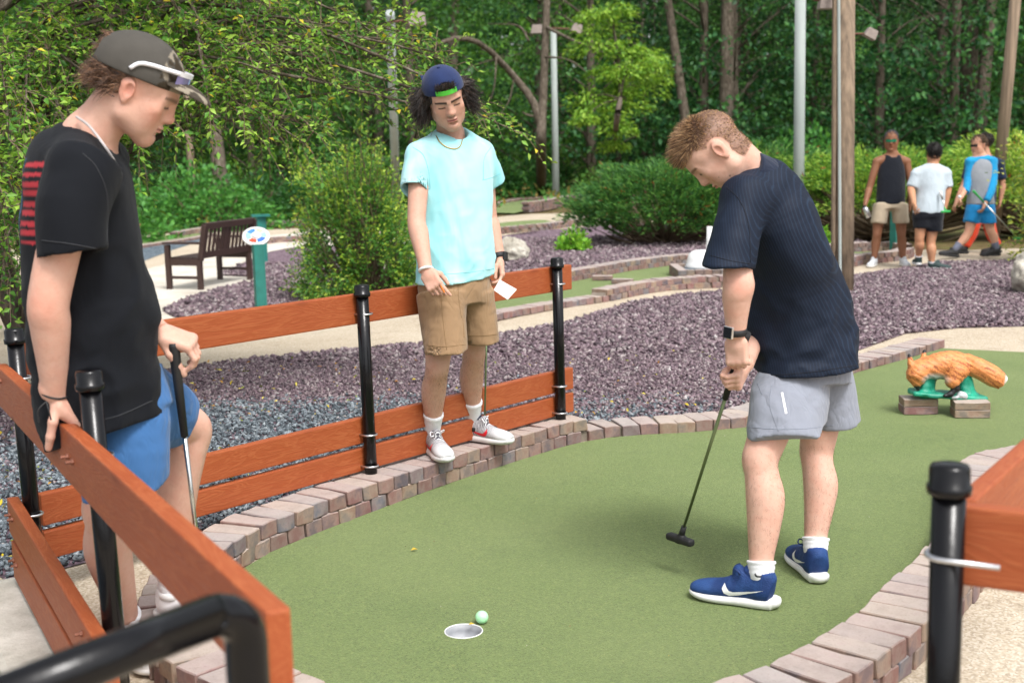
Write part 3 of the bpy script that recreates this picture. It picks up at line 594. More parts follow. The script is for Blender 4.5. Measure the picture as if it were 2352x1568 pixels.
# forest trees: trunk with limbs, crown of layered leaf clumps; a few shapes are shared by many trees
def forest_mesh(seed, H, base, R, nc, nl, ls, hexes, flat=.3):
    r = np.random.default_rng(seed); mb = MB(); lean = r.normal(0, .25, 2)
    mb.tube(spline([(0, 0, -.2), (lean[0]*.3, lean[1]*.3, H*.3), (lean[0]*.7, lean[1]*.6, H*.65), (lean[0], lean[1], H)], 10), np.linspace(.12, .03, 10)*(.6+H/14), 7)
    cs = []
    for i in range(nc):
        z = base+(H-base)*r.random()**1.25; q = (z-base)/(H-base); rm = R*math.sin(math.pi*min(.97, .12+.85*q))**.6*r.uniform(.3, 1.05); a = r.uniform(0, 6.28)
        c = np.array([lean[0]*q+rm*math.cos(a), lean[1]*q+rm*math.sin(a), z]); cs.append(c)
        if i % 3 == 0: mb.tube(spline([(lean[0]*q*.8, lean[1]*q*.8, max(.3, z-.5*rm)), c*[.5, .5, 1]-[0, 0, .12*rm], c], 5), np.linspace(.035, .008, 5), 4)
    cs = np.array(cs); sz = r.uniform(.55, 1.1, nc)*R*.33; k = np.repeat(np.arange(nc), nl)
    off = rnd_dir(r, nc*nl)*(r.random((nc*nl, 1))**.4); off[:, 2] *= flat; P0 = cs[k]+off*sz[k][:, None]; P0[:, 2] -= .25*(off[:, 0]**2+off[:, 1]**2)*sz[k]
    Dr = off*[1, 1, .3]+r.normal(0, .5, off.shape)+[0, 0, -.25]; Nr = r.normal(0, .45, off.shape)+[0, 0, 1]
    V, Fc = leaf_quads(P0, Dr, Nr, ls*r.uniform(.6, 1.3, len(P0)), .6); tone = r.uniform(.7, 1.3, nc)[k][:, None]
    C = np.repeat(np.clip(pal(hexes, len(P0), r)*tone, 0, 1), 4, 0); return mb, (V, Fc, C)
FH = [(1, 11, .6, 3.2, 120, 46, .17, ('#46752f', '#36622b', '#558633', '#3e6c2e')), (2, 12, 1.0, 3.6, 120, 46, .18, ('#346538', '#42743e', '#2a5735', '#4f8240')),
      (3, 8, .4, 2.8, 105, 46, .15, ('#629533', '#508231', '#73a63e', '#44712c')), (4, 12, 1.6, 3.2, 105, 46, .17, ('#3e6234', '#4d7338', '#325530')), (5, 10, .5, 3.4, 120, 46, .16, ('#4a7e33', '#3c6c31', '#5e913b', '#325e2c'))]
FM = []
for a in FH:
    mb, (V, Fc, C) = forest_mesh(*a); tr = mb.build('trunk', M_BARK, None, smooth=2); cr = mesh_obj('crown', V, Fc, M_LEAF, colors=C); FM.append((tr.data, cr.data))
    bpy.data.objects.remove(tr); bpy.data.objects.remove(cr)
def plant(kind, x, y, s, rz, name, label, cat, group=None, z=None, sh=1.):
    o = thing(name, label, cat, (x, y, float(gz(x, y)) if z is None else z), group); o.rotation_euler = (0, 0, rz); o.scale = (s, s, s*sh)
    for nm, me in zip(('trunk', 'crown'), FM[kind]): c = bpy.data.objects.new(nm, me); COL.objects.link(c); c.parent = o
    return o
LANDM = ((-.36, 'the leaning boy'), (-.27, 'the park bench'), (-.15, 'the arching tree'), (-.03, 'the turquoise boy'), (.045, 'the twin lamp pole'), (.11, 'the slender sapling'), (.19, 'the putting golfer'), (.26, 'the pale straight pole'), (.31, 'the wooden pole'), (.37, 'the walking visitors'), (9, 'the brown pole'))
def landmark(x, y): return next(n for a, n in LANDM if x/y < a)
r = np.random.default_rng(21); spots = []
for row, (y0, nrow, half) in enumerate(((40.5, 14, 23), (45, 16, 26), (51, 16, 30), (58, 16, 33), (66, 16, 37))):
    for i in range(nrow):
        spots.append((-half+2*half*(i+.5)/nrow+r.normal(0, .7), y0+r.normal(0, 1.1), row))
for x, y, row in spots:
    kd = int(r.integers(0, 5))
    plant(kd, x, y, r.uniform(.9, 1.25), r.uniform(0, 6.28), 'forest_tree', ('mid green tree', 'wide blue green tree', 'low bright green tree', 'high olive green tree', 'fresh green bushy tree')[kd]+(' at the front of', ' in the second row of', ' in the third row of', ' deep in', ' at the back of')[row]+' the wood behind '+landmark(x, y), 'tree', 'trees of the wood behind the course', sh=r.uniform(.9, 1.2))
# low leafy understorey at the wood's edge
def shrub_mesh(seed, R, H, n, ls, hexes, aspect=.55, stems=7, up=0., shell=.55):
    r = np.random.default_rng(seed); mb = MB(); d = rnd_dir(r, n); d[:, 2] = np.abs(d[:, 2])*1.0-.12
    rr = shell+(1-shell)*r.random((n, 1))**.5; lump = 1+.45*np.asarray(fbm(d[:, 0], d[:, 1], d[:, 2], 2.2, 3, seed))[:, None]
    P0 = d*rr*lump*[R, R, H]; P0[:, 2] = np.maximum(P0[:, 2], .04)
    for i in range(stems):
        a = r.uniform(0, 6.28); e = np.array([math.cos(a)*R*.6, math.sin(a)*R*.6, H*.75]); mb.tube(spline([(0, 0, -.05), e*[.35, .35, .5], e], 6), np.linspace(.022, .006, 6), 5)
    Dr = d+r.normal(0, .5, d.shape)+[0, 0, up]; Nr = r.normal(0, .6, d.shape)+d*.6+[0, 0, .8]
    V, Fc = leaf_quads(P0, Dr, Nr, ls*r.uniform(.6, 1.3, n), aspect); depth = np.clip((rr*lump-.6)*2, 0, 1)
    C = np.repeat(np.clip(pal(hexes, n, r), 0, 1), 4, 0); return mb, (V, Fc, C)
def make_shrub(pos, args, name, label, cat='shrub', group=None, rz=0., mat=None):
    mb, (V, Fc, C) = shrub_mesh(*args); o = thing(name, label, cat, pos, group); p = np.asarray(pos)
    mesh_obj('foliage', V+p, Fc, mat or M_LEAF, o, colors=C); mb.v = [tuple(np.array(q)+p) for q in mb.v]; mb.build('stems', M_TWIG, o); return o
US = []
for s, hx in ((31, ('#4d8a3a', '#3c7630', '#62a045')), (32, ('#35682c', '#2c5a2a', '#4a7c36')), (33, ('#5f8f3e', '#477a32', '#7aa548'))):
    mb, (V, Fc, C) = shrub_mesh(s, 1.3, 1.3, 1500, .13, hx, .6, 5); a = mb.build('stems', M_TWIG); b = mesh_obj('foliage', V, Fc, M_LEAF, colors=C); US.append((a.data, b.data)); bpy.data.objects.remove(a); bpy.data.objects.remove(b)
for i in range(64):
    x = r.uniform(-21, 21); y = r.uniform(34.5, 44) if abs(x-1.5) > 4 else r.uniform(39.5, 44)
    if x < -4 and r.random() < .5: y = r.uniform(27.5, 36)
    s = r.uniform(.5, 1.15); kd = int(r.integers(0, 3)); sz_ = r.uniform(.6, 1.5); o = thing('understorey_shrub', ('small ', 'large ')[s > .82]+('flat ', 'rounded ', 'upright ')[int((sz_ > .9))+int(sz_ > 1.2)]+('fresh green', 'dark green', 'yellowish green')[kd]+' shrub '+('at the wood edge', 'under the trees')[y > 39.5]+' behind '+landmark(x, y), 'shrub', (x, y, float(gz(x, y))), 'shrubs along the edge of the wood'); o.scale = (s*1.2, s*1.2, s*sz_); o.rotation_euler = (0, 0, r.uniform(0, 6.28))
    for nm, me in zip(('stems', 'foliage'), US[kd]): c = bpy.data.objects.new(nm, me); COL.objects.link(c); c.parent = o
# far mass of leaves that closes the wood
n = 26000; a = r.uniform(-.62, .62, n); rr = r.uniform(74, 92, n); P0 = np.stack([rr*np.sin(a), rr*np.cos(a), r.uniform(0, 15, n)], 1)
V, Fc = leaf_quads(P0, rnd_dir(r, n), rnd_dir(r, n), r.uniform(.7, 1.6, n), .8)
tag(mesh_obj('distant_wood', V, Fc, M_LEAF, colors=np.repeat(pal(('#24452a', '#2c5230', '#1f3c26'), n, r), 4, 0)), 'deep shaded wood far behind the course', 'wood', kind='stuff')
# ground cover between the course and the wood
n = 9000; x = r.uniform(-16, 18, n); y = r.uniform(25, 42, n); k = ~in_poly(x, y, conc) & ~in_poly(x, y, g3) & (y > 30-(x < -4)*4); x, y = x[k], y[k]; n = len(x); dn = fbm(x, y, x*0, .5, 2, 3); k = dn > -.05; x, y = x[k], y[k]; n = len(x)
V, Fc = leaf_quads(np.stack([x, y, gz(x, y)+r.uniform(0, .3, n)], 1), rnd_dir(r, n)+[0, 0, .6], rnd_dir(r, n)+[0, -.5, .8], r.uniform(.08, .2, n), .5)
tag(mesh_obj('ground_cover', V, Fc, M_LEAF, colors=np.repeat(pal(('#4f8a3c', '#3a7031', '#6c9a45', '#8a7a3a'), n, r), 4, 0)), 'low green ground cover at the foot of the wood', 'plants', kind='stuff')
# single trunks one can tell apart
def bare_trunk(label, pts, r0, r1, limbs=(), name='tree_trunk'):
    pts = np.asarray(pts); o = thing(name, label, 'tree', pts[0]); MB().tube(spline(pts, 14), np.linspace(r0, r1, 14), 9).build('trunk', M_BARK, o, smooth=2)
    for l in limbs: MB().tube(spline(l[0], 12), np.linspace(l[1], l[2], 12), 6).build('limb', M_BARK, o, smooth=2)
    return o
def at(x, y, dep): return D(x, y, dep)
dp = 36.
bare_trunk('thin curved pine with bare dead limbs beside the light pole', [PG(1244, 444), at(1243, 330, dp), at(1245, 270, dp), at(1252, 120, dp), at(1258, -80, dp)], .17, .1,
  [([at(1244, 300, dp), at(1225, 235, dp), at(1175, 170, dp), at(1110, 105, dp-1), at(1050, 88, dp-2), at(990, 110, dp-2)], .14, .05), ([at(1250, 60, dp), at(1320, 95, dp-1), at(1400, 130, dp-2), at(1420, 175, dp-2)], .05, .015), ([at(1248, 130, dp), at(1310, 140, dp-1), at(1370, 185, dp-1)], .04, .01), ([at(1215, 95, dp), at(1190, 60, dp), at(1120, 55, dp)], .04, .01), ([at(1180, 180, dp), at(1170, 230, dp), at(1150, 260, dp)], .03, .01), ([at(1140, 130, dp-1), at(1135, 200, dp-1), at(1120, 240, dp-1)], .03, .008), ([at(1244, 270, dp), at(1215, 265, dp), at(1200, 258, dp)], .05, .02)])
for lab, a, b, w, dd in (('dark slanting trunk beyond the yellow green sapling', (1578, 300), (1528, -40), .16, 39.5), ('broad dark trunk behind the putting golfer', (1668, 260), (1672, -40), .24, 40), ('pale grey trunk standing in the wood beyond the bench', (514, 490), (494, 300), .22, 33), ('straight trunk of a close pair at the right of the wood', (2222, 300), (2232, -40), .3, 41),
                          ('leaning trunk of a close pair at the right of the wood', (2248, 310), (2282, -40), .22, 40), ('slim trunk left of the close pair of trunks', (2160, 300), (2168, -40), .18, 41), ('slim trunk above the boy in the turquoise shirt', (1040, 140), (1046, -40), .16, 40), ('thin trunk among the dark leaves left of the wooden pole', (860, 140), (842, -40), .15, 40)):
    p = at(*a, dd); q = at(*b, dd); g0 = np.array([p[0]+(p[0]-q[0])*.5, p[1], float(gz(p[0], p[1]))-.1]); bare_trunk(lab, [g0, p, (p+q)/2, q, q+(q-p)*.8], w*1.1, w*.7)
# yellow-green sapling in front of the wood: layered flat sprays
def spray_tree(label, base, sprays, hexes, dep, nl, ls, rr, name, trunk, parent_cat='tree', seed=5, flat=.22):
    r = np.random.default_rng(seed); o = thing(name, label, parent_cat, base); mb = MB(); tp = spline(trunk, 20); mb.tube(tp, np.linspace(rr, rr*.25, 20), 7); P0 = []; Dd = []
    for (x, y, w, h) in sprays:
        c = D(x, y, dep+r.normal(0, .5)); s = dep/F_PX; j = np.argmin(np.linalg.norm(tp-(c-[0, 0, .4]), axis=1)); mb.tube(spline([tp[j], (tp[j]+c)/2+[0, 0, .1], c], 6), np.linspace(rr*.3, .006, 6), 5)
        off = rnd_dir(r, nl)*(r.random((nl, 1))**.5)*[w*s, w*s*.8, h*s*1.35]; off[:, 2] -= .35*np.abs(off[:, 0])*(.5+.5*r.random(nl)); off *= r.uniform(.75, 1.2); P0.append(c+off); Dd.append(off)
    P0, Dd = np.concatenate(P0), np.concatenate(Dd); n = len(P0); V, Fc = leaf_quads(P0, Dd*[1, 1, .3]+r.normal(0, .15, Dd.shape)+[0, 0, -.1], r.normal(0, .4, Dd.shape)+[0, 0, 1], ls*r.uniform(.6, 1.3, n), .5)
    mesh_obj('crown', V, Fc, M_LEAF, o, colors=np.repeat(pal(hexes, n, r), 4, 0)); mb.build('trunk', M_BARK, o, smooth=2); return o
spray_tree('slender yellow green sapling glowing in front of the dark wood', PG(1408, 372), [(1370, 30, 60, 18), (1420, 20, 45, 14), (1390, 60, 70, 16), (1360, 100, 60, 18), (1430, 110, 70, 18), (1480, 125, 60, 20), (1440, 160, 70, 16), (1390, 165, 50, 18), (1500, 175, 45, 14), (1350, 225, 55, 22), (1385, 255, 75, 22), (1440, 235, 70, 20), (1340, 270, 45, 16), (1420, 290, 60, 20), (1470, 200, 60, 20), (1500, 145, 40, 14), (1420, 205, 40, 22), (1410, 330, 40, 10)],
           ('#82ac36', '#6f9c30', '#99bb48', '#5f8c2c'), 32.5, 300, .13, .09, 'sapling', [PG(1408, 372), at(1414, 300, 32.5), at(1425, 220, 32.5), at(1418, 120, 32.5), at(1400, 10, 32.5)])
# ---- near-left tree with long arching leafy branches
def arch_tree():
    r = np.random.default_rng(77); base = np.array([-3.15, 8.3, float(gz(-3.15, 8.3))]); o = thing('arching_tree', 'loose yellow green tree arching its branches over the leaning boy', 'tree', base)
    mb = MB(); tw = MB(); hubs = [np.array([-3.35, 8.5, 2.1]), np.array([-2.9, 8.1, 2.4]), np.array([-3.3, 7.8, 1.6]), np.array([-2.6, 8.5, 2.0]), np.array([-3.0, 8.2, 1.1])]
    for h in hubs: mb.tube(spline([base+r.normal(0, .06, 3)*[1, 1, 0]-[0, 0, .1], base*.5+h*.5+r.normal(0, .12, 3), h], 9), np.linspace(.06, .035, 9), 8)
    ends = [(1180, 300, 7.2), (1120, 262, 7.4), (1050, 150, 7.6), (1000, 120, 7.6), (930, 40, 8), (700, 330, 7.0), (560, 290, 6.9), (640, 180, 6.8), (480, 240, 6.7), (300, 60, 7), (110, 110, 6.6), (60, 250, 6.2), (40, 450, 6.2), (100, 560, 6.6), (830, -60, 8), (520, -90, 7.4), (280, -110, 7), (25, 640, 6.3), (900, 250, 7.9), (1020, 215, 7.7), (760, 60, 7.4), (620, 20, 7), (860, 150, 7.7), (420, 160, 6.9), (740, 290, 7.3), (560, 250, 6.9), (160, 330, 6.3), (30, 120, 6.4), (200, 0, 6.6), (680, 280, 7.1), (960, 170, 7.8), (420, 40, 7.1), (780, 200, 7.5), (700, 120, 7.2), (1085, 285, 7.5), (20, 320, 6.0), (70, 380, 6.3), (10, 560, 6.1), (880, 90, 7.9), (600, 100, 7), (510, 190, 6.9), (10, 200, 6.2), (5, 480, 5.9), (45, 520, 6.4), (20, 700, 6.4), (60, 620, 6.6), (120, 40, 6.8), (360, 110, 7), (240, 220, 6.6), (480, 40, 7.2), (560, -40, 7.4), (680, -50, 7.6), (760, -20, 7.8), (970, 90, 8), (330, 300, 6.6), (420, 300, 6.8), (620, 300, 7)]
    LP, LD, TN = [], [], []
    for j, e in enumerate(ends):
        E_ = D(*e); h = hubs[j % len(hubs)] if e[0] > 250 else hubs[[2, 4, 0][j % 3]]; mid = (h+E_)/2+[0, 0, .18+.12*np.linalg.norm(E_-h)*.5]+r.normal(0, .12, 3); br = spline([h, mid*.55+h*.45+[0, 0, .08], mid, E_+(mid-E_)*.35+[0, 0, .05], E_], 26)
        mb.tube(br, np.linspace(.022, .003, 26), 5)
        for k in range(5, 26):
            for _ in range(2 if k < 25 else 3):
                if r.random() < .12: continue
                L = r.uniform(.14, .42)*(1.1-.3*k/26); d = nrm((br[min(k, 24)+1]-br[min(k, 24)])*9+r.normal(0, .75, 3)+[0, -.1, r.normal(-.05, .4)]); pts = spline([br[k], br[k]+d*L*.5+[0, 0, .02], br[k]+d*L+[0, 0, -.25*L]], 7); tw.tube(pts, np.linspace(.0035, .0012, 7), 3, cap=False)
                m = int(L/.027); f = np.linspace(.12, 1, m); q = np.stack([np.interp(f, np.linspace(0, 1, 7), pts[:, i]) for i in range(3)], 1); sd = nrm(np.cross(d, [0, 0, 1])); sg = np.where(np.arange(m) % 2, 1, -1)[:, None]
                LP.append(q); LD.append(d*.65+sg*sd*.75+r.normal(0, .28, (m, 3))); TN.append(np.full(m, r.uniform(0, 1)*.7+.3*(k/26)))
    LP, LD, TN = np.concatenate(LP), np.concatenate(LD), np.concatenate(TN); n = len(LP)
    V, Fc = leaf_quads(LP, LD, r.normal(0, .45, (n, 3))+[0, -.1, 1], r.uniform(.03, .058, n), .52)
    ca, cb = pal(('#4c7c2c', '#3d6a28', '#5a8c34'), n, r), pal(('#86b03e', '#9cbf4c', '#72a238'), n, r); C = np.where((TN+r.normal(0, .12, n) > .55)[:, None], cb, ca); yl = r.random(n) < .02; C[yl] = np.array(lin('#d8c83a'))
    mesh_obj('crown', V, Fc, M_LEAF, o, colors=np.repeat(C, 4, 0)); mb.build('trunk', M_BARK, o, smooth=2); tw.build('twigs', M_TWIG, o); return o
arch_tree()
# darker crown of the same clump further back fills the upper left
def clump(label, pos, R, H, nc, nl, ls, hexes, seed, name='leafy_tree', base=.3):
    mb, (V, Fc, C) = forest_mesh(seed, H, base, R, nc, nl, ls, hexes, .55); o = thing(name, label, 'tree', pos); p = np.asarray(pos); mesh_obj('crown', V+p, Fc, M_LEAF, o, colors=C); mb.v = [tuple(np.array(q)+p) for q in mb.v]; mb.build('trunk', M_BARK, o, smooth=2); return o
clump('dense dark green tree behind the arching branches at the left', (-5.7, 11.6, float(gz(-5.7, 11.6))), 2.1, 5.4, 120, 95, .06, ('#3f6a2a', '#4d7a2e', '#345c28', '#5f8a34'), 61)
clump('broad crown of the tree spreading above the leaning boy', (-3.6, 7.6, float(gz(-3.6, 7.6))), 2.9, 5.6, 130, 80, .065, ('#3f6a2a', '#4d7a2e', '#5f8a34'), 63, base=2.75)  # extra canopy out of view, added to shade the leaves below it
clump('dark leafy tree standing further left of the bench', (-7.6, 15.5, -.32), 2.6, 6.0, 110, 80, .075, ('#35602a', '#447030', '#2c5026'), 62)
# round yellow-green bush beside the turquoise boy, its right-hand twin in blue boy's place
def twig_bush(label, c, R, H, n, hexes, seed, ls, name='rounded_bush', bare=.5):
    r = np.random.default_rng(seed); c = np.asarray(c, float); o = thing(name, label, 'shrub', c); mb = MB(); LP, LD, DK = [], [], []
    for i in range(n):
        d = rnd_dir(r, 1)[0]; d[2] = abs(d[2])*1.05+.02; lump = (1+.8*float(fbm(d[0], d[1], d[2], 2.6, 3, seed)))/(np.sum(np.abs(d)**3.2)**(1/3.2)); e = c+d*lump*[R, R, H]*r.uniform(.7, 1.02); s = c+[r.normal(0, .1), r.normal(0, .1), .02]; pts = spline([s, (s+e)/2+[0, 0, -.06*H]+r.normal(0, .05, 3), e], 8)
        if i % 3 == 0: mb.tube(pts, np.linspace(.011, .003, 8), 4, cap=False)
        m = 26; f = r.uniform(.62, 1.03, m)**.7; q = c+(np.stack([np.interp(np.clip(f, 0, 1), np.linspace(0, 1, 8), pts[:, k]) for k in range(3)], 1)-c)+rnd_dir(r, m)*.085*R; LP.append(q); LD.append(d+rnd_dir(r, m)*.9); DK.append(np.clip((f-.8)*4, 0, 1))
    LP, LD, DK = np.concatenate(LP), np.concatenate(LD), np.concatenate(DK); LP[:, 2] = np.maximum(LP[:, 2], c[2]+.05); n = len(LP); V, Fc = leaf_quads(LP, LD, rnd_dir(r, n)*.7+[0, -.2, .8], ls*r.uniform(.6, 1.3, n), .5)
    a, b = pal(hexes[:3], n, r), pal(hexes[3:], n, r); C = np.where((r.random(n) < DK*.75)[:, None], b, a); mesh_obj('foliage', V, Fc, M_LEAF, o, colors=np.repeat(C, 4, 0)); mb.build('stems', M_TWIG, o); return o
pb_ = PG(830, 692); twig_bush('rounded yellow green bush between the green sign posts and the turquoise boy', (pb_[0], pb_[1]+.55, float(gz(pb_[0], pb_[1]))), .82, 1.85, 860, ('#568a36', '#467a32', '#66983e', '#9ab83e', '#adc24a', '#86aa3a'), 8, .05)
pr_ = PG(2420, 590); twig_bush('wide yellow green shrub hanging over the walking boy in blue', (pr_[0]+.45, pr_[1]-1.0, 0), 1.15, 2.1, 520, ('#6c8a3a', '#5d7f34', '#86a044', '#b3b84a', '#c5c65a', '#9fae46'), 9, .06)
# leafy weeds
for i, (x, y, dz, R, lab) in enumerate(((1315, 580, 0, .24, 'small bright green weed in the purple gravel beside the juniper'), (1892, 572, 0, .2, 'small bright green weed left of the wooden pole'))):
    p = PG(x, y); make_shrub((p[0], p[1], 0), (41+i, R, R*1.5, 420, .085, ('#7db53a', '#94c545', '#5f9a32'), .7, 5, .4, .2), 'leafy_weed', lab, 'weed')
make_shrub((-2.35, 4.4, 0), (45, .28, .5, 320, .075, ('#4f8f3a', '#3d7a30', '#6aa845'), .6, 5, .3, .2), 'leafy_weed', 'green leafy weed growing in the gravel outside the left fence', 'weed')
# junipers: horizontal fans of fine sprays over dead brown twigs
def juniper(label, c, rx, ry, H, n, seed, hexes, zlo=.25):
    r = np.random.default_rng(seed); c = np.asarray(c, float); o = thing('spreading_juniper', label, 'juniper', c); mb = MB(); LP, LD = [], []
    for i in range(n):
        a = r.uniform(0, 6.28); q = r.random()**.55; z = zlo+(1-zlo)*r.random()**.8; edge = math.sqrt(max(.06, 1-(max(0, z-.45)/.62)**2)); lump = 1+.45*float(fbm(math.cos(a)*1.4, math.sin(a)*1.4, z, 1.7, 2, seed)); e = np.array([math.cos(a)*rx*edge*lump, math.sin(a)*ry*edge*lump, z*H*(.85+.3*r.random())]); e[:2] *= .45+.58*q
        ft = c+e; d = nrm(e*[1, 1, .15]+[0, 0, .12*H]+r.normal(0, .25, 3)*[1, 1, .3]); L = r.uniform(.22, .42)
        if i % 4 == 0: mb.tube(spline([c+e*[.15, .15, .1], c+e*[.6, .6, .6]-[0, 0, .1], ft], 6), np.linspace(.022, .005, 6), 4, cap=False)
        m = 42; f = r.random(m); s = nrm(np.cross(d, [0, 0, 1])); wv = r.normal(0, 1, m)*.11*(1-f*.5); LP.append(ft+d*(f*L)[:, None]+s*wv[:, None]+np.array([0, 0, 1])*(r.normal(0, .035, m)-.1*f*f*L)[:, None]); LD.append(d+s*(wv*5)[:, None]+r.normal(0, .35, (m, 3))+[0, 0, .25])
    LP, LD = np.concatenate(LP), np.concatenate(LD); n = len(LP); V, Fc = leaf_quads(LP, LD, rnd_dir(r, n)+[0, -.3, .6], r.uniform(.05, .12, n), .22, .05); C = pal(hexes, n, r); k = r.random(n) < .015; C[k] = lin('#9a5a2c')
    mesh_obj('foliage', V, Fc, M_LEAF, o, colors=np.repeat(C, 4, 0))
    for i in range(70):
        a = r.uniform(0, 6.28); e = np.array([math.cos(a)*rx*.85, math.sin(a)*ry*.85, H*r.uniform(.1, .45)])*[r.uniform(.5, 1), r.uniform(.5, 1), 1]; mb.tube(spline([c+[r.normal(0, .2), r.normal(0, .1), 0], c+e*[.5, .5, .5]+r.normal(0, .08, 3), c+e], 6), np.linspace(.03, .004, 6), 4, cap=False)
    mb.build('branches', M_TWIG, o); return o
J = ('#467c38', '#396c32', '#5a9040', '#2f5c2c', '#6c9c46')
pj = PG(1470, 572); juniper('big spreading juniper left of the putting golfer', (pj[0]+.5, pj[1]+.9, 0), 1.2, 1.0, 1.02, 640, 51, J)
pj = PG(1800, 560); juniper('long juniper hedge behind the putting golfer', (pj[0]-.1, pj[1]+1.6, 0), 1.9, 1.0, 1.22, 640, 52, J+('#86b04c',), .3)
pj = PG(2140, 566); juniper('sprawling juniper behind the walking visitors', (pj[0]-.1, pj[1]+1.5, 0), 2.3, .9, 1.12, 620, 53, ('#7aa83c', '#95bb46', '#5f9236', '#a9c850', '#4a7a30'), .45)
pj = PG(2480, 560); juniper('bright juniper hedge at the end of the visitors path', (pj[0]+.2, pj[1]+1.7, 0), 2.2, 1.0, 1.3, 480, 54, ('#8fb842', '#a9c850', '#6a9a38', '#bcd05a'), .4)
# ------------------------------------------------------------------ hole, ball, statue, benches, posts, poles
M_WHITE = simple('white_plastic', (.78, .78, .77), .4, var=.04); M_CUP = simple('cup_metal', (.3, .31, .33), .5, 0, .08, 40); M_TEAL = simple('teal_paint', lin('#1f6f66'), .55, var=.25, scale=8)
o = thing('golf_cup', 'grey golf hole cup with a white rim sunk in the green', 'golf hole', (*HOLE, .005))
MB().lathe([(HR+.0005, .0005), (HR-.0025, .001), (HR-.003, -.02), (HR-.006, -.04), (.001, -.042)], (*HOLE, .004), n=40, cap0=False).build('liner', M_CUP, o, smooth=2)
MB().tube([(HOLE[0]+HR*math.cos(a)*.985, HOLE[1]+HR*math.sin(a)*.985, 0.0052) for a in np.linspace(0, 2*math.pi, 48, endpoint=False)], .0019, 8, closed=True).build('rim', M_WHITE, o, smooth=True)
t = NT('ball_green'); v = t.coord(); vo = t.n('ShaderNodeTexVoronoi', i_Scale=300.); t.l(v, vo.inputs['Vector']); t.bump(vo.outputs['Distance'], .25, .001); M_BALL = t.fin(lin('#b2f2bb'), .3, spec=.5, Subsurface_Weight=.25, Subsurface_Radius=(.006, .012, .006), Coat_Weight=.5)
bp = P(1107, 1431, .005); V, Q = build_sdf([('+', f_ell((0, 0, 0), (.0214,)*3), 0)], .0022, .006).mesh(); o = mesh_obj('golf_ball', V, Q, M_BALL, smooth=True); o.location = (bp[0], bp[1], .005+.0214); tag(o, 'bright green golf ball lying beside the hole', 'golf ball')
# ---- fox statue on brick stacks
FD = 6.93
def fx(x, y, w=0.): return D(x, y, FD)+np.array([0, w, 0])
for (x, dz, ang, lab) in ((2113, 6.98, -.05, 'stack of two pavers under the front of the fox statue'), (2233, 6.86, -.12, 'stack of two pavers under the back of the fox statue')):
    c = D(x, 930, dz); s_ = thing('paver_stack', lab, 'bricks', (c[0], c[1], .005))
    for k in range(2): inst('brick', BRK[k+1], s_, Matrix.Translation((c[0], c[1]+.03, .006+.044*(k+.5))) @ Matrix.Rotation(ang+math.pi/2, 4, 'Z') @ Matrix.Diagonal((1.3, .95, .71, 1)))
fo = thing('fox_statue', 'painted orange fox statue on a green base standing on pavers', 'statue', (*fx(2180, 915)[:2], .09))
H_ = .0055
pl = [('+', f_box((fx(2180, 906)+fx(2180, 912, .07))/2, (.205, .07, .014), frame(fx(2262, 912)-fx(2096, 900), [0, 0, 1]), .012), 0)]
pl += [('+', f_cone(fx(2128, 904, .03), fx(2128, 872, .03), .035, .032), .015), ('+', f_cone(fx(2146, 904, .05), fx(2143, 872, .04), .022, .024), .015), ('+', f_cone(fx(2238, 912, .05), fx(2218, 862, .04), .034, .036), .02), ('+', f_cone(fx(2222, 910, .03), fx(2212, 866, .03), .026, .03), .02)]
G = build_sdf(pl, H_, .03, lambda x, y, z: fbm(x, y, z, 30, 2, 3)*.008); V, Q = G.mesh(); M_GRN = simple('green_statue_paint', lin('#1f8f74'), .45, var=.3, scale=12, bump=.4, bscale=60); mesh_obj('base', V, Q, M_GRN, fo, smooth=True)
bd_ = [('+', f_loft([(fx(2104, 852, .02), .05, .055, (0, 0, 1)), (fx(2130, 848, .03), .062, .066, (0, 0, 1)), (fx(2165, 842, .03), .078, .068, (0, 0, 1)), (fx(2195, 840, .03), .078, .072, (0, 0, 1)), (fx(2222, 846, .03), .07, .066, (0, 0, 1))]), .02),
       ('+', f_loft([(fx(2222, 838, .03), .055, .055, (0, 0, 1)), (fx(2252, 848, .02), .058, .056, (0, 0, 1)), (fx(2284, 866, 0), .058, .056, (0, 0, 1)), (fx(2302, 879, 0), .042, .044, (0, 0, 1))]), .03),
       ('+', f_ell(fx(2107, 858, -.0), (.055, .055, .058)), .03), ('+', f_cone(fx(2103, 862, .0), fx(2106, 878, .0), .042, .026), .03), ('+', f_cone(fx(2192, 852, -.03), fx(2182, 872, -.04), .058, .042), .03), ('+', f_cone(fx(2093, 838, .0), fx(2088, 815, .0), .022, .009), .012), ('+', f_cone(fx(2130, 832, .07), fx(2134, 811, .08), .022, .009), .012)]
lg = [('+', f_cone(fx(2184, 876, -.045), fx(2190, 888, -.045), .024, .019), .01), ('+', f_cone(fx(2190, 888, -.045), fx(2175, 902, -.045), .019, .014), .01), ('+', f_cone(fx(2176, 902, -.045), fx(2164, 904, -.05), .014, .011), .01), ('+', f_cone(fx(2104, 874, .0), fx(2109, 895, .0), .022, .008), .01), ('+', f_cone(fx(2160, 872, .09), fx(2150, 900, .09), .017, .012), .01), ('+', f_cone(fx(2236, 866, .1), fx(2243, 905, .1), .018, .013), .01)]
G = build_sdf(bd_+lg, H_, .03, lambda x, y, z: fbm(x*35+z*50, y*50, z*110+x*60, 1, 2, 8)*.006); V, Q = G.mesh()
nz = fbm(V[:, 0]*50+V[:, 2]*60, V[:, 1]*60, V[:, 2]*130+V[:, 0]*70, 1, 2, 12); C = np.where((nz > .2)[:, None], lin('#8f5230'), lin('#d4874f'))*(1+.8*nz[:, None]); C = np.clip(C, .02, 1)
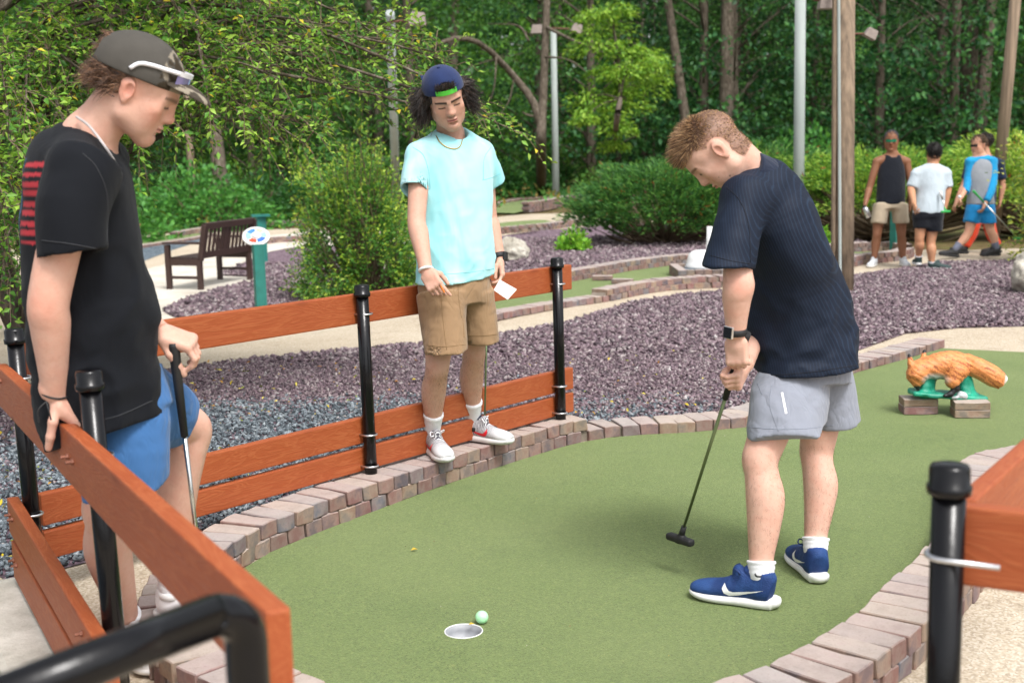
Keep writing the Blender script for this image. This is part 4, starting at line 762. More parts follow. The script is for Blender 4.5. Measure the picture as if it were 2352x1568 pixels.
def near(V, c, rr): return np.clip(1.6-np.linalg.norm((V-c)/np.asarray(rr), axis=1)*1.1, 0, 1)[:, None]
m = near(V, fx(2142, 868, -.02), (.06, .2, .026)); C = C*(1-m)+np.array(lin('#b9bbb5'))*(1+nz[:, None])*m; m = near(V, fx(2311, 876), (.03, .09, .05)); m = np.clip(m*2-.6, 0, 1); C = C*(1-m)+np.array((.75, .75, .73))*m
dk = np.zeros(len(V)); 
for op, p, k in lg: dk = np.maximum(dk, (p[0](*V.T.astype(np.float32)) < .006)*(V[:, 2] < fx(2150, 874)[2]))
dk = np.maximum(dk, near(V, fx(2088, 813), (.02, .04, .014))[:, 0] > .3); dk = np.maximum(dk, near(V, fx(2134, 809, .08), (.02, .04, .012))[:, 0] > .3); C[dk > 0] = (.012, .012, .014)
mesh_obj('fox', V, Q, attr_mat('fox_paint', .5, .15, 80, .5, 120, .4), fo, smooth=True, colors=C)
V, Q = build_sdf([('+', f_ell(fx(2205, 905, -.03), (.03, .02, .022)), .01), ('+', f_ell(fx(2188, 910, -.035), (.022, .015, .009)), .01)], .005, .02, lambda x, y, z: fbm(x, y, z, 50, 2)*.01).mesh(); mesh_obj('grey_rock', V, Q, simple('grey_paint', lin('#aeb4b6'), .6, var=.2), fo, smooth=True)
# ---- boulders
c = PG(1172, 604); boulder('boulder', 'pale boulder in the purple gravel behind the turquoise boy', (c[0]+.02, c[1]+.2, .11), (.24, .2, .17), 3, M_ROCK, .016)
c = PG(2380, 680); boulder('boulder', 'big white boulder beside the walking visitors path', (c[0]+.12, c[1]+.2, .14), (.28, .26, .25), 5, M_ROCK, .02)
for i, (x, y, rr, lab) in enumerate(((1114, 440, .3, 'grey stone block at the edge of the far wood'), (1190, 430, .26, 'small dark stone beside the far light pole'))):
    c = PG(x, y+6); boulder('boulder', lab, (c[0], c[1], .15), (rr, rr*.8, rr*.8), 20+i, simple('dark_stone%d' % i, lin('#77716a'), .9, var=.3, bump=.6, bscale=20), .04)
# ---- bench
M_BENCH = simple('brown_bench', lin('#3d2b27'), .5, var=.12, scale=6)
a, b, f = PG(462, 666), PG(574, 643), PG(406, 668); ux = nrm([*(b-a)[:2], 0]); uy = np.array([-ux[1], ux[0], 0]); Lb = np.linalg.norm((b-a)[:2])
if (f-a)@uy < 0: uy = -uy
dpth = .5; R3 = np.stack([ux, uy, [0, 0, 1]], 1); be = thing('park_bench', 'dark brown slatted bench on the pale concrete', 'bench', a)
def bb(x, y, z, sx, sy, sz, nm, tilt=0, par=None):
    Rt = R3 @ np.array(Matrix.Rotation(tilt, 3, 'X')); mb = MB(); mb.box(a+R3@np.array([x, y, z]), (sx, sy, sz), Rt); return mb.build(nm, M_BENCH, par or be, bevel=.004)
for x in (0, Lb):
    bb(x, .0, .22, .06, .07, .44, 'leg'); bb(x, dpth, .31, .06, .07, .62, 'leg'); bb(x, -.07, .65, .06, .07, .5, 'back_post', .2)
    bb(x, dpth/2-.02, .645, .075, dpth+.16, .03, 'arm_rest'); bb(x, dpth/2, .17, .035, dpth, .04, 'stretcher'); bb(x, dpth/2, .38, .04, dpth, .09, 'side_rail')
bb(Lb/2, -.115, .875, Lb, .045, .09, 'top_rail', .2); bb(Lb/2, -.015, .475, Lb, .045, .09, 'lower_rail', .2)
for i in range(12): bb(.09+(Lb-.18)*i/11, -.065, .675, .05 if i != 5 else .09, .022, .33, 'back_slat', .2)
for i in range(5): bb(Lb/2, .06+.1*i, .435, Lb, .085, .025, 'seat_slat')
# ---- teal posts with scoring disc
def teal_post(label, base, w, h, extra=None, name='sign_post'):
    base = np.asarray(base, float); o = thing(name, label, 'post', base); MB().box(base+[0, 0, h/2], (w, w*.7, h), np.array(Matrix.Rotation(.5, 3, 'Z'))).build('post', M_TEAL, o, bevel=.006); return o
pb0 = PG(602, 748); sp = teal_post('teal post carrying a round white scoring disc', (pb0[0], pb0[1], pb0[2]), .105, .8)
top = D(588, 543, np.linalg.norm(pb0-CAM)*.985); nrm_d = nrm([.12, -.62, .78]); ex = nrm(np.cross([0, 0, 1], nrm_d)*-1); ey = np.cross(nrm_d, ex)*-1
if ey[2] < 0: ey = -ey
MB().lathe([(.128, -.012), (.134, -.006), (.134, .006), (.126, .012), (.001, .012)], top, nrm_d, 40).build('disc', M_WHITE, sp, smooth=2)
for k, (a0, a1, hx) in enumerate(((200, 262, '#2f62c0'), (268, 318, '#d8452c'), (325, 25, '#8fd0b8'), (30, 85, '#3a78b8'), (95, 140, '#e8b49a'), (150, 195, '#8fc7b0'))):
    a1 = a1+360 if a1 < a0 else a1; an_ = np.radians(np.linspace(a0, a1, 8)); poly = [(.05*math.cos(q), .05*math.sin(q)) for q in an_]+[(.102*math.cos(q), .102*math.sin(q)) for q in an_[::-1]]
    MB().prism(poly, .002, top+nrm_d*.0135, ex, ey, nrm_d).build('colour_wedge', simple('wedge%d' % k, lin(hx), .5), sp)
MB().lathe([(.042, 0), (.04, .016), (.02, .022), (.001, .023)], top+nrm_d*.012, nrm_d, 24).build('hub', M_WHITE, sp, smooth=2)
pb1 = PG(604, 603); sp2 = teal_post('teal post with a flat top plate behind the scoring disc', pb1, .15, .78); MB().box(pb1+[0, 0, .8], (.3, .22, .035), np.array(Matrix.Rotation(.3, 3, 'Z'))).build('top_plate', M_TEAL, sp2)
pb2 = PG(2059, 578); teal_post('teal post behind the man in the black tank top', pb2, .16, .9)
# ---- poles with flood lights
M_PW = simple('weathered_pole_wood', lin('#786755'), .9, var=.45, scale=22, bump=1., bscale=60, stretch=(1, 1, .045)); M_PG = simple('grey_pole', lin('#98a09c'), .7, var=.12, scale=4, stretch=(1, 1, .2)); M_LAMP = simple('lamp_housing', lin('#8d8078'), .6); M_RUST = simple('rusty_bracket', lin('#6a4a3c'), .8)
def pole(label, base, top, r0, r1, mat, lamps=(), name='light_pole'):
    base, top = np.asarray(base), np.asarray(top); o = thing(name, label, 'pole', base); MB().tube([base-[0, 0, .1], (base+top)/2, top], [r0, (r0+r1)/2, r1], 16).build('pole', mat, o, smooth=2)
    for (c, s, dx, tl) in lamps:
        Rm = np.array(Matrix.Rotation(tl, 3, 'Y')); MB().box(c, s, Rm, .72).build('flood_light', M_LAMP, o, bevel=.01); q = np.array([top[0]+(base-top)[0]*0, top[1], c[2]-.02]); MB().tube([q, c-[0, 0, .02]], .03, 6).build('arm', M_RUST, o)
    return o
dp1 = 37.0; b_ = PG(1277, 458); pole('grey light pole with two box flood lights before the wood', b_, D(1271, 70, np.linalg.norm(b_)), .105, .09, M_PG, [(D(1234, 68, 37.4), (.42, .4, .26), 0, 0), (D(1325, 66, 37.4), (.36, .4, .26), 0, .35)])
b_ = PG(912, 508); pole('grey light pole half hidden by the arching branches', b_, D(896, 30, 26.5), .11, .095, M_PG, [(D(960, 44, 26.3), (.36, .4, .26), 0, .1)])
b_ = D(1836, 340, 18.5); b_[2] = 0; pole('pale straight pole rising behind the juniper hedge', b_, D(1839, -60, 18.5), .085, .08, M_PG)
b_ = PG(2342, 560); pole('brown pole at the end of the visitors path', (b_[0], b_[1]+1, 0), D(2338, -60, 18.2), .09, .08, M_PW)
b_ = PG(447, 517); pole('wooden pole standing in the grass beyond the bench', b_, D(428, 200, np.linalg.norm(b_)*.99), .1, .09, M_PW)
b_ = PG(1937, 672); wp = pole('tall weathered wooden pole with conduit behind the putting golfer', b_, D(1942, -80, np.linalg.norm(b_[:2])+.05), .105, .1, M_PW, (), 'utility_pole')
q0, q1 = np.array([b_[0]-.06, b_[1]-.1, .1]), D(1926, -80, 12.7); MB().tube([q0, q1], .016, 8).build('conduit', M_PG, wp)
q0, q1 = b_+[-.1, .02, -.1], D(1917, -80, 12.85); MB().box((q0+q1)/2, (.03, .06, np.linalg.norm(q1-q0)), frame(q1-q0, [0, 1, 0])[:, [1, 2, 0]]).build('side_plank', M_PW, wp)
lc = D(2000, 78, 13.2); MB().box(lc, (.13, .12, .1), np.array(Matrix.Rotation(.5, 3, 'Y')), .8).build('flood_light', M_LAMP, wp, bevel=.006); MB().tube([D(1950, 78, 13.2), lc], .012, 6).build('arm', M_RUST, wp)
lc = D(1898, 8, 13); MB().box(lc, (.17, .16, .12), None, .8).build('flood_light', M_LAMP, wp, bevel=.006); MB().tube([D(1850, -6, 13), D(1935, 12, 13)], .015, 6).build('arm', M_RUST, wp)
MB().box(D(1949, 378, 12.75), (.02, .01, .07)).build('yellow_tag', simple('yellow_tag', lin('#d8c832'), .5), wp)
# ---- white bell ornament in its square paver bed
pa = PG(1558, 646); pw = thing('paver_planter', 'low square paver bed holding the white bell ornament', 'planter', (pa[0], pa[1], 0)); sq = 1.0
for k in range(2):
    for i in range(10):
        for (x, y, an_) in ((i*.1+.05, .05, 0), (i*.1+.05, sq-.05, 0), (.05, i*.1+.05, 1), (sq-.05, i*.1+.05, 1)):
            inst('brick', random.choice(BRK), pw, Matrix.Translation((pa[0]+x*.95, pa[1]+y*.8, BH*(k+.5))) @ Matrix.Rotation(an_*math.pi/2, 4, 'Z') @ Matrix.Diagonal((.93, .5, 1, 1)))
tag(sheet('gravel_bed', [(pa[0]+.05, pa[1]+.05), (pa[0]+.9, pa[1]+.05), (pa[0]+.9, pa[1]+.72), (pa[0]+.05, pa[1]+.72)], .09, M_GBED2, drape=False), kind='structure')
cb = np.array([*PG(1614, 634)[:2], .09])+[0, .1, 0]; wo_ = thing('bell_ornament', 'white bell shaped ornament with an upright white handle', 'ornament', cb)
MB().lathe([(.19, 0), (.195, .02), (.175, .05), (.165, .1), (.145, .165), (.11, .19), (.06, .205), (.001, .21)], cb, n=28).build('bell', M_WHITE, wo_, smooth=2)
MB().tube([cb+[.1, .1, .1], cb+[.105, .1, .3], cb+[.115, .1, .47]], [.035, .033, .036], 12).build('handle', M_WHITE, wo_, smooth=2)
wb = PG(1903, 622); wb_ = thing('white_box', 'white box shaped prop standing beside the wooden pole', 'box', wb); MB().box(wb+[-.08, .1, .12], (.3, .25, .24)).build('box', M_WHITE, wb_, bevel=.02); MB().lathe([(.03, 0), (.04, .03), (.03, .06), (.001, .07)], wb+[-.1, .1, .4], n=14).build('knob', M_WHITE, wb_, smooth=2); MB().tube([wb+[-.1, .1, .2], wb+[-.1, .1, .42]], .02, 8).build('stem', M_WHITE, wb_)

r = np.random.default_rng(91); n = 110; x = r.uniform(-.9, 2.6, n); y = r.uniform(3.3, 8, n); k = in_poly(x, y, gpoly); x, y = x[k], y[k]; n = len(x)
V, Fc = leaf_quads(np.stack([x, y, np.full(n, .0085)], 1), np.stack([r.normal(size=n), r.normal(size=n), r.normal(0, .2, n)], 1), np.stack([r.normal(0, .3, n), r.normal(0, .3, n), np.ones(n)], 1), r.uniform(.003, .009, n), .6, .2)
tag(mesh_obj('debris', V, Fc, M_DRY, colors=np.repeat(np.array([lin(h) for h in ('#8a5a34', '#c9c2b0', '#b59a4a', '#4a3a26')])[r.integers(0, 4, n)], 4, 0)), 'tiny bits of bark and grit on the main green', 'debris', kind='stuff')
# ------------------------------------------------------------------ people: shared modelling
def head_frame(f, u):
    f = nrm(f); u = np.asarray(u, float); u = nrm(u-f*(u@f)); l = np.cross(u, f); return np.stack([f, l, u], 1)
def head_prims(c, R, s=1., jaw=1.):
    c = np.asarray(c, float)
    def T(p): return c+R@(np.asarray(p, float)*s)
    def E(p, r_, k, op='+', Rr=None): return (op, f_ell(T(p), np.asarray(r_)*s, R if Rr is None else R@Rr), k*s)
    def K(a, b, ra, rb, k, op='+'): return (op, f_cone(T(a), T(b), ra*s, rb*s), k*s)
    L = [E((-.012, 0, .046), (.098, .075, .086), .02), E((.03, 0, -.015), (.06, .058, .085), .03), E((.042, 0, .055), (.047, .06, .052), .03),
         E((.077, 0, -.090), (.017, .022, .016), .03), E((.066, 0, -.052), (.028, .034, .032), .025)]
    for q in (-1, 1):
        L += [K((.068, q*.012, -.090), (.004, q*.052*jaw, -.056), .017, .017, .03), K((.004, q*.052*jaw, -.056), (-.006, q*.06, .0), .017, .016, .025), E((.054, q*.042, -.012), (.024, .018, .02), .03), E((.036, q*.040, -.048), (.036, .021, .04), .03),
              K((.09, q*.01, .034), (.073, q*.046, .036), .0085, .008, .014), E((.102, q*.031, .017), (.017, .017, .011), .012, '-'), E((.0735, q*.032, .017), (.0135, .0155, .0125), .006),
              E((.0945, q*.0115, -.0205), (.011, .0075, .0075), .008), K((.07, q*.046, .02), (.066, q*.05, -.005), .006, .01, .015)]
    L += [K((.08, 0, .03), (.088, 0, -.012), .011, .017, .012), K((.0885, 0, .032), (.1035, 0, -.01), .0075, .0095, .012), E((.1055, 0, -.0155), (.0105, .0108, .0095), .01), E((.094, 0, -.027), (.009, .009, .005), .008),
          E((.096, 0, -.0458), (.0085, .021, .0046), .006), E((.0945, 0, -.0552), (.0085, .0185, .0055), .006), E((.105, 0, -.0503), (.012, .022, .0012), .004, '-'), E((.092, 0, -.068), (.012, .016, .005), .01, '-')]
    for q in (-1, 1):
        er = np.array(Matrix.Rotation(.25*q, 3, 'Z') @ Matrix.Rotation(-.15, 3, 'Y'))
        L += [E((-.014, q*.078, .004), (.02, .0075, .032), .006, '+', er), E((-.018, q*.0815, .016), (.019, .006, .017), .004, '+', er), E((-.007, q*.088, .004), (.0115, .0075, .018), .004, '-', er), E((-.008, q*.077, -.024), (.009, .006, .009), .004, '+', er)]
    return L
def paint_head(V, c, R, s, skin, hair, lips, brow=.9, lash=1., stub=0., red=.5, scalp=None):
    q = ((V-c)@R)/s; f, l, u = q.T; al = np.abs(l); C = np.tile(np.asarray(skin, float), (len(V), 1)); inh = np.linalg.norm(q*[1, 1.1, .9], axis=1) < .17
    def mixc(m, col): m = np.clip(m, 0, 1)[:, None]*inh[:, None]; C[:] = C*(1-m)+np.asarray(col)*m
    rd = np.asarray(skin)*[1.02, .72, .68]
    mixc(red*np.exp(-((f-.06)/.035)**2-((al-.047)/.02)**2-((u+.022)/.022)**2), rd); mixc(red*np.exp(-((f-.106)/.02)**2-(l/.015)**2-((u+.015)/.015)**2), rd); mixc(1.1*red*np.exp(-((al-.082)/.013)**2-((f+.012)/.03)**2-((u-.003)/.03)**2), rd)
    if stub: mixc(stub*(f > .07)*np.exp(-(l/.03)**2-((u+.036)/.0065)**2), hair); mixc(.35*stub*(f > .05)*np.exp(-((u+.085)/.03)**2), np.asarray(skin)*.75)
    mixc(.7*(f > .085)*(al < .023)*np.exp(-((u+.0505+.03*al)/.0068)**4), lips); mixc(.8*(f > .085)*(al < .023)*np.exp(-((u+.0503)/.0016)**2), np.asarray(lips)*.35)
    bc = .0345+.05*np.clip(al-.01, 0, .03)-.12*np.clip(al-.042, 0, 1); mixc(brow*(f > .04)*(al > .0095)*(al < .057)*np.exp(-((u-bc)/(.0062-.07*np.clip(al-.03, 0, 1)))**4), hair)
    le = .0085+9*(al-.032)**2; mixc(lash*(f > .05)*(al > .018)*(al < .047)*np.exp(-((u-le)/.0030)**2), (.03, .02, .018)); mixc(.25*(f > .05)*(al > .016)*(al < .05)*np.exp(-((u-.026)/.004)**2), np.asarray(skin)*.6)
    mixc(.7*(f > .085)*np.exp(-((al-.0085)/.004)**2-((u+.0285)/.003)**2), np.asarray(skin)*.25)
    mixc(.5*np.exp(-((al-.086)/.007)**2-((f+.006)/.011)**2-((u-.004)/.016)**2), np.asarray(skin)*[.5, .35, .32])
    if scalp is not None: mixc((.62+.3*np.clip((u-.05)/.03, 0, 1))*scalp(f, al, u), np.asarray(hair)*.95)
    return C
def hand_prims(w, x, z, tside, curls, thumb=None, s=1., spread=.06):
    """w wrist, x towards the fingers, z back of the hand, tside +1/-1: thumb on cross(z,x)*tside; curls: per finger 3 bend angles"""
    x = nrm(x); z = nrm(np.asarray(z)-x*(np.asarray(z)@x)); y = np.cross(z, x)*tside; R = np.stack([x, y, z], 1); w = np.asarray(w, float)
    L = [('+', f_cone(w-x*.02*s, w+x*.03*s, .026*s, .026*s, z, .78), .01), ('+', f_box(w+(x*.053+y*.0)*s, np.array((.043, .039, .0135))*s, R, .0125*s), .015*s), ('+', f_ell(w+(x*.035+y*.02-z*.008)*s, np.array((.028, .018, .014))*s, R), .01)]
    tips = []
    for i, (yo, Lf, rr) in enumerate(((.029, .070, .0088), (.0098, .078, .009), (-.0098, .073, .0086), (-.0285, .058, .0076))):
        p = w+(x*(.088-.006*(i == 3)-.002*(i == 0))+y*yo)*s; a = 0; d0 = nrm(x+y*(spread*(1.5-i))); L.append(('+', f_ell(p+z*.002*s, np.array((.011, .0098, .0105))*s, R), .006*s))
        for j, fr in enumerate((.46, .3, .24)):
            a += curls[i][j]; d = d0*math.cos(a)-z*math.sin(a); p2 = p+d*Lf*fr*s; r0 = rr*(1-.08*j)*s; L.append(('+', f_cone(p, p2, r0, r0*.93), .004*s)); p = p2
        tips.append(p)
    th = thumb or [((.55, .8, -.2), .04), ((.85, .45, -.25), .032), ((.95, .2, -.2), .026)]; p = w+(x*.018+y*.022-z*.006)*s; rr = .0125*s
    for d, ln in th: d = nrm(R@np.asarray(d, float)); p2 = p+d*ln*s; L.append(('+', f_cone(p, p2, rr, rr*.88), .006*s)); p = p2; rr *= .9
    return L, tips+[p]
def arm_prims(sh, el, wr, s=1., r_=(.05, .041, .043, .028)):
    sh, el, wr = map(np.asarray, (sh, el, wr)); w_ = nrm(np.cross(el-sh, wr-el)+[.01, .01, 0]); q = lambda c, r0: (c, r0*s, r0*s, w_)
    return [('+', f_loft([q(sh, r_[0]), q(sh+(el-sh)*.5, (r_[0]+r_[1])*.5), q(el, r_[1]), q(el+(wr-el)*.25, r_[2]), q(el+(wr-el)*.65, (r_[2]+r_[3])*.48), q(wr, r_[3])], 6), .006)]
def leg_prims(hip, kn, an, back, s=1., r_=(.08, .058, .055, .057, .036)):
    hip, kn, an = map(np.asarray, (hip, kn, an)); b = nrm(back); w_ = nrm(np.cross(b, an-kn)); q = lambda c, r0, k=1.: (c, r0*s*k, r0*s, w_)
    return [('+', f_loft([q(hip, r_[0]), q(hip+(kn-hip)*.6, r_[0]*.82), q(kn-b*.004*s, r_[2], .95), q(kn+(an-kn)*.14, r_[2]*.95), q(kn+(an-kn)*.34+b*.012*s, r_[3]), q(kn+(an-kn)*.6+b*.007*s, r_[3]*.83), q(kn+(an-kn)*.82, r_[4]*1.04), q(an, r_[4]*.9), q(an+(an-kn)*.04, .026)], 6), .006), ('+', f_ell(kn-b*.018*s, (.036*s, .036*s, .042*s)), .025)]
def region(prims, lo, hi, h):
    G = Grid(lo, hi, h)
    for op, p, k in prims: (G.add if op == '+' else G.sub)(p, k)
    return G.mesh()
def body_mesh(prims, fine, h=.0085):
    """one skin surface: boxes (lo,hi,step) get a finer grid, the rest a coarser one"""
    lo = np.min([p[1][1] for p in prims if p[0] == '+'], 0)-.02; hi = np.max([p[1][2] for p in prims if p[0] == '+'], 0)+.02; parts = [region(prims, a, b, s) for a, b, s in fine]; V, Q = region(prims, lo, hi, h)
    ok = np.ones(len(V), bool)
    for a, b, s in fine: ok &= ~np.all((V > np.asarray(a)+2*s) & (V < np.asarray(b)-2*s), axis=1)
    Q = Q[ok[Q].any(1)]; u = np.unique(Q); mp = np.zeros(len(V), int); mp[u] = np.arange(len(u)); parts.append((V[u], mp[Q])); V, Q, _ = merge(parts); return V, Q
def box_of(prims, pad=.012):
    p = [q[1] for q in prims if q[0] == '+']; return np.min([q[1] for q in p], 0)-pad, np.max([q[2] for q in p], 0)+pad
def cloth(name, prims, h, mat, parent, cuts=(), folds=None, subs=(), smooth_k=.004, colors=None, pad=.03):
    lo = np.min([p[1][1] for p in prims], 0)-pad; hi = np.max([p[1][2] for p in prims], 0)+pad; G = Grid(lo, hi, h)
    for op, p, k in prims: (G.add if op == '+' else G.sub)(p, k)
    if folds is not None: G.disp(folds, band=.06)
    for c, n in cuts: G.cut(c, n, smooth_k)
    for p, k in subs: G.sub(p, k)
    V, Q = G.mesh(); return mesh_obj(name, V, Q, mat, parent, smooth=True, colors=colors(V) if colors else None)
def plane_cut_prims(prims, c, n):    # limit later
    return prims
def f_cut(p, c, n, k=.004):          # a primitive ended by a plane
    n = nrm(n).astype(np.float32); c = np.asarray(c, np.float32); f0 = p[0]
    return (lambda X, Y, Z: smax(f0(X, Y, Z), (X-c[0])*n[0]+(Y-c[1])*n[1]+(Z-c[2])*n[2], k)), p[1], p[2]
def strands(roots, dirs, length, n_seg=5, rad=.0011, curl=.0, droop=0., seed=0, taper=.2, wave=40.):
    """thin 3-sided hair strands"""
    r = np.random.default_rng(seed); n = len(roots); d = dirs/(np.linalg.norm(dirs, axis=1, keepdims=True)+1e-9); length = np.broadcast_to(length, (n,))
    ph = r.uniform(0, 6.28, (n, 1)); a = np.cross(d, rnd_dir(r, n)); a /= np.linalg.norm(a, axis=1, keepdims=True)+1e-9; b = np.cross(d, a); pts = []
    for i in range(n_seg+1):
        t = i/n_seg; s = (length*t)[:, None]; pts.append(roots+d*s+curl*t*(a*np.sin(ph+wave*s)+b*np.cos(ph+wave*s))+np.array([0, 0, -droop])*(s*t))
    pts = np.stack(pts, 1); V = []
    for j in range(3):
        an_ = 2.094*j; V.append(pts+(a*math.cos(an_)+b*math.sin(an_))[:, None]*(rad*np.linspace(1, taper, n_seg+1))[None, :, None])
    V = np.stack(V, 2).reshape(-1, 3); base = (np.arange(n)*(n_seg+1)*3)[:, None, None]; q = []
    for i in range(n_seg):
        for j in range(3): q.append([i*3+j, i*3+(j+1) % 3, (i+1)*3+(j+1) % 3, (i+1)*3+j])
    return V, (base+np.array(q)[None]).reshape(-1, 4)
def decal(obj, poly, o, ex, ey, dr, mat, name, off=.0012, sub=3):
    """flat printed mark laid onto the surface of obj (its mesh coords): poly in the (ex,ey) plane at o, cast along dr"""
    from mathutils.bvhtree import BVHTree
    bvh = BVHTree.FromPolygons([v.co[:] for v in obj.data.vertices], [p.vertices[:] for p in obj.data.polygons]); bm = bmesh.new(); o, ex, ey, dr = map(lambda q: np.asarray(q, float), (o, ex, ey, dr))
    fc = bm.faces.new([bm.verts.new(o+ex*p[0]+ey*p[1]) for p in poly]); bmesh.ops.triangulate(bm, faces=[fc]); bmesh.ops.subdivide_edges(bm, edges=bm.edges[:], cuts=sub, use_grid_fill=True)
    for v in bm.verts:
        h = bvh.ray_cast(v.co, Vector(dr))
        if h[0] is not None: v.co = h[0]-Vector(dr)*off
        else:
            h = bvh.find_nearest(v.co); v.co = h[0]-Vector(dr)*off
    me = bpy.data.meshes.new(name); bm.to_mesh(me); bm.free(); me.materials.append(mat); q = bpy.data.objects.new(name, me); COL.objects.link(q); q.parent = obj; return q
def seam(obj, paths, mat, r_=.0013, name='seam', lift=.0004):
    """stitched seams: thread laid on the cloth where the sight lines through these photo pixels meet it"""
    from mathutils.bvhtree import BVHTree
    bvh = BVHTree.FromPolygons([v.co[:] for v in obj.data.vertices], [p.vertices[:] for p in obj.data.polygons]); o_ = Vector(CAM-wl(obj))
    for path in paths:
        q = spline(path, max(8, len(path)*7)); pts = []
        for x, y in q:
            d = Vector(nrm(ray(x, y))); h = bvh.ray_cast(o_, d)
            if h[0] is not None: pts.append(np.array(h[0])-np.array(d)*lift)
        run = []
        for p in pts+[None]:
            if p is not None and (not run or np.linalg.norm(p-run[-1]) < .06): run.append(p); continue
            if len(run) > 3: mb = MB(); mb.tube(np.array(run)+wl(obj), r_, 5); mb.build(name, mat, obj, smooth=2)
            run = [p] if p is not None else []
SWOOSH = [(.084, .070), (.090, .054), (.083, .040), (.066, .033), (.04, .038), (-.04, .066), (.03, .051), (.056, .047), (.067, .049), (.075, .058)]
SHOES = {}
def shoe(parent, ank, toe, z0, mats, s=1., lean=0., swoosh=True, sides=(1, -1), name='shoe', laces=True, h=.0038):
    """mats: upper, sole, lace, mark, collar"""
    key = (round(s, 3), h, mats[0].name)
    prims = [('+', f_loft([((-.052, 0, .05), .033, .042, (0, 1, 0)), ((-.01, 0, .056), .036, .046, (0, 1, 0)), ((.05, 0, .05), .038, .04, (0, 1, 0)), ((.1, 0, .041), .042, .032, (0, 1, 0)), ((.15, 0, .036), .043, .028, (0, 1, 0)), ((.185, 0, .031), .034, .022, (0, 1, 0)), ((.2, 0, .028), .02, .014, (0, 1, 0))]), .01), ('+', f_cone((-.022, 0, .06), (-.03, 0, .092), .04, .037), .02), ('+', f_cone((.02, 0, .075), (.048, 0, .104), .028, .02), .02)]
    if key in SHOES: up = bpy.data.objects.new(name, SHOES[key][0]); so_ = bpy.data.objects.new('sole', SHOES[key][1]); COL.objects.link(up); COL.objects.link(so_)
    else:
     G = build_sdf(prims, h, .012); G.sub(f_cone((-.024, 0, .088), (-.02, 0, .14), .0285, .036), .005); G.cut((0, 0, .022), (0, 0, -1)); V, Q = G.mesh()
     up = mesh_obj(name, V*s, Q, mats[0], None, smooth=True)
     sp = [('+', f_loft([((-.058, 0, .018), .034, .026, (0, 1, 0)), ((-.02, 0, .018), .04, .026, (0, 1, 0)), ((.05, 0, .017), .04, .024, (0, 1, 0)), ((.11, 0, .016), .048, .022, (0, 1, 0)), ((.16, 0, .018), .046, .02, (0, 1, 0)), ((.192, 0, .023), .032, .016, (0, 1, 0)), ((.203, 0, .027), .018, .01, (0, 1, 0))]), .01), ('+', f_ell((-.066, 0, .024), (.018, .029, .02)), .02)]
     G = build_sdf(sp, h, .012); G.cut((0, 0, .036), (-.0, 0, 1), .008); G.cut((0, 0, 0.001), (0, 0, -1)); V, Q = G.mesh()
     so_ = mesh_obj('sole', V*s, Q, mats[1], None, smooth=True); SHOES[key] = (up.data, so_.data)
    x = np.asarray(toe, float).copy(); x[2] = 0; R = frame(x, [0, 0, 1]); Mx = Matrix([[*R[i], 0] for i in range(3)]+[[0, 0, 0, 1]]); Mx = Mx @ Matrix.Rotation(lean, 4, 'Y')
    Mx.translation = Vector(np.array([ank[0], ank[1], z0])+R[:, 0]*.022*s-wl(parent)); up.parent = parent; up.matrix_local = Mx; so_.parent = up; so_.matrix_local = Matrix()
    if laces:
        mb = MB()
        for i in range(5):
            xx = .05+.019*i; zz = .092-.0085*i-.0008*i*i; mb.tube(np.array([(xx, -.022, zz-.008), (xx+.004, 0, zz+.003), (xx+.008, .022, zz-.008)])*s, .0028*s, 6)
        mb.tube(spline(np.array([(.045, .004, .105), (.05, .03, .118), (.03, .04, .108), (.05, .006, .1)])*s, 10), .0024*s, 6); mb.tube(spline(np.array([(.045, -.004, .105), (.055, -.03, .116), (.075, -.036, .1), (.05, -.006, .1)])*s, 10), .0024*s, 6)
        q = mb.build('laces', mats[2], None, smooth=True); q.parent = up
    if len(mats) > 4:
        G = build_sdf([('+', f_cone((-.024, 0, .096), (-.026, 0, .102), .0355, .0355), .004), ('+', f_cone((0, 0, .098), (.014, 0, .108), .026, .02), .01)], .0035, .01); G.sub(f_cone((-.022, 0, .07), (-.02, 0, .14), .0285, .034), .004); G.cut((0, 0, .088), (0, 0, -1)); V, Q = G.mesh(); q = mesh_obj('collar', V*s, Q, mats[4], None, smooth=True); q.parent = up
    if swoosh:
        for sd in sides: decal(up, [(p[0]*s, p[1]*s) for p in SWOOSH], (0, sd*.12, 0), (1, 0, 0), (0, 0, 1), (0, -sd, 0), mats[3], 'swoosh')
    return up
def sock(parent, g, top, ra, rb, mat, name='sock'):
    """from inside the shoe (g at ground) to top"""
    g, top = np.asarray(g, float), np.asarray(top, float); a0 = g+[0, 0, .058]; a1 = np.array([g[0], g[1], g[2]+.1]); pts = [a0, (a0+a1)/2, a1]+[a1+(top-a1)*t for t in np.linspace(.2, 1, 8)]; rr = np.r_[.024, .029, ra*.92, np.linspace(ra*.95, rb, 8)*(1+.025*np.sin(np.arange(8)*2.3))]; rr[-1] *= 1.02; rr[-2] *= 1.04; pts.append(top-(top-a1)*.03); rr = np.r_[rr, rb*.9]; return MB().tube(pts, rr, 22).build(name, mat, parent, smooth=2)
def band(parent, c, ax, r_, wdt, th, mat, name):
    c, ax = np.asarray(c, float), nrm(ax); return MB().lathe([(r_, -wdt/2), (r_+th, -wdt/2+th*.3), (r_+th, wdt/2-th*.3), (r_, wdt/2)], c, ax, 24).build(name, mat, parent, smooth=2)
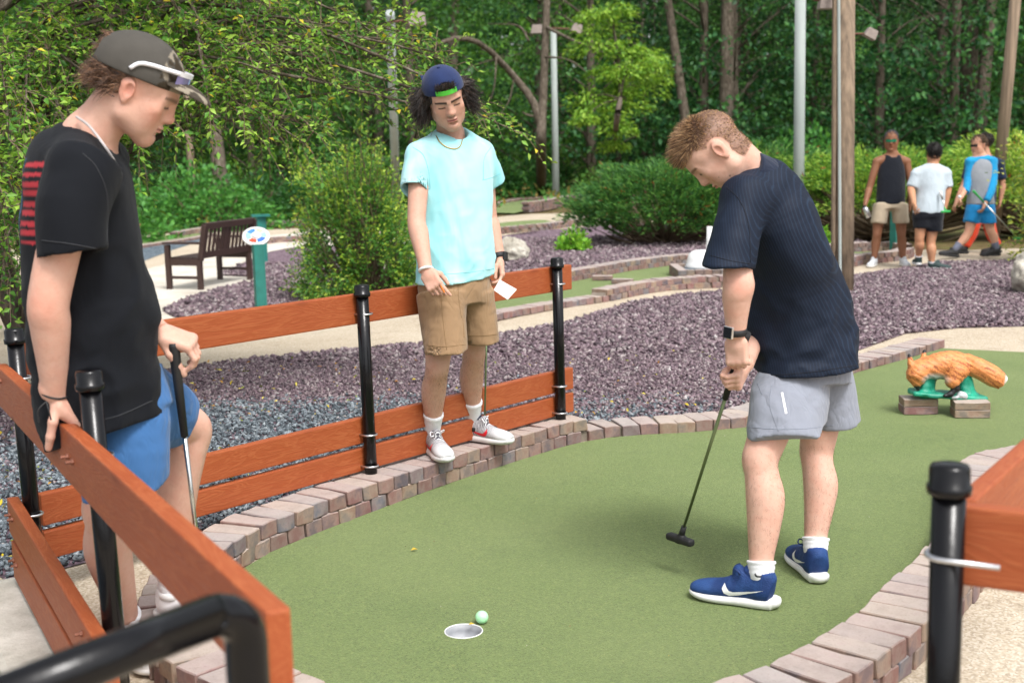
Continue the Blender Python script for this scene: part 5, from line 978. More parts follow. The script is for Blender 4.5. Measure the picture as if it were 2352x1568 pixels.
def putter(label, grip, head, face, mats=None, grip_len=.26, shaft=None, headmat=None, gripmat=None, rr=.0062):
    grip, head = np.asarray(grip, float), np.asarray(head, float); d = nrm(head-grip); o = thing('putter', label, 'putter', (head[0], head[1], head[2]-.02)); MB().tube([grip+d*grip_len*.95, head-d*.03], [rr, rr*.8], 10).build('shaft', shaft, o, smooth=2)
    MB().tube([grip, grip+d*.012, grip+d*.1, grip+d*grip_len], [.0165, .0165, .0135, .0105], 12).build('grip', gripmat, o, smooth=2)
    f = nrm([*nrm(face)[:2], 0]); n2 = np.array([-f[1], f[0], 0]); MB().tube([head-d*.06, head-d*.012], [.0095, .012], 10).build('hosel', headmat, o, smooth=2)
    V, Q = build_sdf([('+', f_box(head, (.062, .016, .013), np.stack([f, n2, [0, 0, 1]], 1), .009), 0), ('+', f_cone(head-d*.02, head, .012, .014), .012)], .0035, .012).mesh(); mesh_obj('head', V, Q, headmat, o, smooth=True); return o
SKIN1, SKIN2, SKIN3, SKIN4 = lin('#cfa592'), lin('#c99f8b'), lin('#cfa794'), lin('#82583f')
t = NT('skin'); v = t.coord(); a = t.n('ShaderNodeVertexColor', layer_name='Col').outputs[0]; c = t.mix(t.ramp(t.noise(v, 18, 4, .6), [(.42, (0,)*3), (.7, (.4,)*3)]), a, t.mix(1., a, (1., .74, .68), 'MULTIPLY')); c = t.mix(t.ramp(t.noise(v, 60, 4, .7), [(.5, (0,)*3), (.78, (.5,)*3)]), c, t.mix(1., a, (.82, .72, .68), 'MULTIPLY')); c = t.mix(t.ramp(t.noise(v, 26, 3), [(.3, (.35,)*3), (.48, (0,)*3)]), c, t.mix(1., a, (1.1, 1.1, 1.08), 'MULTIPLY'))
b = t.bump(t.noise(v, 45, 4), .14, .012); t.bump(t.noise(v, 600, 3), .2, .002, b); M_SKIN = t.fin(c, .55, 0, .35, Subsurface_Weight=.08, Subsurface_Radius=(.01, .004, .002), Subsurface_Scale=1.)
def body_hair(parent, V, kn, an, n, seed, col=lin('#5a4032')):
    """fine hairs on the bare shins and calves"""
    r = np.random.default_rng(seed); R_, Dd = [], []
    for k, a in zip(kn, an):
        k, a = np.asarray(k), np.asarray(a); t = (V-k)@(a-k)/((a-k)@(a-k)); c = k+(a-k)*t[:, None]; m = np.nonzero((t > -.05) & (t < .8) & (np.linalg.norm(V-c, axis=1) < .09))[0]; i = r.choice(m, n//2); R_.append(V[i]+r.normal(0, .002, (n//2, 3))); Dd.append(nrm_rows(V[i]-c[i])*.35+[0, 0, -1.]+r.normal(0, .35, (n//2, 3)))
    v, q = strands(np.concatenate(R_), np.concatenate(Dd), r.uniform(.006, .014, 2*(n//2)), 1, .00028, 0, 0, seed); return mesh_obj('leg_hair', v, q, simple('body_hair', col, .7), parent)
def nrm_rows(a): return a/(np.linalg.norm(a, axis=1, keepdims=True)+1e-9)
M_DK = simple('black_rubber', (.012, .012, .013), .6, bump=.2, bscale=300); M_SHAFT = simple('steel_shaft', (.6, .62, .6), .22, 1., .05); M_WSOCK = simple('white_sock', (.8, .8, .82), .9, var=.05, bump=.5, bscale=350, stretch=(1, 1, .1))
def fabric(name, col, rough=.85, var=.1, scale=6, weave=900, wb=.15, col2=None, fold=.25, fs=9, sheen=.15, stretch=(1, 1, .45)):
    t = NT(name); v = t.coord('Object', stretch); n = t.noise(v, scale, 4); c2 = col2 or tuple(min(1, q*(1+var)) for q in col)
    c = t.mix(t.ramp(n, [(.35, (0,)*3), (.65, (1,)*3)]), tuple(q*(1-var) for q in col), c2); b0 = t.bump(t.noise(v, fs, 3, .45, .6), fold, .03); rd = t.math('ABSOLUTE', t.math('SUBTRACT', t.noise(t.coord('Object', (1, 1, .6)), fs*1.6, 2, .4, 1.2), .5)); b = t.bump(rd, fold*1.2, .03, b0); t.bump(t.noise(t.coord(), weave, 2), wb, .002, b)
    m = t.fin(c, rough, spec=.2); t.b.inputs['Sheen Weight'].default_value = sheen; t.b.inputs['Sheen Roughness'].default_value = .5; return m
M_HAIR = {}
def hair_mat(name, c1, c2):
    t = NT(name); a = t.n('ShaderNodeVertexColor', layer_name='Col').outputs[0]; return t.fin(a, .45, spec=.35, Sheen_Weight=.1)
M_HAIRA = hair_mat('hair', 0, 0)
def hair_obj(parts, cols, parent, name='hair', seed=0):
    r = np.random.default_rng(seed); V, Q, C, b = [], [], [], 0
    for (v, q, per) in parts:
        k = len(v)//per; c = np.asarray(cols)[r.integers(0, len(cols), k)]*r.uniform(.7, 1.3, (k, 1)); V.append(v); Q.append(q+b); C.append(np.repeat(c, per, 0)); b += len(v)
    return mesh_obj(name, np.concatenate(V), np.concatenate(Q), M_HAIRA, parent, smooth=True, colors=np.clip(np.concatenate(C), 0, 1))
# ------------------------------------------------------------------ boy in the turquoise shirt
def cap_crown(hc, R, s, slope, u0, rx=(.11, .0905, .092), cu=.058):
    def T(p): return hc+R@(np.asarray(p, float)*s)
    G = build_sdf([('+', f_ell(T((-.01, 0, cu)), np.array(rx)*s, R), 0)], .0035, .012); G.cut(T((0, 0, u0)), R@np.array([slope, 0, -1.]), .003); return G, T
def ribbon(pts, up, w, th, out):
    pts = np.asarray(pts); V = []
    for p, u, o in zip(pts, up, out): V += [p-u*w/2, p+u*w/2, p+u*w/2+o*th, p-u*w/2+o*th]
    Fc = [(4*i+j, 4*(i+1)+j, 4*(i+1)+(j+1) % 4, 4*i+(j+1) % 4) for i in range(len(pts)-1) for j in range(4)]+[(0, 1, 2, 3), (4*len(pts)-4, 4*len(pts)-1, 4*len(pts)-2, 4*len(pts)-3)]; return V, Fc
def boy_turquoise():
    rl, fw = nrm([.84, .54, 0]), nrm([.54, -.84, 0]); yw, pt = rad(15), rad(27); f = np.array([math.sin(yw)*math.cos(pt), -math.cos(yw)*math.cos(pt), -math.sin(pt)]); R = head_frame(f, [-.2, -.3, 1]); hs = 1.03
    hc = D(1037, 262, 5.5)-R@np.array([.106, 0, -.016])*hs
    nb = D(1034, 312, 5.7); base = P(1030, 1060, .124); o = thing('person', 'boy in turquoise shirt and backwards navy cap standing on the kerb', 'person', (base[0], base[1], .124))
    shR, shL = D(964, 366, 5.6), D(1108, 362, 5.8); elR, wrR = D(957, 508, 5.53), D(979, 622, 5.45); elL, wrL = D(1122, 498, 5.88), D(1147, 594, 5.84)
    gR, gL = P(994, 1040, .124), P(1086, 1010, .124); anR, anL = gR+[0, 0, .095], gL+[0, 0, .095]; knR, knL = D(1003, 842, 5.62), D(1087, 812, 5.85); hipR, hipL = D(1018, 700, 5.62), D(1080, 690, 5.78)
    hp = head_prims(hc, R, hs, .95); neck = [('+', f_cone(hc+R@np.array([-.02, 0, -.05]), nb+[0, .02, 0], .053, .06), .02), ('+', f_cone(nb+[0, .03, 0], nb-[0, 0, .1], .06, .09), .03)]
    h1, tips1 = hand_prims(wrR, D(1003, 664, 5.42)-wrR, [-.25, -1, .15], 1, [(.15, .25, .15), (.5, .75, .5), (.6, .85, .55), (.65, .9, .6)], [((.6, .55, -.6), .036), ((.9, .1, -.45), .03), ((.95, 0, -.3), .024)], .98)
    h2, tips2 = hand_prims(wrL, D(1152, 640, 5.82)-wrL, [.85, .2, .1], -1, [(.5, .6, .4), (.55, .65, .4), (.6, .7, .4), (.65, .75, .5)], [((.75, .45, -.5), .04), ((.95, .1, -.3), .032), ((1, 0, -.1), .026)], .98)
    pr = hp+neck+arm_prims(shR, elR, wrR)+arm_prims(shL, elL, wrL)+h1+h2+leg_prims(hipR, knR, anR, -fw)+leg_prims(hipL, knL, anL, -fw)+[('+', f_loft([(D(1040, 660, 5.7), .13, .09, rl), (D(1040, 500, 5.7), .12, .085, rl), (D(1036, 380, 5.7), .14, .08, rl)]), .03)]
    b1, b2, b3 = box_of(hp, .015), box_of(h1), box_of(h2); V, Q = body_mesh(pr, [(*b1, .003), (*b2, .0034), (*b3, .0034)])
    body_hair(o, V, [knR, knL], [anR, anL], 2600, 3); C = paint_head(V, hc, R, hs, SKIN2, lin('#241b18'), lin('#b0605c'), .95, 1., .5, .35); mesh_obj('body', V, Q, M_SKIN, o, smooth=True, colors=C)
    # shirt
    st = [(D(1036, 316, 5.7), .085, .07, rl), (D(1036, 335, 5.7), .165, .085, rl), (D(1038, 372, 5.7), .192, .105, rl), (D(1043, 440, 5.7), .18, .118, rl), (D(1046, 520, 5.7), .178, .12, rl), (D(1045, 590, 5.7), .19, .13, rl), (D(1043, 665, 5.7), .2, .14, rl)]
    t = NT('turquoise_tie_dye'); v = t.coord('Object', (1, 1, .3)); n = t.noise(v, 5.5, 3, .5, .5); n2 = t.noise(t.coord('Object', (1, 1, .6)), 16, 4)
    c = t.ramp(n, [(.3, lin('#86c9cf')), (.45, lin('#a0d6da')), (.6, lin('#b6dfe2')), (.75, lin('#c8e6e8'))]); c = t.mix(t.ramp(n2, [(.5, (0,)*3), (.75, (.35,)*3)]), c, lin('#8fd6de')); bm_ = t.bump(t.noise(v, 8, 3, .45, .6), .25, .03); t.bump(t.noise(t.coord(), 900, 2), .15, .002, bm_); M_T = t.fin(c, .9, spec=.15, Sheen_Weight=.15)
    fol = lambda x, y, z: .022*fbm(x*9, y*9, z*2.2, 1, 2, 3)+np.clip((1.42-z)*2.2, .25, 1)*(.05*np.minimum(np.abs(fbm(x*8+z*3, y*8, z*2.5, 1, 2, 9)), .22)+.02*np.abs(fbm(x*9-z*9, y*9, z*10, 1, 2, 19)))-.008
    hr, hl = D(951, 436, 5.55), D(1131, 420, 5.86); sl1 = f_cut(f_loft([(shR+rl*.025, .066, .066, rl), ((shR+hr)/2, .063, .064, rl), (hr, .063, .062, rl), (hr+(hr-shR)*.2, .064, .064, rl)]), hr, hr-shR+[-.0, 0, .02]); sl2 = f_cut(f_loft([(shL-rl*.025, .066, .066, rl), ((shL+hl)/2, .06, .062, rl), (hl, .058, .06, rl), (hl+(hl-shL)*.2, .06, .06, rl)]), hl, hl-shL)
    subs = [(f_cone(hr-(hr-shR)*.35, hr+(hr-shR)*.3, .05, .057), .004), (f_cone(hl-(hl-shL)*.35, hl+(hl-shL)*.3, .047, .054), .004), (f_cone(nb+fw*.02+[0, 0, -.005], nb+fw*.05+[0, 0, .2], .066, .1), .01)]
    h0 = D(1043, 639, 5.7); tz = [('+', f_cone(nb+[0, .02, -.02], q+[0, 0, .022], .062, .05), .03) for q in (shR, shL)]; ts = cloth('t_shirt', [('+', f_loft(st), .01)]+tz+[('+', sl1, .025), ('+', sl2, .025)], .007, M_T, o, [(h0, [.03, .1, -1])], fol, subs)
    seam(ts, [[(945, 624), (1000, 630), (1070, 626), (1142, 616)], [(920, 420), (950, 430), (988, 434)], [(1108, 414), (1130, 408), (1150, 398)], [(948, 338), (972, 356), (984, 392), (988, 432)], [(1128, 338), (1112, 365), (1110, 412)]], simple('aqua_thread', lin('#7cbfc8'), .9, var=.03))
    nr = [nb+fw*.012+[0, 0, -.004]+rl*(.073*math.cos(a))+fw*(.078*math.sin(a))+[0, 0, -.035*math.sin(a)-.012] for a in np.linspace(0, 2*math.pi, 40, endpoint=False)]
    MB().tube(nr, .0085, 8, closed=True).build('neck_band', M_T, o, smooth=True)
    # chain
    seam(ts, [[(1002, 312), (1010, 326), (1026, 338), (1046, 342), (1058, 334), (1064, 312)]], simple('gold_chain', lin('#c9a24a'), .3, .9), .0024, 'necklace', .003)
    # shorts
    kh = fabric('khaki_twill', lin('#94785a'), .9, .12, 5, 700, .2, fold=.3, fs=8); fr = lambda x, y, z: .014*fbm(x*9, y*9, z*5, 1, 2, 21)+.006*np.abs(fbm(x*12, y*12, z*26, 1, 2, 23))
    hmR, hmL = D(1024, 806, 5.56), D(1105, 786, 5.79); lR = f_cut(f_loft([(D(1016, 680, 5.63), .115, .11, rl), (D(1018, 740, 5.6), .1, .102, rl), (hmR, .094, .1, rl), (hmR+(hmR-hipR)*.2, .094, .1, rl)]), hmR, [.05, .1, -1]); lL = f_cut(f_loft([(D(1082, 676, 5.76), .105, .11, rl), (D(1096, 730, 5.78), .092, .1, rl), (hmL, .086, .095, rl), (hmL+(hmL-hipL)*.2, .086, .095, rl)]), hmL, [.05, .1, -1])
    ks = cloth('shorts', [('+', f_loft([(D(1045, 610, 5.7), .17, .115, rl), (D(1045, 660, 5.7), .178, .125, rl), (D(1047, 700, 5.7), .165, .12, rl)]), .01), ('+', lR, .02), ('+', lL, .02)], .007, kh, o, (), fr, [(f_cone(hmR-(hmR-hipR)*.3, hmR+(hmR-hipR)*.3, .082, .09), .003), (f_cone(hmL-(hmL-hipL)*.3, hmL+(hmL-hipL)*.3, .074, .08), .003)])
    seam(ks, [[(1012, 655), (1016, 720), (1026, 803)], [(980, 792), (1020, 796), (1070, 791)], [(1072, 771), (1110, 771), (1146, 767)], [(1052, 645), (1054, 690), (1060, 730)], [(1063, 730), (1066, 775)]], simple('khaki_thread', lin('#7f6443'), .9, var=.03), .0014)
    # cap
    nv = fabric('navy_cap', lin('#1c2b52'), .8, .1, 20, 1200, .2, fold=.05); G, T = cap_crown(hc, R, hs, .2, .05); G.sub(f_ell(T((.105, 0, .088)), np.array((.05, .043, .036))*hs, R), .004); V, Q = G.mesh(); cp = mesh_obj('cap', V, Q, nv, o, smooth=True)
    an = np.linspace(-.52, .52, 15); el = [T((-.01+.1085*math.cos(a), .0905*math.sin(a), .081)) for a in an]; V, Fc = ribbon(el, [R@np.array([-.25, 0, .97])]*15, .019*hs, .003, [R@np.array([math.cos(a), math.sin(a), 0]) for a in an]); mesh_obj('strap', V, Fc, simple('lime_strap', lin('#4fb83a'), .45, var=.05), cp)
    MB().lathe([(.009, -.004), (.008, .003), (.001, .005)], T((-.01, 0, .151)), R[:, 2], 12).build('button', nv, cp, smooth=2)
    V, Q = build_sdf([('+', f_box(T((-.145, 0, .03)), np.array((.05, .07, .004))*hs, R@np.array(Matrix.Rotation(.35, 3, 'Y')), .004), 0)], .005, .012).mesh(); mesh_obj('brim', V, Q, nv, cp, smooth=True)
    # hair: dark mass with curly strands flaring out below the cap
    r = np.random.default_rng(5); ps = []; dk = [lin('#1d1512'), lin('#2c201a'), lin('#120d0b'), lin('#3a2a20')]
    mass = [('+', f_ell(T((-.01, 0, .05)), np.array((.1, .082, .083))*hs, R), .01)]
    for sg, (w_, dn) in ((-1, (.034, -.022)), (1, (.034, -.008))):
        mass += [('+', f_ell(T((-.022, sg*.09, .012)), np.array((.05, w_, .05))*hs, R), .02), ('+', f_ell(T((-.04, sg*.08, dn-.02)), np.array((.05, .034, .042))*hs, R), .02)]
    mass += [('+', f_ell(T((-.075, 0, -.01)), np.array((.045, .08, .06))*hs, R), .02)]
    G = build_sdf(mass, .0045, .02, lambda x, y, z: .02*fbm(x, y, z, 55, 2, 4)); G.cut(T((.0, 0, .0)), R@np.array([1, 0, -.75]), .01) if False else None
    G.sub(f_ell(T((.075, 0, -.0)), np.array((.075, .066, .12))*hs, R), .008); V, Q = G.mesh(); ps.append((V, Q, 1))
    for sg in (-1, 1):
        n = 950; rt = np.stack([r.uniform(-.085, .02, n), sg*r.uniform(.068, .105, n), r.uniform(-.05, .055, n)], 1); d = np.stack([r.normal(.1, .5, n), sg*r.uniform(.3, 1.2, n), r.normal(-.45, .5, n)], 1); v, q = strands(hc+(rt*hs)@R.T, d@R.T, r.uniform(.04, .085, n), 7, .0019, .013, .35, 3+sg, .3, 48); ps.append((v, q, 24))
    n = 260; rt = np.stack([r.uniform(.075, .095, n), r.uniform(-.04, .04, n), r.uniform(.085, .1, n)], 1); d = np.stack([r.normal(.1, .1, n), r.normal(0, .25, n), r.uniform(.2, .9, n)], 1); v, q = strands(hc+(rt*hs)@R.T, d@R.T, .03, 4, .0016, .002, 0, 9); ps.append((v, q, 15)); hair_obj(ps, dk, o, 'hair', 2)
    # socks and shoes on the kerb
    mu = NT('white_mesh_shoe'); vv = mu.coord(); wv = mu.n('ShaderNodeTexWave', i_Scale=42., i_Distortion=6., wave_type='BANDS'); wv.inputs['Detail Scale'].default_value = 1.; mu.l(mu.coord('Object', (1, .2, 1.6)), wv.inputs['Vector'])
    sep = mu.n('ShaderNodeSeparateXYZ'); mu.l(vv, sep.inputs[0]); mk = mu.math('MULTIPLY', mu.ramp(sep.outputs[0], [(0, (1,)*3), (.09, (1,)*3), (.15, (0,)*3)]), mu.ramp(wv.outputs[0], [(.4, (0,)*3), (.55, (1,)*3)])); M_U = mu.fin(mu.mix(mk, (.6, .6, .61), lin('#55525a')), .7, spec=.25); mu.bump(mu.noise(vv, 500, 2), .2, .002)
    M_SO = simple('white_sole', (.66, .66, .65), .6, var=.06); M_RED = simple('red_mark', lin('#d0202c'), .5, var=.02); M_NV = simple('navy_lining', lin('#1a2038'), .8)
    shoe(o, gR, P(1058, 1086, .124)-gR, .124, (M_U, M_SO, M_WSOCK, M_RED, M_NV), 1.03); shoe(o, gL, P(1190, 1024, .124)-gL, .124, (M_U, M_SO, M_WSOCK, M_RED, M_NV), 1.03)
    
    for g_, an_, kn_, h_ in ((gR, anR, knR, .31), (gL, anL, knL, .31)): sock(o, g_, an_+(kn_-an_)*h_, .0405, .0465, M_WSOCK)
    # band, watch
    band(o, wrR+(elR-wrR)*.02, elR-wrR, .031, .011, .003, M_WHITE, 'bracelet'); ax = elL-wrL; band(o, wrL+ax*.06, ax, .031, .024, .003, M_DK, 'watch_band'); wc = wrL+ax*.06+nrm([.85, -.35, 0])*.034; MB().box(wc, (.012, .036, .042), frame(nrm([.85, -.35, 0]), ax)).build('watch', M_DK, o, bevel=.004)
    # pencil and score card are things of their own
    tp = (tips1[0]+tips1[1])/2; pc_ = thing('pencil', 'short orange pencil held in the hand of the turquoise boy', 'pencil', tp); MB().tube([D(1012, 655, 5.37), D(1021, 672, 5.37)], .0038, 6).build('shaft', simple('pencil_orange', lin('#e07a22'), .5), pc_)
    cs = [D(1134, 666, 5.76), D(1147.7, 642, 5.77), D(1187, 664.5, 5.74), D(1166, 688, 5.73)]; n_ = nrm(np.cross(cs[1]-cs[0], cs[2]-cs[0])); sc_ = thing('score_card', 'white score card held low by the turquoise boy', 'card', cs[0]); MB().add(cs+[q+n_*.0012 for q in cs], [(3, 2, 1, 0), (4, 5, 6, 7), (0, 1, 5, 4), (1, 2, 6, 5), (2, 3, 7, 6), (3, 0, 4, 7)]).build('card', simple('card_paper', (.85, .85, .84), .8, var=.02), sc_)
    g = D(1117, 720, 5.95); putter('slim putter standing behind the legs of the turquoise boy', D(1120, 640, 5.98), D(1113, 985, 6.03), [1, 0, 0], shaft=simple('olive_shaft', lin('#5f6f4a'), .35, .4), headmat=M_DK, gripmat=M_DK, rr=.0055)
boy_turquoise()
# ------------------------------------------------------------------ boy bending over his putter
def boy_polo():
    gN, gF = P(1748, 1392, .005), P(1872, 1330, .005); toeN, toeF = P(1592, 1368, .005)-gN, P(1803, 1262, .005)-gF
    o = thing('person', 'boy in striped navy polo shirt bending over his putter', 'person', ((gN[0]+gF[0])/2, (gN[1]+gF[1])/2, .005))
    fw = nrm([-.93, .37, 0]); lf = nrm([-.37, -.93, 0])
    anN, anF = gN+[0, 0, .1], gF+[0, 0, .1]; knN, knF = D(1750, 1052, 4.17), D(1879, 1036, 4.44); hipN, hipF = D(1800, 880, 4.26), D(1888, 880, 4.42)
    a_ = rad(58); Rh = head_frame([-math.cos(a_)*.99, .08, -math.sin(a_)], [-math.sin(a_), .0, math.cos(a_)]); Rh = np.array(Matrix.Rotation(rad(-6), 3, 'Z')) @ Rh; hs = 1.025; hc = D(1651, 346, 3.98)-Rh@np.array([-.008, .078, .004])*hs
    nb = D(1742, 408, 4.1); shN, shF = D(1702, 470, 3.98), D(1755, 475, 4.4); elN, wrN = D(1693, 655, 3.93), D(1690, 772, 3.98)
    elF, wrF = D(1765, 685, 4.68), D(1711, 838, 4.1)
    hp = head_prims(hc, Rh, hs); neck = [('+', f_cone(hc+Rh@np.array([-.03, 0, -.03])*hs, nb, .056, .062), .02), ('+', f_cone(nb, D(1770, 470, 4.2), .062, .09), .03)]
    gt, gb = D(1714, 764, 3.97), D(1562, 1238, 4.44); gd = nrm(gb-gt); hold1, hold2 = gt+gd*.115, gt+gd*.215
    # upper (left) hand: back to the camera, fingers wrapped round the grip
    x1 = nrm(D(1694, 832, 3.99)-wrN); h1, _ = hand_prims(wrN, x1, [-.55, -.85, .1], -1, [(1.0, 1.3, .9), (1.05, 1.35, .9), (1.1, 1.35, .9), (1.15, 1.35, .9)], [((.75, .45, -.5), .04), ((.95, -.1, -.35), .032), ((.95, -.15, -.2), .026)], .98, .02)
    x2 = nrm(D(1688, 886, 4.03)-wrF); h2, _ = hand_prims(wrF, x2, [.75, -.6, -.2], -1, [(1.0, 1.2, .8), (1.05, 1.25, .8), (1.1, 1.3, .8), (1.15, 1.3, .8)], [((.8, .3, -.5), .04), ((.95, 0, -.35), .032), ((1, 0, -.2), .024)], .98, .02)
    pr = hp+neck+arm_prims(shN, elN, wrN, 1., (.05, .045, .046, .03))+arm_prims(shF, elF, wrF)+h1+h2+leg_prims(hipN, knN, anN, -fw, 1., (.085, .06, .06, .064, .04))+leg_prims(hipF, knF, anF, -fw, 1., (.085, .06, .058, .06, .039))+[('+', f_loft([(D(1850, 880, 4.33), .13, .1, (1, 0, 0)), (D(1800, 640, 4.25), .12, .1, (1, 0, 0)), (D(1755, 470, 4.16), .12, .1, (1, 0, 0))]), .03), ('+', f_ell(elN+nrm(-fw)*.022, (.028, .028, .032)), .03)]
    b1, b2 = box_of(hp, .015), box_of(h1+h2); V, Q = body_mesh(pr, [(*b1, .003), (*b2, .0034)])
    def hairs(f, al, u):
        lo = np.where(f > .03, .07, np.where(f > -.005, .07-(.035-f)*1.1, np.where(f > -.03, .024, -.074)))
        return np.clip((u-lo)/.01+.5, 0, 1)*np.clip((np.hypot((f+.014), (u-.006)*.8)-(.031-.2*np.maximum(0, .07-al)))/.004, 0, 1)
    hairm = lambda f, al, u: hairs(f, al, u) > .45
    body_hair(o, V, [knN, knF], [anN, anF], 2200, 4); C = paint_head(V, hc, Rh, hs, SKIN3, lin('#5c4432'), lin('#bb7068'), .8, 1., 0, .45, hairs)
    for px_, rr in (((1680, 404), .003), ((1655, 408), .002)): 
        c = D(*px_, 3.98); C[np.linalg.norm((V-c)[:, [0, 2]], axis=1) < rr] *= .45
    m = np.exp(-(np.linalg.norm(V-(elN+[0, -.045, 0]), axis=1)/.035)**2)[:, None]*.45; C = C*(1-m)+C*[1., .66, .6]*m; mesh_obj('body', V, Q, M_SKIN, o, smooth=True, colors=C)
    # hair
    r = np.random.default_rng(3); q_ = ((V-hc)@Rh)/hs; hm_ = np.nonzero((hairs(q_[:, 0], np.abs(q_[:, 1]), q_[:, 2]) > .5) & (np.linalg.norm(q_, axis=1) < .155))[0]; p = q_[r.choice(hm_, 6800)]+r.normal(0, .0012, (6800, 3)); d = p-[-.012, 0, .046]; d[:, 2] *= np.where(p[:, 2] < .0, .3, 1.); d /= np.linalg.norm(d, axis=1, keepdims=True); f, l, u = p.T
    topm = np.clip((u-.06)/.05, 0, 1)*np.clip((f+.07)/.08, .0, 1)
    L = .0035+.036*topm+.012*np.clip((f-.03)/.05, 0, 1)*topm; dr = d*(.35+.5*topm[:, None])+np.stack([.55*topm-.1, 0*f, -.55*(1-topm)], 1)+r.normal(0, .07, d.shape); v, q = strands(hc+(p*hs)@Rh.T, dr@Rh.T, L*r.uniform(.75, 1.15, len(L)), 3, .0010, .0006, 0, 4)
    hair_obj([(v, q, 12)], [lin('#8a6848'), lin('#64492f'), lin('#b08a60'), lin('#4e3827'), lin('#c09c70'), lin('#7a5a3e')], o, 'hair', 5)
    # polo
    t = NT('striped_polo'); v = t.coord(); sp = t.n('ShaderNodeSeparateXYZ'); t.l(v, sp.inputs[0]); hx = t.math('ADD', t.math('MULTIPLY', sp.outputs[0], .85), t.math('MULTIPLY', sp.outputs[1], -.5)); zz = t.math('ADD', sp.outputs[2], t.math('MULTIPLY', hx, .35)); rw = t.math('FLOOR', t.math('MULTIPLY', zz, 22))
    ph = t.math('ADD', t.math('ADD', t.math('MULTIPLY', hx, 105), t.math('MULTIPLY', sp.outputs[2], 36)), t.math('MULTIPLY', rw, .06)); ln = t.math('ABSOLUTE', t.math('SUBTRACT', t.math('FRACT', ph), .5)); st_ = t.ramp(ln, [(.2, (0,)*3), (.34, (.0,)*3), (.44, (1,)*3)]); rl_ = t.ramp(t.math('FRACT', t.math('MULTIPLY', zz, 22)), [(.0, (.6,)*3), (.06, (0,)*3)]); stripe = t.mix(t.math('MAXIMUM', t.math('MULTIPLY', st_, .7), t.math('MULTIPLY', rl_, .2)), lin('#131c2c'), lin('#213145'))
    b = t.bump(t.noise(t.coord('Object', (1, 1, .5)), 8, 3, .45, .7), .3, .03); M_P = t.fin(t.mix(t.ramp(t.noise(v, 6, 3), [(.4, (0,)*3), (.7, (.35,)*3)]), stripe, lin('#131b2a')), .7, spec=.22); M_PC = fabric('navy_rib', lin('#1a2336'), .75, .1)
    W = nrm([.94, .34, 0])
    st = [(D(1742, 418, 4.1), .075, .085, W), (D(1752, 450, 4.13), .125, .15, W), (D(1766, 500, 4.17), .136, .19, W), (D(1789, 570, 4.22), .142, .2, W), (D(1810, 650, 4.27), .166, .19, W), (D(1834, 740, 4.3), .187, .178, W), (D(1847, 820, 4.31), .178, .185, W), (D(1842, 900, 4.3), .184, .19, W)]
    hm = D(1676, 606, 3.93); sd = nrm(hm-shN); slv = f_cut(f_loft([(shN+[.03, .05, .01], .078, .085, W), (shN*.5+hm*.5, .072, .076, W), (hm, .069, .072, W), (hm+sd*.04, .07, .072, W)]), hm, nrm([-.1, 0, -1])); slf = f_loft([(shF, .075, .075, W), (elF*.4+shF*.6, .07, .07, W)])
    fol = lambda x, y, z: .02*fbm(x*7+z*5, y*7, z*5-x*3, 1, 2, 31)+np.clip((1.2-z)*2.5, .15, 1)*(.045*np.minimum(np.abs(fbm(x*6-z*4, y*6, z*4+x*4, 1, 2, 33)), .25)+.02*np.abs(fbm(x*10+z*9, y*8, z*10-x*7, 1, 2, 35)))-.008
    sh_ = cloth('polo_shirt', [('+', f_loft(st), .01), ('+', f_cone(nb+[.02, 0, -.045], shN+[.02, .03, .03], .085, .07), .06), ('+', f_cone(nb+[.02, .02, -.045], shF+[0, 0, .02], .085, .07), .06), ('+', slv, .05), ('+', slf, .03)], .007, M_P, o, [(D(1850, 866, 4.15), nrm([.05, .05, -1]))], fol, [(f_cone(hm-sd*.06, hm+sd*.1, .057, .063), .004)])
    seam(sh_, [[(1738, 862), (1800, 860), (1880, 852), (1968, 838)], [(1630, 586), (1676, 598), (1724, 606)], [(1668, 428), (1700, 462), (1720, 520), (1724, 602)]], simple('polo_thread', lin('#0d1320'), .9, var=.03), .0013)
    cl = [('+', f_loft([(nb+[-.035, 0, -.005], .066, .074, W), (nb+[-.012, .0, -.035], .075, .08, W)]), 0)]; G = build_sdf(cl, .004, .02); G.sub(f_cone(nb+[-.1, -.0, .06], nb+[.01, 0, -.02], .062, .06), .003)
    G = build_sdf([('+', f_loft([(D(1716, 386, 4.06), .061, .071, nrm([.5, .3, .6])), (D(1738, 403, 4.09), .073, .084, nrm([.5, .3, .6])), (D(1754, 420, 4.11), .084, .097, nrm([.5, .3, .6]))]), 0)], .004, .02); G.sub(f_cone(D(1690, 366, 4.05), D(1735, 402, 4.09), .062, .057), .004); V, Q = G.mesh(); mesh_obj('collar', V, Q, M_PC, o, smooth=True)
    # shorts
    M_S = fabric('grey_shorts', lin('#868b96'), .85, .06, 7, 900, .12, fold=.3, fs=9); hN, hF = D(1806, 988, 4.2), D(1908, 968, 4.45); lN = f_cut(f_loft([(D(1835, 790, 4.3), .1, .1, W), (D(1822, 880, 4.27), .128, .108, W), (D(1812, 930, 4.23), .138, .112, W), (hN, .138, .112, W), (hN+(hN-hipN)*.3, .138, .112, W)]), hN, nrm([.12, .15, -1])); lF = f_cut(f_loft([(D(1870, 790, 4.38), .1, .1, W), (D(1886, 870, 4.42), .112, .115, W), (D(1900, 920, 4.44), .102, .112, W), (hF, .1, .11, W), (hF+(hF-hipF)*.3, .1, .11, W)]), hF, nrm([.05, .1, -1]))
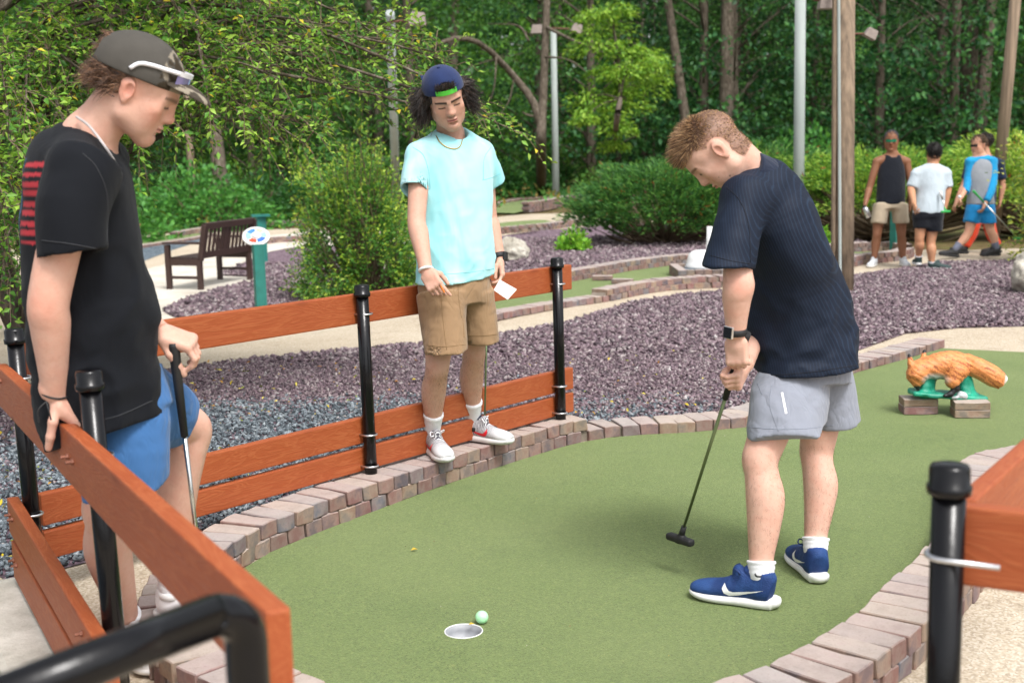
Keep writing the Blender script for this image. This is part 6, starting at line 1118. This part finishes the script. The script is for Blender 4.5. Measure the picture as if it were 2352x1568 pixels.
    fr = lambda x, y, z: .014*fbm(x*8+z*4, y*8, z*5, 1, 2, 41)+.006*np.abs(fbm(x*14, y*14, z*18, 1, 2, 43)); sh2 = cloth('shorts', [('+', f_loft([(D(1850, 820, 4.33), .155, .15, W), (D(1850, 880, 4.33), .16, .15, W)]), .01), ('+', lN, .015), ('+', lF, .015)], .007, M_S, o, (), fr, [(f_cone(hN-[0, 0, -.02], hN-[0, 0, .06], .075, .085), .003), (f_cone(hF-[0, 0, -.02], hF-[0, 0, .06], .07, .08), .003)])
    seam(sh2, [[(1772, 885), (1768, 930), (1788, 990)], [(1716, 980), (1780, 985), (1850, 984), (1915, 976)], [(1740, 880), (1750, 905)]], simple('grey_thread', lin('#7f8590'), .9, var=.03), .0012)
    a, b = D(1796, 900, 4.0), D(1806, 950, 4.0); ex = nrm(np.cross(b-a, ray(1800, 920))); L = np.linalg.norm(b-a); so3 = bpy.data.objects[sh2.name]; decal(sh2, [(-.0035, 0), (.0035, 0), (.0035, L), (-.0035, L)], a-wl(sh2), ex, nrm(b-a), nrm(ray(1800, 920)), simple('reflective_strip', (.75, .75, .77), .4), 'reflective_strip')
    # shoes, socks
    up = NT('navy_mesh_shoe'); vv = up.coord(); vo = up.n('ShaderNodeTexVoronoi', i_Scale=260.); up.l(vv, vo.inputs['Vector']); up.bump(vo.outputs['Distance'], .5, .003); M_U = up.fin(up.mix(up.ramp(up.noise(vv, 12, 3), [(.4, (0,)*3), (.65, (1,)*3)]), lin('#1c3566'), lin('#2a4a80')), .65, spec=.3); M_SO = simple('white_foam_sole', (.8, .8, .79), .6, var=.08); M_MK = simple('white_mark', (.78, .79, .78), .4, var=.02); M_NV = simple('navy_lace', lin('#1d3468'), .8); M_CO = simple('navy_collar', lin('#22407c'), .85)
    shoe(o, gN, toeN, .005, (M_U, M_SO, M_NV, M_MK, M_CO), 1.08); shoe(o, gF, toeF, .005, (M_U, M_SO, M_NV, M_MK, M_CO), 1.06)
    for g_, an_, kn_ in ((gN, anN, knN), (gF, anF, knF)):
        s_ = sock(o, g_, an_+(kn_-an_)*.14, .044, .0465, M_WSOCK); c = an_+(kn_-an_)*.05; vd = nrm((c-CAM)*[1, 1, 0]); ex = nrm(np.cross(vd, [0, 0, 1])); decal(s_, [(p[0]*.38-.012, (p[1]-.05)*.38) for p in SWOOSH], c-vd*.1-wl(s_), ex*-1, [0, 0, 1], vd, M_DK, 'swoosh', .001)
    # watch and putter
    ax = elN-wrN; band(o, wrN+ax*.1, ax, .0325, .022, .003, M_DK, 'watch_band'); vd = nrm([-.75, -.66, 0]); wc = wrN+ax*.1+vd*.036; Rw = frame(vd, ax); MB().box(wc, (.011, .036, .04), Rw).build('watch_case', simple('watch_steel', (.7, .7, .7), .3, 1.), o, bevel=.004); MB().box(wc+vd*.0062, (.003, .031, .035), Rw).build('watch_glass', simple('watch_glass', (.005, .005, .006), .08), o)
    putter('putter with olive shaft and black head swung by the polo boy', gt, gb, D(1580, 1246, 4.4)-D(1524, 1232, 4.5), shaft=simple('olive_steel', lin('#66744e'), .35, .5), headmat=M_DK, gripmat=M_DK)
boy_polo()
# ------------------------------------------------------------------ boy leaning on the left fence
def boy_leaning():
    gN, gF = P(296, 1500, .005), P(398, 1424, .124); o = thing('person', 'boy in black shirt and grey cap leaning on the orange fence', 'person', (gN[0], gN[1], .005))
    a_ = rad(34); Rh = head_frame([math.cos(a_)*.985, .17*math.cos(a_), -math.sin(a_)], [math.sin(a_), 0, math.cos(a_)]); hs = .99; hc = D(297, 208, 3.13)-Rh@np.array([-.008, -.078, .004])*hs
    fw, bk = nrm([.95, .3, 0]), nrm([-.95, -.3, 0]); W = nrm([.97, .24, 0])
    nb = D(200, 318, 3.22); shN, shF = D(172, 395, 3.06), D(250, 385, 3.42); elN, wrN = D(112, 690, 3.07), D(126, 908, 3.17); elF, wrF = D(285, 690, 3.4), D(364, 762, 3.38)
    anN, anF = gN+[0, 0, .1], gF+[0, 0, .1]; hipN, hipF = D(290, 985, 3.39), D(322, 935, 3.5); knN, knF = D(238, 1160, 3.42), D(432, 985, 3.72)
    hp = head_prims(hc, Rh, hs, 1.02); neck = [('+', f_cone(hc+Rh@np.array([-.03, 0, -.035])*hs, nb+[.005, 0, 0], .056, .063), .02), ('+', f_cone(nb, D(200, 400, 3.25), .063, .1), .03)]
    # near hand over the board: thumb on the camera side, fingers on the far side
    h1, _ = hand_prims(wrN, nrm([.55, .28, -.75]), [.62, -.2, .75], -1, [(.5, .5, .3), (.55, .55, .35), (.6, .6, .35), (.65, .6, .4)], [((.45, .75, -.45), .04), ((.62, .3, -.75), .036), ((.62, .05, -.8), .03)], 1.06, .05)
    # far hand hangs over the putter grip
    gt, gb = D(398, 786, 3.36), D(472, 1400, 3.6); h2, _ = hand_prims(wrF, nrm([.86, .05, -.35]), [.42, -.3, .86], -1, [(.75, .85, .5), (.85, .8, .5), (.9, .85, .5), (.95, .85, .5)], [((.75, .35, -.55), .042), ((.75, -.05, -.7), .036), ((.7, -.1, -.7), .028)], 1.06, .05)
    pr = hp+neck+arm_prims(shN, elN, wrN, 1., (.056, .05, .049, .031))+arm_prims(shF, elF, wrF, 1., (.05, .044, .045, .031))+h1+h2+leg_prims(hipN, knN, anN, bk, 1., (.07, .064, .062, .066, .04))+leg_prims(hipF, knF, anF, bk, 1., (.075, .068, .064, .062, .04))+[('+', f_loft([(D(275, 940, 3.4), .09, .09, W), (D(220, 700, 3.32), .1, .11, W), (D(190, 440, 3.26), .09, .12, W)]), .03)]
    b1, b2, b3 = box_of(hp, .015), box_of(h1), box_of(h2); V, Q = body_mesh(pr, [(*b1, .003), (*b2, .0034), (*b3, .0034)]); C = paint_head(V, hc, Rh, hs, SKIN1, lin('#4a3426'), lin('#b8786c'), .7, 1., 0, .75)
    m = np.exp(-(np.linalg.norm(V-(elN+[-.0, -.05, -.0]), axis=1)/.04)**2)[:, None]*.5; C = C*(1-m)+C*[1., .66, .6]*m; mesh_obj('body', V, Q, M_SKIN, o, smooth=True, colors=C)
    # shirt
    M_T = fabric('black_cotton', lin('#12161d'), .85, .15, 6, 900, .2, fold=.35, fs=7, sheen=.3)
    st = [(D(198, 322, 3.22), .078, .09, W), (D(190, 352, 3.23), .115, .17, W), (D(184, 400, 3.25), .13, .19, W), (D(185, 480, 3.27), .14, .19, W), (D(195, 580, 3.29), .15, .185, W), (D(207, 700, 3.31), .163, .185, W), (D(216, 810, 3.33), .17, .185, W), (D(226, 900, 3.34), .168, .185, W), (D(240, 990, 3.35), .165, .185, W), (D(250, 1050, 3.35), .165, .185, W)]
    hm = D(166, 578, 3.05); sd = nrm(hm-shN); slv = f_cut(f_loft([(shN+[.02, .04, .02], .085, .085, W), (shN*.55+hm*.45, .082, .078, W), (hm, .077, .074, W), (hm+sd*.05, .077, .074, W)]), hm, nrm([.12, 0, -1]))
    fol = lambda x, y, z: .022*fbm(x*6+z*5, y*6, z*4-x*3, 1, 2, 51)+np.clip((1.4-z)*2.2, .2, 1)*(.05*np.minimum(np.abs(fbm(x*6+z*5, y*6, z*4-x*4, 1, 2, 53)), .25)+.02*np.abs(fbm(x*9-z*8, y*8, z*9, 1, 2, 55)))-.008
    def pcol(V):    # red dashes inside a blue outline printed on the back
        C = np.tile(np.array(lin('#0e1117')), (len(V), 1)); q = (V-D(190, 480, 3.27)); s = q@np.array([-.24, .97, 0])*-1; back = (q@W) < -.06; z = V[:, 2]; z1, z0 = D(110, 372, 3.2)[2], D(110, 560, 3.2)[2]; inb = back & (s > .06) & (s < .15) & (z < z1) & (z > z0)
        dash = (((z1-z)/(z1-z0)*8.6) % 1 < .5); C[inb & dash & (s > .075)] = lin('#a8323a'); C[back & (s > .045) & (s < .056) & (z < z1+.01) & (z > z0-.02)] = lin('#2f6f94'); return C
    t = NT('black_print_cotton'); v = t.coord('Object', (1, 1, .45)); a = t.n('ShaderNodeVertexColor', layer_name='Col').outputs[0]; b = t.bump(t.noise(v, 7, 3, .45, .6), .35, .03); t.bump(t.noise(t.coord(), 900, 2), .2, .002, b); M_TP = t.fin(a, .85, spec=.2, Sheen_Weight=.04)
    tz = [('+', f_cone(nb+[-.01, 0, -.03], q+[0, 0, .02], .07, .055), .03) for q in (shN, shF)]
    ts = cloth('t_shirt', [('+', f_loft(st), .01)]+tz+[('+', slv, .025)], .007, M_TP, o, [(D(265, 990, 3.18), nrm([.3, -.1, -1]))], fol, [(f_cone(hm-sd*.05, hm+sd*.1, .062, .068), .004), (f_cone(nb+[.02, 0, .0], nb+[.1, 0, .16], .066, .09), .01)], colors=pcol)
    seam(ts, [[(96, 552), (160, 560), (238, 574)], [(190, 352), (222, 385), (246, 450), (246, 560)], [(180, 968), (260, 958), (350, 920)]], simple('black_thread', (.028, .03, .035), .9, var=.03), .0015)
    ch = spline([D(175, 268, 3.14), D(205, 290, 3.12), D(240, 335, 3.1), D(264, 372, 3.13), D(276, 400, 3.2), D(282, 425, 3.28)], 40); MB().tube(ch, .0032, 6).build('necklace', simple('cord_necklace', lin('#b9b2b0'), .6, .2), o)
    # shorts
    M_S = fabric('blue_shorts', lin('#3b679a'), .8, .1, 6, 900, .12, fold=.35, fs=8); hN, hF = D(284, 1115, 3.36), D(398, 965, 3.64); d1, d2 = nrm(hN-hipN), nrm(knF-hipF)
    lN = f_cut(f_loft([(D(275, 850, 3.38), .09, .09, W), (D(292, 940, 3.36), .108, .1, W), (D(292, 1030, 3.35), .11, .105, W), (hN, .11, .108, W), (hN+d1*.06, .11, .11, W)]), hN, nrm([.12, .25, -1])); lF = f_cut(f_loft([(D(290, 890, 3.42), .1, .1, (0, 0, 1)), (D(325, 920, 3.47), .112, .11, (0, 0, 1)), (D(365, 945, 3.55), .105, .11, (0, 0, 1)), (hF, .095, .105, (0, 0, 1)), (hF+d2*.06, .095, .105, (0, 0, 1))]), hF, nrm(d2+np.array([.55, 0, -.15])))
    fr = lambda x, y, z: .014*fbm(x*8+z*4, y*8, z*5, 1, 2, 61)+.008*np.abs(fbm(x*12, y*12, z*14, 1, 2, 63)); cloth('shorts', [('+', f_loft([(D(268, 860, 3.38), .12, .12, W), (D(290, 950, 3.38), .13, .12, W)]), .01), ('+', lN, .015), ('+', lF, .015)], .007, M_S, o, (), fr, [(f_cone(hN-d1*.02, hN+d1*.06, .085, .09), .003), (f_cone(hF-d2*.02, hF+d2*.06, .076, .082), .003)])
    # cap with brim, glasses on the cap
    ac = rad(23); Rc = head_frame([math.cos(ac)*.985, .17*math.cos(ac), -math.sin(ac)], [math.sin(ac), 0, math.cos(ac)]); Rb, hb = Rh, hc; hc = hc+Rh@np.array([-.004, 0, -.002]); Rh = Rc; G, T = cap_crown(hc, Rh, hs, -.02, .04, (.124, .096, .106), .048); G.sub(f_ell(T((-.13, 0, .065)), np.array((.05, .045, .04))*hs, Rh), .004); V, Q = G.mesh(); q = ((V-hc)@Rh)/hs; base_ = np.array(lin('#4d4a45')); C = np.tile(base_, (len(V), 1)); cam_ = (q[:, 0] > .055); nz = fbm(q[:, 0]*30, q[:, 1]*70, q[:, 2]*45, 1, 2, 5); C[cam_ & (nz > .08)] = lin('#8a8172'); C[cam_ & (nz < -.08)] = lin('#3a3226')
    M_CAP = attr_mat('cap_mesh_cloth', .9, .12, 25, .4, 900, .2); cp = mesh_obj('cap', V, Q, M_CAP, o, smooth=True, colors=C)
    V, Q = build_sdf([('+', f_ell(T((.108, 0, .042)), np.array((.082, .082, .02))*hs, Rh@np.array(Matrix.Rotation(rad(6), 3, 'Y'))), 0)], .0035, .012).mesh(); G = build_sdf([('+', f_ell(T((.108, 0, .042)), np.array((.084, .084, .03))*hs, Rh@np.array(Matrix.Rotation(rad(6), 3, 'Y'))), 0)], .003, .012); G.sub(f_ell(T((.105, 0, .034)), np.array((.09, .092, .029))*hs, Rh@np.array(Matrix.Rotation(rad(6), 3, 'Y'))), .002); G.cut(T((.07, 0, 0)), Rh@np.array([-1, 0, 0.]), .003); V, Q = G.mesh(); q = ((V-hc)@Rh)/hs; nz = fbm(q[:, 0]*25, q[:, 1]*70, q[:, 2]*40, 1, 2, 5); C = np.where((nz > .05)[:, None], lin('#8f8676'), lin('#463f36')); mesh_obj('brim', V, Q, M_CAP, cp, smooth=True, colors=C)
    def side(f, u, sgn=-1, off=.004): 
        y = math.sqrt(max(.05, 1-((f+.01)/.124)**2-((u-.048)/.106)**2))*.096+off; return T((f, sgn*y, u))
    gl = thing('sunglasses', 'white framed sunglasses pushed up on the grey cap', 'sunglasses', T((.1, 0, .09))); wf = simple('white_frame', (.8, .8, .84), .3, var=.02)
    for sg in (-1, 1): MB().tube(spline([side(-.018, .058, sg), side(.0, .078, sg), side(.03, .085, sg), side(.062, .087, sg, .006), T((.098, sg*.068, .09))], 14), np.linspace(.0052, .0058, 14), 8).build('temple', wf, gl, smooth=2)
    an_ = np.linspace(-1.0, 1.0, 15); rim = [T((.062+.058*math.cos(a), .078*math.sin(a), .09)) for a in an_]; V, Fc = ribbon(rim, [Rh[:, 2]]*15, .012*hs, .004, [Rh@np.array([math.cos(a), math.sin(a), 0]) for a in an_]); mesh_obj('frame', V, Fc, wf, gl); rim = [T((.062+.058*math.cos(a), .078*math.sin(a), .073)) for a in an_]; V, Fc = ribbon(rim, [Rh[:, 2]]*15, .026*hs, .002, [Rh@np.array([math.cos(a), math.sin(a), 0]) for a in an_]); mesh_obj('lens', V, Fc, simple('purple_lens', lin('#8b86b8'), .12, .3), gl)
    # hair behind and under the cap
    Rh, hc = Rb, hb; T = lambda p: hc+Rh@(np.asarray(p, float)*hs)
    r = np.random.default_rng(8); ps = []; mass = [('+', f_ell(T((-.01, 0, .046)), np.array((.103, .082, .086))*hs, Rh), .01), ('+', f_ell(T((-.085, 0, -.0)), np.array((.03, .065, .032))*hs, Rh), .02), ('+', f_ell(T((-.055, -.06, .012)), np.array((.035, .018, .03))*hs, Rh), .02), ('+', f_ell(T((-.055, .06, .012)), np.array((.035, .018, .03))*hs, Rh), .02), ('+', f_ell(T((-.112, 0, .07)), np.array((.025, .035, .028))*hs, Rh), .015)]
    G = build_sdf(mass, .0045, .02, lambda x, y, z: .016*fbm(x, y, z, 60, 2, 4)); G.sub(f_ell(T((.075, 0, .02)), np.array((.11, .13, .16))*hs, Rh), .01); G.sub(f_ell(T((-.01, -.1, .0)), np.array((.03, .03, .04))*hs, Rh), .005); V, Q = G.mesh(); ps.append((V, Q, 1))
    n = 1900; rt = np.stack([r.uniform(-.115, -.03, n), r.uniform(-.08, .08, n), r.uniform(-.03, .03, n)], 1); k = np.hypot((rt[:, 0]+.012)/.1, rt[:, 1]/.08) > .78; rt = rt[k]; n = len(rt); d = np.stack([r.normal(-.9, .35, n), r.normal(0, .5, n)+rt[:, 1]*6, r.normal(-.35, .4, n)], 1); v, q = strands(hc+(rt*hs)@Rh.T, d@Rh.T, r.uniform(.02, .05, n), 6, .0013, .006, .2, 2, .3, 60); ps.append((v, q, 21))
    n = 420; rt = np.stack([r.uniform(-.13, -.1, n), r.uniform(-.03, .03, n), r.uniform(.045, .1, n)], 1); d = np.stack([r.normal(-.7, .3, n), r.normal(0, .4, n), r.normal(-.5, .4, n)], 1); v, q = strands(hc+(rt*hs)@Rh.T, d@Rh.T, r.uniform(.015, .035, n), 5, .0013, .005, .2, 4); ps.append((v, q, 18)); hair_obj(ps, [lin('#5f4534'), lin('#7a5a44'), lin('#432f24'), lin('#8f6d54')], o, 'hair', 3)
    # shoes, sock, cord bracelet
    M_W = simple('white_canvas', (.78, .78, .79), .7, var=.05, bump=.3, bscale=300); shoe(o, gN, P(392, 1585, .005)-gN, .005, (M_W, M_WHITE, M_WSOCK, M_WHITE), 1.02, swoosh=False, laces=False); sf = shoe(o, gF, P(505, 1440, .124)-gF, .124, (M_W, M_WHITE, M_WSOCK, M_WHITE), 1.02, swoosh=False, laces=False); q = band(sf, (-.012, 0, .088), (0, 0, 1), .041, .02, .006, M_WHITE, 'heel_strap')
    for g_, an_, kn_ in ((gN, anN, knN), (gF, anF, knF)): sock(o, g_, an_+(kn_-an_)*.08, .043, .046, M_WSOCK)
    ax = elN-wrN; MB().tube([wrN+ax*.04+.034*(math.cos(a)*nrm(np.cross(ax, [0, 1, 0]))+math.sin(a)*nrm(np.cross(ax, np.cross(ax, [0, 1, 0]))))+ax*.03*math.cos(a) for a in np.linspace(0, 2*math.pi, 30, endpoint=False)], .0028, 6, closed=True).build('cord_bracelet', M_DK, o, smooth=True)
    c = D(97, 922, 3.1); MB().tube(spline([c+[.01, 0, .0], c+[-.008, -.01, -.02], c+[-.008, -.01, -.05]], 8), .002, 6).build('cord_end', M_DK, o); MB().tube(spline([c+[.01, 0, 0], c+[.018, -.01, -.02], c+[.022, -.01, -.045]], 8), .002, 6).build('cord_end', M_DK, o)
    putter('steel putter with thick black grip under the hand of the leaning boy', gt, gb, [1, .3, 0], grip_len=.27, shaft=M_SHAFT, headmat=M_DK, gripmat=M_DK, rr=.0068)
boy_leaning()
# ------------------------------------------------------------------ visitors walking in the background
def visitor(label, dep, j, skin, hair, parts, shoes, hs=1., face=(0, -1, 0), hairlen=0, sock_c=None, h=.014, hat=None, glasses=None):
    """j: joints in photo pixels (x, y, extra depth); parts: list of (name, material, list of lofts)"""
    def J(k): q = j[k]; return D(q[0], q[1], dep+(q[2] if len(q) > 2 else 0))
    fL, fR = J('fL'), J('fR'); o = thing('person', label, 'person', ((fL[0]+fR[0])/2, (fL[1]+fR[1])/2, 0)); hc = J('head'); R = head_frame(face, [0, 0, 1]); W = np.array([1., 0, 0])
    fd = nrm(np.array(face)*[1, 1, 0]); pr = head_prims(hc, R, hs)+[('+', f_cone(hc-[0, 0, .05], J('neck'), .055, .06), .02), ('+', f_loft([(J('neck')-[0, 0, .06], .13, .08, W), (J('pelvis'), .13, .1, W)]), .03)]+[('+', f_cone(J('neck')-[0, 0, .03], J('s'+s)+[0, 0, .0], .052, .055), .04) for s in 'LR']
    tips = []
    for s in 'LR':
        pr += arm_prims(J('s'+s), J('e'+s), J('w'+s)); wr, el = J('w'+s), J('e'+s); hh, _ = hand_prims(wr, wr-el, [1 if s == 'R' else -1, -.3, 0], 1 if s == 'R' else -1, [(.5, .6, .4)]*4, None, .95); pr += hh; pr += leg_prims(J('h'+s), J('k'+s), J('a'+s), -fd)
    V, Q = body_mesh(pr, [(*box_of(pr[:30], .015), .008)], h); C = paint_head(V, hc, R, hs, skin, hair, np.asarray(skin)*[.9, .6, .6], .8, .6); mesh_obj('body', V, Q, M_SKIN, o, smooth=True, colors=C)
    r = np.random.default_rng(4); n = 1000; d = rnd_dir(r, n); p = np.array([-.012, 0, .05])+d*[.1, .078, .086]; k = (p[:, 2] > .055) | ((p[:, 0] < .01) & (p[:, 2] > -.03+.03*(p[:, 0] > -.03))); p, d = p[k], d[k]; v, q = strands(hc+(p*hs)@R.T, (d+r.normal(0, .3, d.shape))@R.T, .012+hairlen, 3, .0045, .003, 0, 1); hair_obj([(v, q, 12)], [np.asarray(hair)*x for x in (.8, 1, 1.25)], o)
    V, Q = build_sdf([('+', f_ell(hc+R@np.array([-.02, 0, .052])*hs, np.array((.096, .08, .086))*hs, R), 0)], .01, .03).mesh(); mesh_obj('hair_cap', V, Q, simple('hair_base', hair, .7), o, smooth=True)
    if glasses is not None:
        an_ = np.linspace(-.72, .72, 9); T = lambda p: hc+R@(np.asarray(p)*hs); V, Fc = ribbon([T((.015+.09*math.cos(a), .085*math.sin(a), .018)) for a in an_], [R[:, 2]]*9, .027, .006, [R@np.array([math.cos(a), math.sin(a), 0]) for a in an_]); mesh_obj('sunglasses', V, Fc, glasses, o)
    for nm, mat, lofts, cuts in parts:
        pl_ = []
        for lf in lofts: pl_.append(('+', f_loft([(D(q[0], q[1], dep+(q[4] if len(q) > 4 else 0)), q[2], q[3], W) for q in lf]), .05))
        if nm in ('t_shirt', 'shirt', 'sleeves'): pl_ += [('+', f_cone(J('neck')-[0, 0, .035], J('s'+s)+[0, 0, .005], .06, .058), .04) for s in 'LR']
        for (x, y, n_) in cuts: pass
        cloth(nm, pl_, h, mat, o, [(D(x, y, dep), n_) for x, y, n_ in cuts], lambda x, y, z: .014*fbm(x*7, y*7, z*5, 1, 2, 7), [(f_cone(J('neck')+fd*.025+[0, 0, -.02], J('neck')+fd*.06+[0, 0, .15], .07, .1), .01)] if nm in ('tank_top', 't_shirt') else ())
    for s in 'LR':
        g_ = J('f'+s); an_ = J('a'+s); z0 = max(0, an_[2]-.1); toe = np.array(j['t'+s]); shoe(o, [an_[0], an_[1]], toe, z0, shoes, .98, lean=j.get('l'+s, 0), swoosh=False, laces=False, h=.008)
        if sock_c: kn = J('k'+s); sock(o, an_-[0, 0, .1], an_+(kn-an_)*sock_c[1], .043, .047, sock_c[0])
    return o
M_GSH = simple('grey_trainer', (.6, .62, .65), .7); M_BSH = simple('black_trainer', (.015, .015, .017), .7); M_GNS = simple('dark_green_trainer', lin('#2a3d3c'), .7)
visitor('man in black tank top and beige shorts walking towards the course', 15.2, dict(head=(2047, 326), neck=(2050, 352), pelvis=(2045, 468), sL=(2014, 372), eL=(1997, 432), wL=(1987, 470, -.1), sR=(2082, 372), eR=(2093, 430), wR=(2091, 468), hL=(2022, 475), kL=(2014, 540), aL=(2008, 593), hR=(2068, 475), kR=(2070, 540), aR=(2074, 593), fL=(2000, 608), fR=(2072, 608), tL=(-.5, -.8, 0), tR=(.0, -1, 0)), SKIN4, lin('#3a3a3e'),
        [('tank_top', fabric('black_tank', lin('#12161f'), .85, fold=.3), [[(2049, 358, .115, .085), (2049, 372, .135, .1), (2048, 392, .16, .11), (2047, 420, .17, .12), (2045, 466, .175, .13), (2045, 478, .175, .13)]], [(2045, 468, (0, 0, -1))]), ('shorts', fabric('beige_shorts', lin('#b3a48e'), .9), [[(2045, 455, .16, .12), (2045, 480, .165, .12)], [(2024, 470, .1, .11), (2020, 495, .095, .11), (2017, 514, .092, .105)], [(2066, 470, .1, .11), (2068, 495, .095, .11), (2071, 517, .092, .105)]], [(2045, 513, (0, 0, -1))])], (M_GSH, M_WHITE, M_WHITE, M_WHITE), 1.02, (-.3, -.95, -.05), glasses=simple('green_lens', lin('#1f8f6a'), .1, .4))
visitor('boy in pale grey shirt and black shorts walking away up the path', 14.65, dict(head=(2145, 356), neck=(2142, 378), pelvis=(2132, 480), sL=(2105, 398), eL=(2092, 432), wL=(2100, 470, -.25), sR=(2172, 396), eR=(2178, 432), wR=(2171, 474), hL=(2118, 490), kL=(2112, 548), aL=(2110, 590, .1), hR=(2146, 490), kR=(2138, 556), aR=(2140, 606), fL=(2110, 600), fR=(2138, 620), tL=(.1, .9, 0), tR=(.9, -.35, 0)), lin('#b98868'), lin('#17130f'),
        [('t_shirt', fabric('pale_grey_tee', lin('#b3bfc6'), .9), [[(2142, 382, .09, .08), (2140, 400, .165, .11), (2138, 440, .17, .12), (2133, 480, .178, .13), (2132, 496, .178, .13)], [(2104, 400, .065, .065), (2094, 430, .066, .07)], [(2172, 398, .065, .065), (2178, 430, .064, .068)]], [(2132, 490, (0, 0, -1))]), ('shorts', fabric('black_shorts', lin('#11141c'), .85), [[(2132, 480, .165, .12), (2132, 500, .165, .12)], [(2118, 492, .1, .11), (2117, 525, .092, .1)], [(2146, 492, .105, .11), (2144, 536, .098, .105)]], [(2132, 531, (0, 0, -1))])], (M_GNS, M_WHITE, M_WHITE, M_WHITE), .98, (.1, .97, .0), .012, (M_WSOCK, .08))
visitor('boy in blue and grey sleeved shirt carrying a green putter', 15.9, dict(head=(2248, 336), neck=(2255, 360), pelvis=(2250, 470), sL=(2228, 372), eL=(2222, 425), wL=(2207, 455, -.2), sR=(2280, 372), eR=(2278, 430, -.1), wR=(2262, 470, -.2), hL=(2238, 478), kL=(2225, 535), aL=(2194, 572), hR=(2264, 478), kR=(2276, 530), aR=(2289, 570), fL=(2200, 590), fR=(2283, 590), tL=(-1, -.1, 0), tR=(-1, -.15, 0), lL=-.15), lin('#c99a80'), lin('#5a4634'),
        [('shirt_body', fabric('grey_panel', lin('#8d9299'), .9), [[(2255, 366, .09, .08), (2254, 385, .155, .11), (2252, 430, .16, .12), (2252, 466, .17, .13), (2252, 480, .17, .13)]], [(2252, 470, (0, 0, -1))]), ('sleeves', fabric('blue_sleeve', lin('#1f8fc4'), .85), [[(2276, 369, .068, .07), (2281, 400, .054, .058, -.04), (2278, 432, .049, .052, -.1), (2266, 462, .041, .045, -.2)], [(2230, 368, .07, .07), (2224, 410, .05, .052), (2218, 442, .042, .045, -.1)], [(2255, 362, .09, .075), (2257, 370, .12, .085)]], []), ('shorts', fabric('blue_shorts_bg', lin('#1c7fba'), .85), [[(2252, 462, .155, .12), (2252, 485, .16, .12)], [(2240, 478, .1, .11), (2230, 512, .1, .1)], [(2264, 478, .1, .11), (2272, 518, .098, .105)]], [(2250, 513, (0, 0, -1))])], (M_BSH, M_BSH, M_BSH, M_BSH), 1., (-.85, -.45, -.1), .01, (simple('grey_sock', lin('#6f7486'), .9), .32), glasses=M_DK)
visitor('person in orange trousers half hidden behind the boy in blue', 16.6, dict(head=(2262, 330), neck=(2264, 356), pelvis=(2254, 470), sL=(2226, 376), eL=(2214, 425), wL=(2196, 465, -.1), sR=(2296, 376), eR=(2303, 425), wR=(2298, 460), hL=(2240, 480), kL=(2232, 535), aL=(2216, 568), hR=(2268, 480), kR=(2276, 535), aR=(2292, 566), fL=(2215, 585), fR=(2286, 585), tL=(-1, 0, 0), tR=(-1, 0, 0)), lin('#b98a70'), lin('#2a201a'),
        [('shirt', fabric('navy_tee_bg', lin('#1c2740'), .9), [[(2262, 362, .1, .08), (2260, 385, .17, .11), (2258, 440, .17, .12), (2256, 480, .17, .12)], [(2228, 376, .065, .07), (2218, 412, .062, .066)], [(2294, 376, .065, .07), (2301, 412, .062, .066)]], [(2256, 476, (0, 0, -1))]), ('trousers', fabric('orange_trousers', lin('#d8472a'), .85), [[(2256, 465, .15, .11), (2256, 490, .15, .11)], [(2242, 485, .095, .1), (2233, 535, .075, .08), (2219, 566, .055, .06)], [(2268, 485, .095, .1), (2277, 535, .075, .08), (2291, 563, .055, .06)]], [])], (M_BSH, M_BSH, M_BSH, M_BSH), .98, (-.9, .2, 0), .01)
M_GRNP = simple('green_plastic', lin('#2f9f4a'), .4, var=.05)
putter('green gripped putter carried by the boy in blue', D(2235, 438, 15.6), D(2338, 548, 15.7), [1, .2, 0], grip_len=.2, shaft=M_SHAFT, headmat=M_GRNP, gripmat=M_GRNP, rr=.009)
putter('putter with green head in the hand of the pale grey shirt boy', D(2160, 440, 14.5), D(2172, 486, 14.4), [1, .3, 0], grip_len=.05, shaft=M_SHAFT, headmat=M_GRNP, gripmat=M_WHITE, rr=.009)
bt = thing('water_bottle', 'steel bottle in the hand of the man in black tank top', 'bottle', D(1993, 497, 15.0)); MB().tube([D(1996, 500, 15.0), D(1988, 480, 15.0), D(1986, 476, 15.0)], [.034, .034, .024], 12).build('bottle', simple('bottle_steel', (.55, .56, .57), .3, .9), bt, smooth=2); MB().tube([D(1986, 477, 15.0), D(1984, 472, 15.0)], .022, 10).build('lid', M_DK, bt)
V, Q = build_sdf([('+', f_ell((0, 0, 0), (.0214,)*3), 0)], .004, .01).mesh(); gb_ = mesh_obj('golf_ball', V, Q, M_WHITE, smooth=True); gb_.location = D(2204, 452, 15.4); tag(gb_, 'white golf ball in the hand of the boy in blue', 'golf ball')
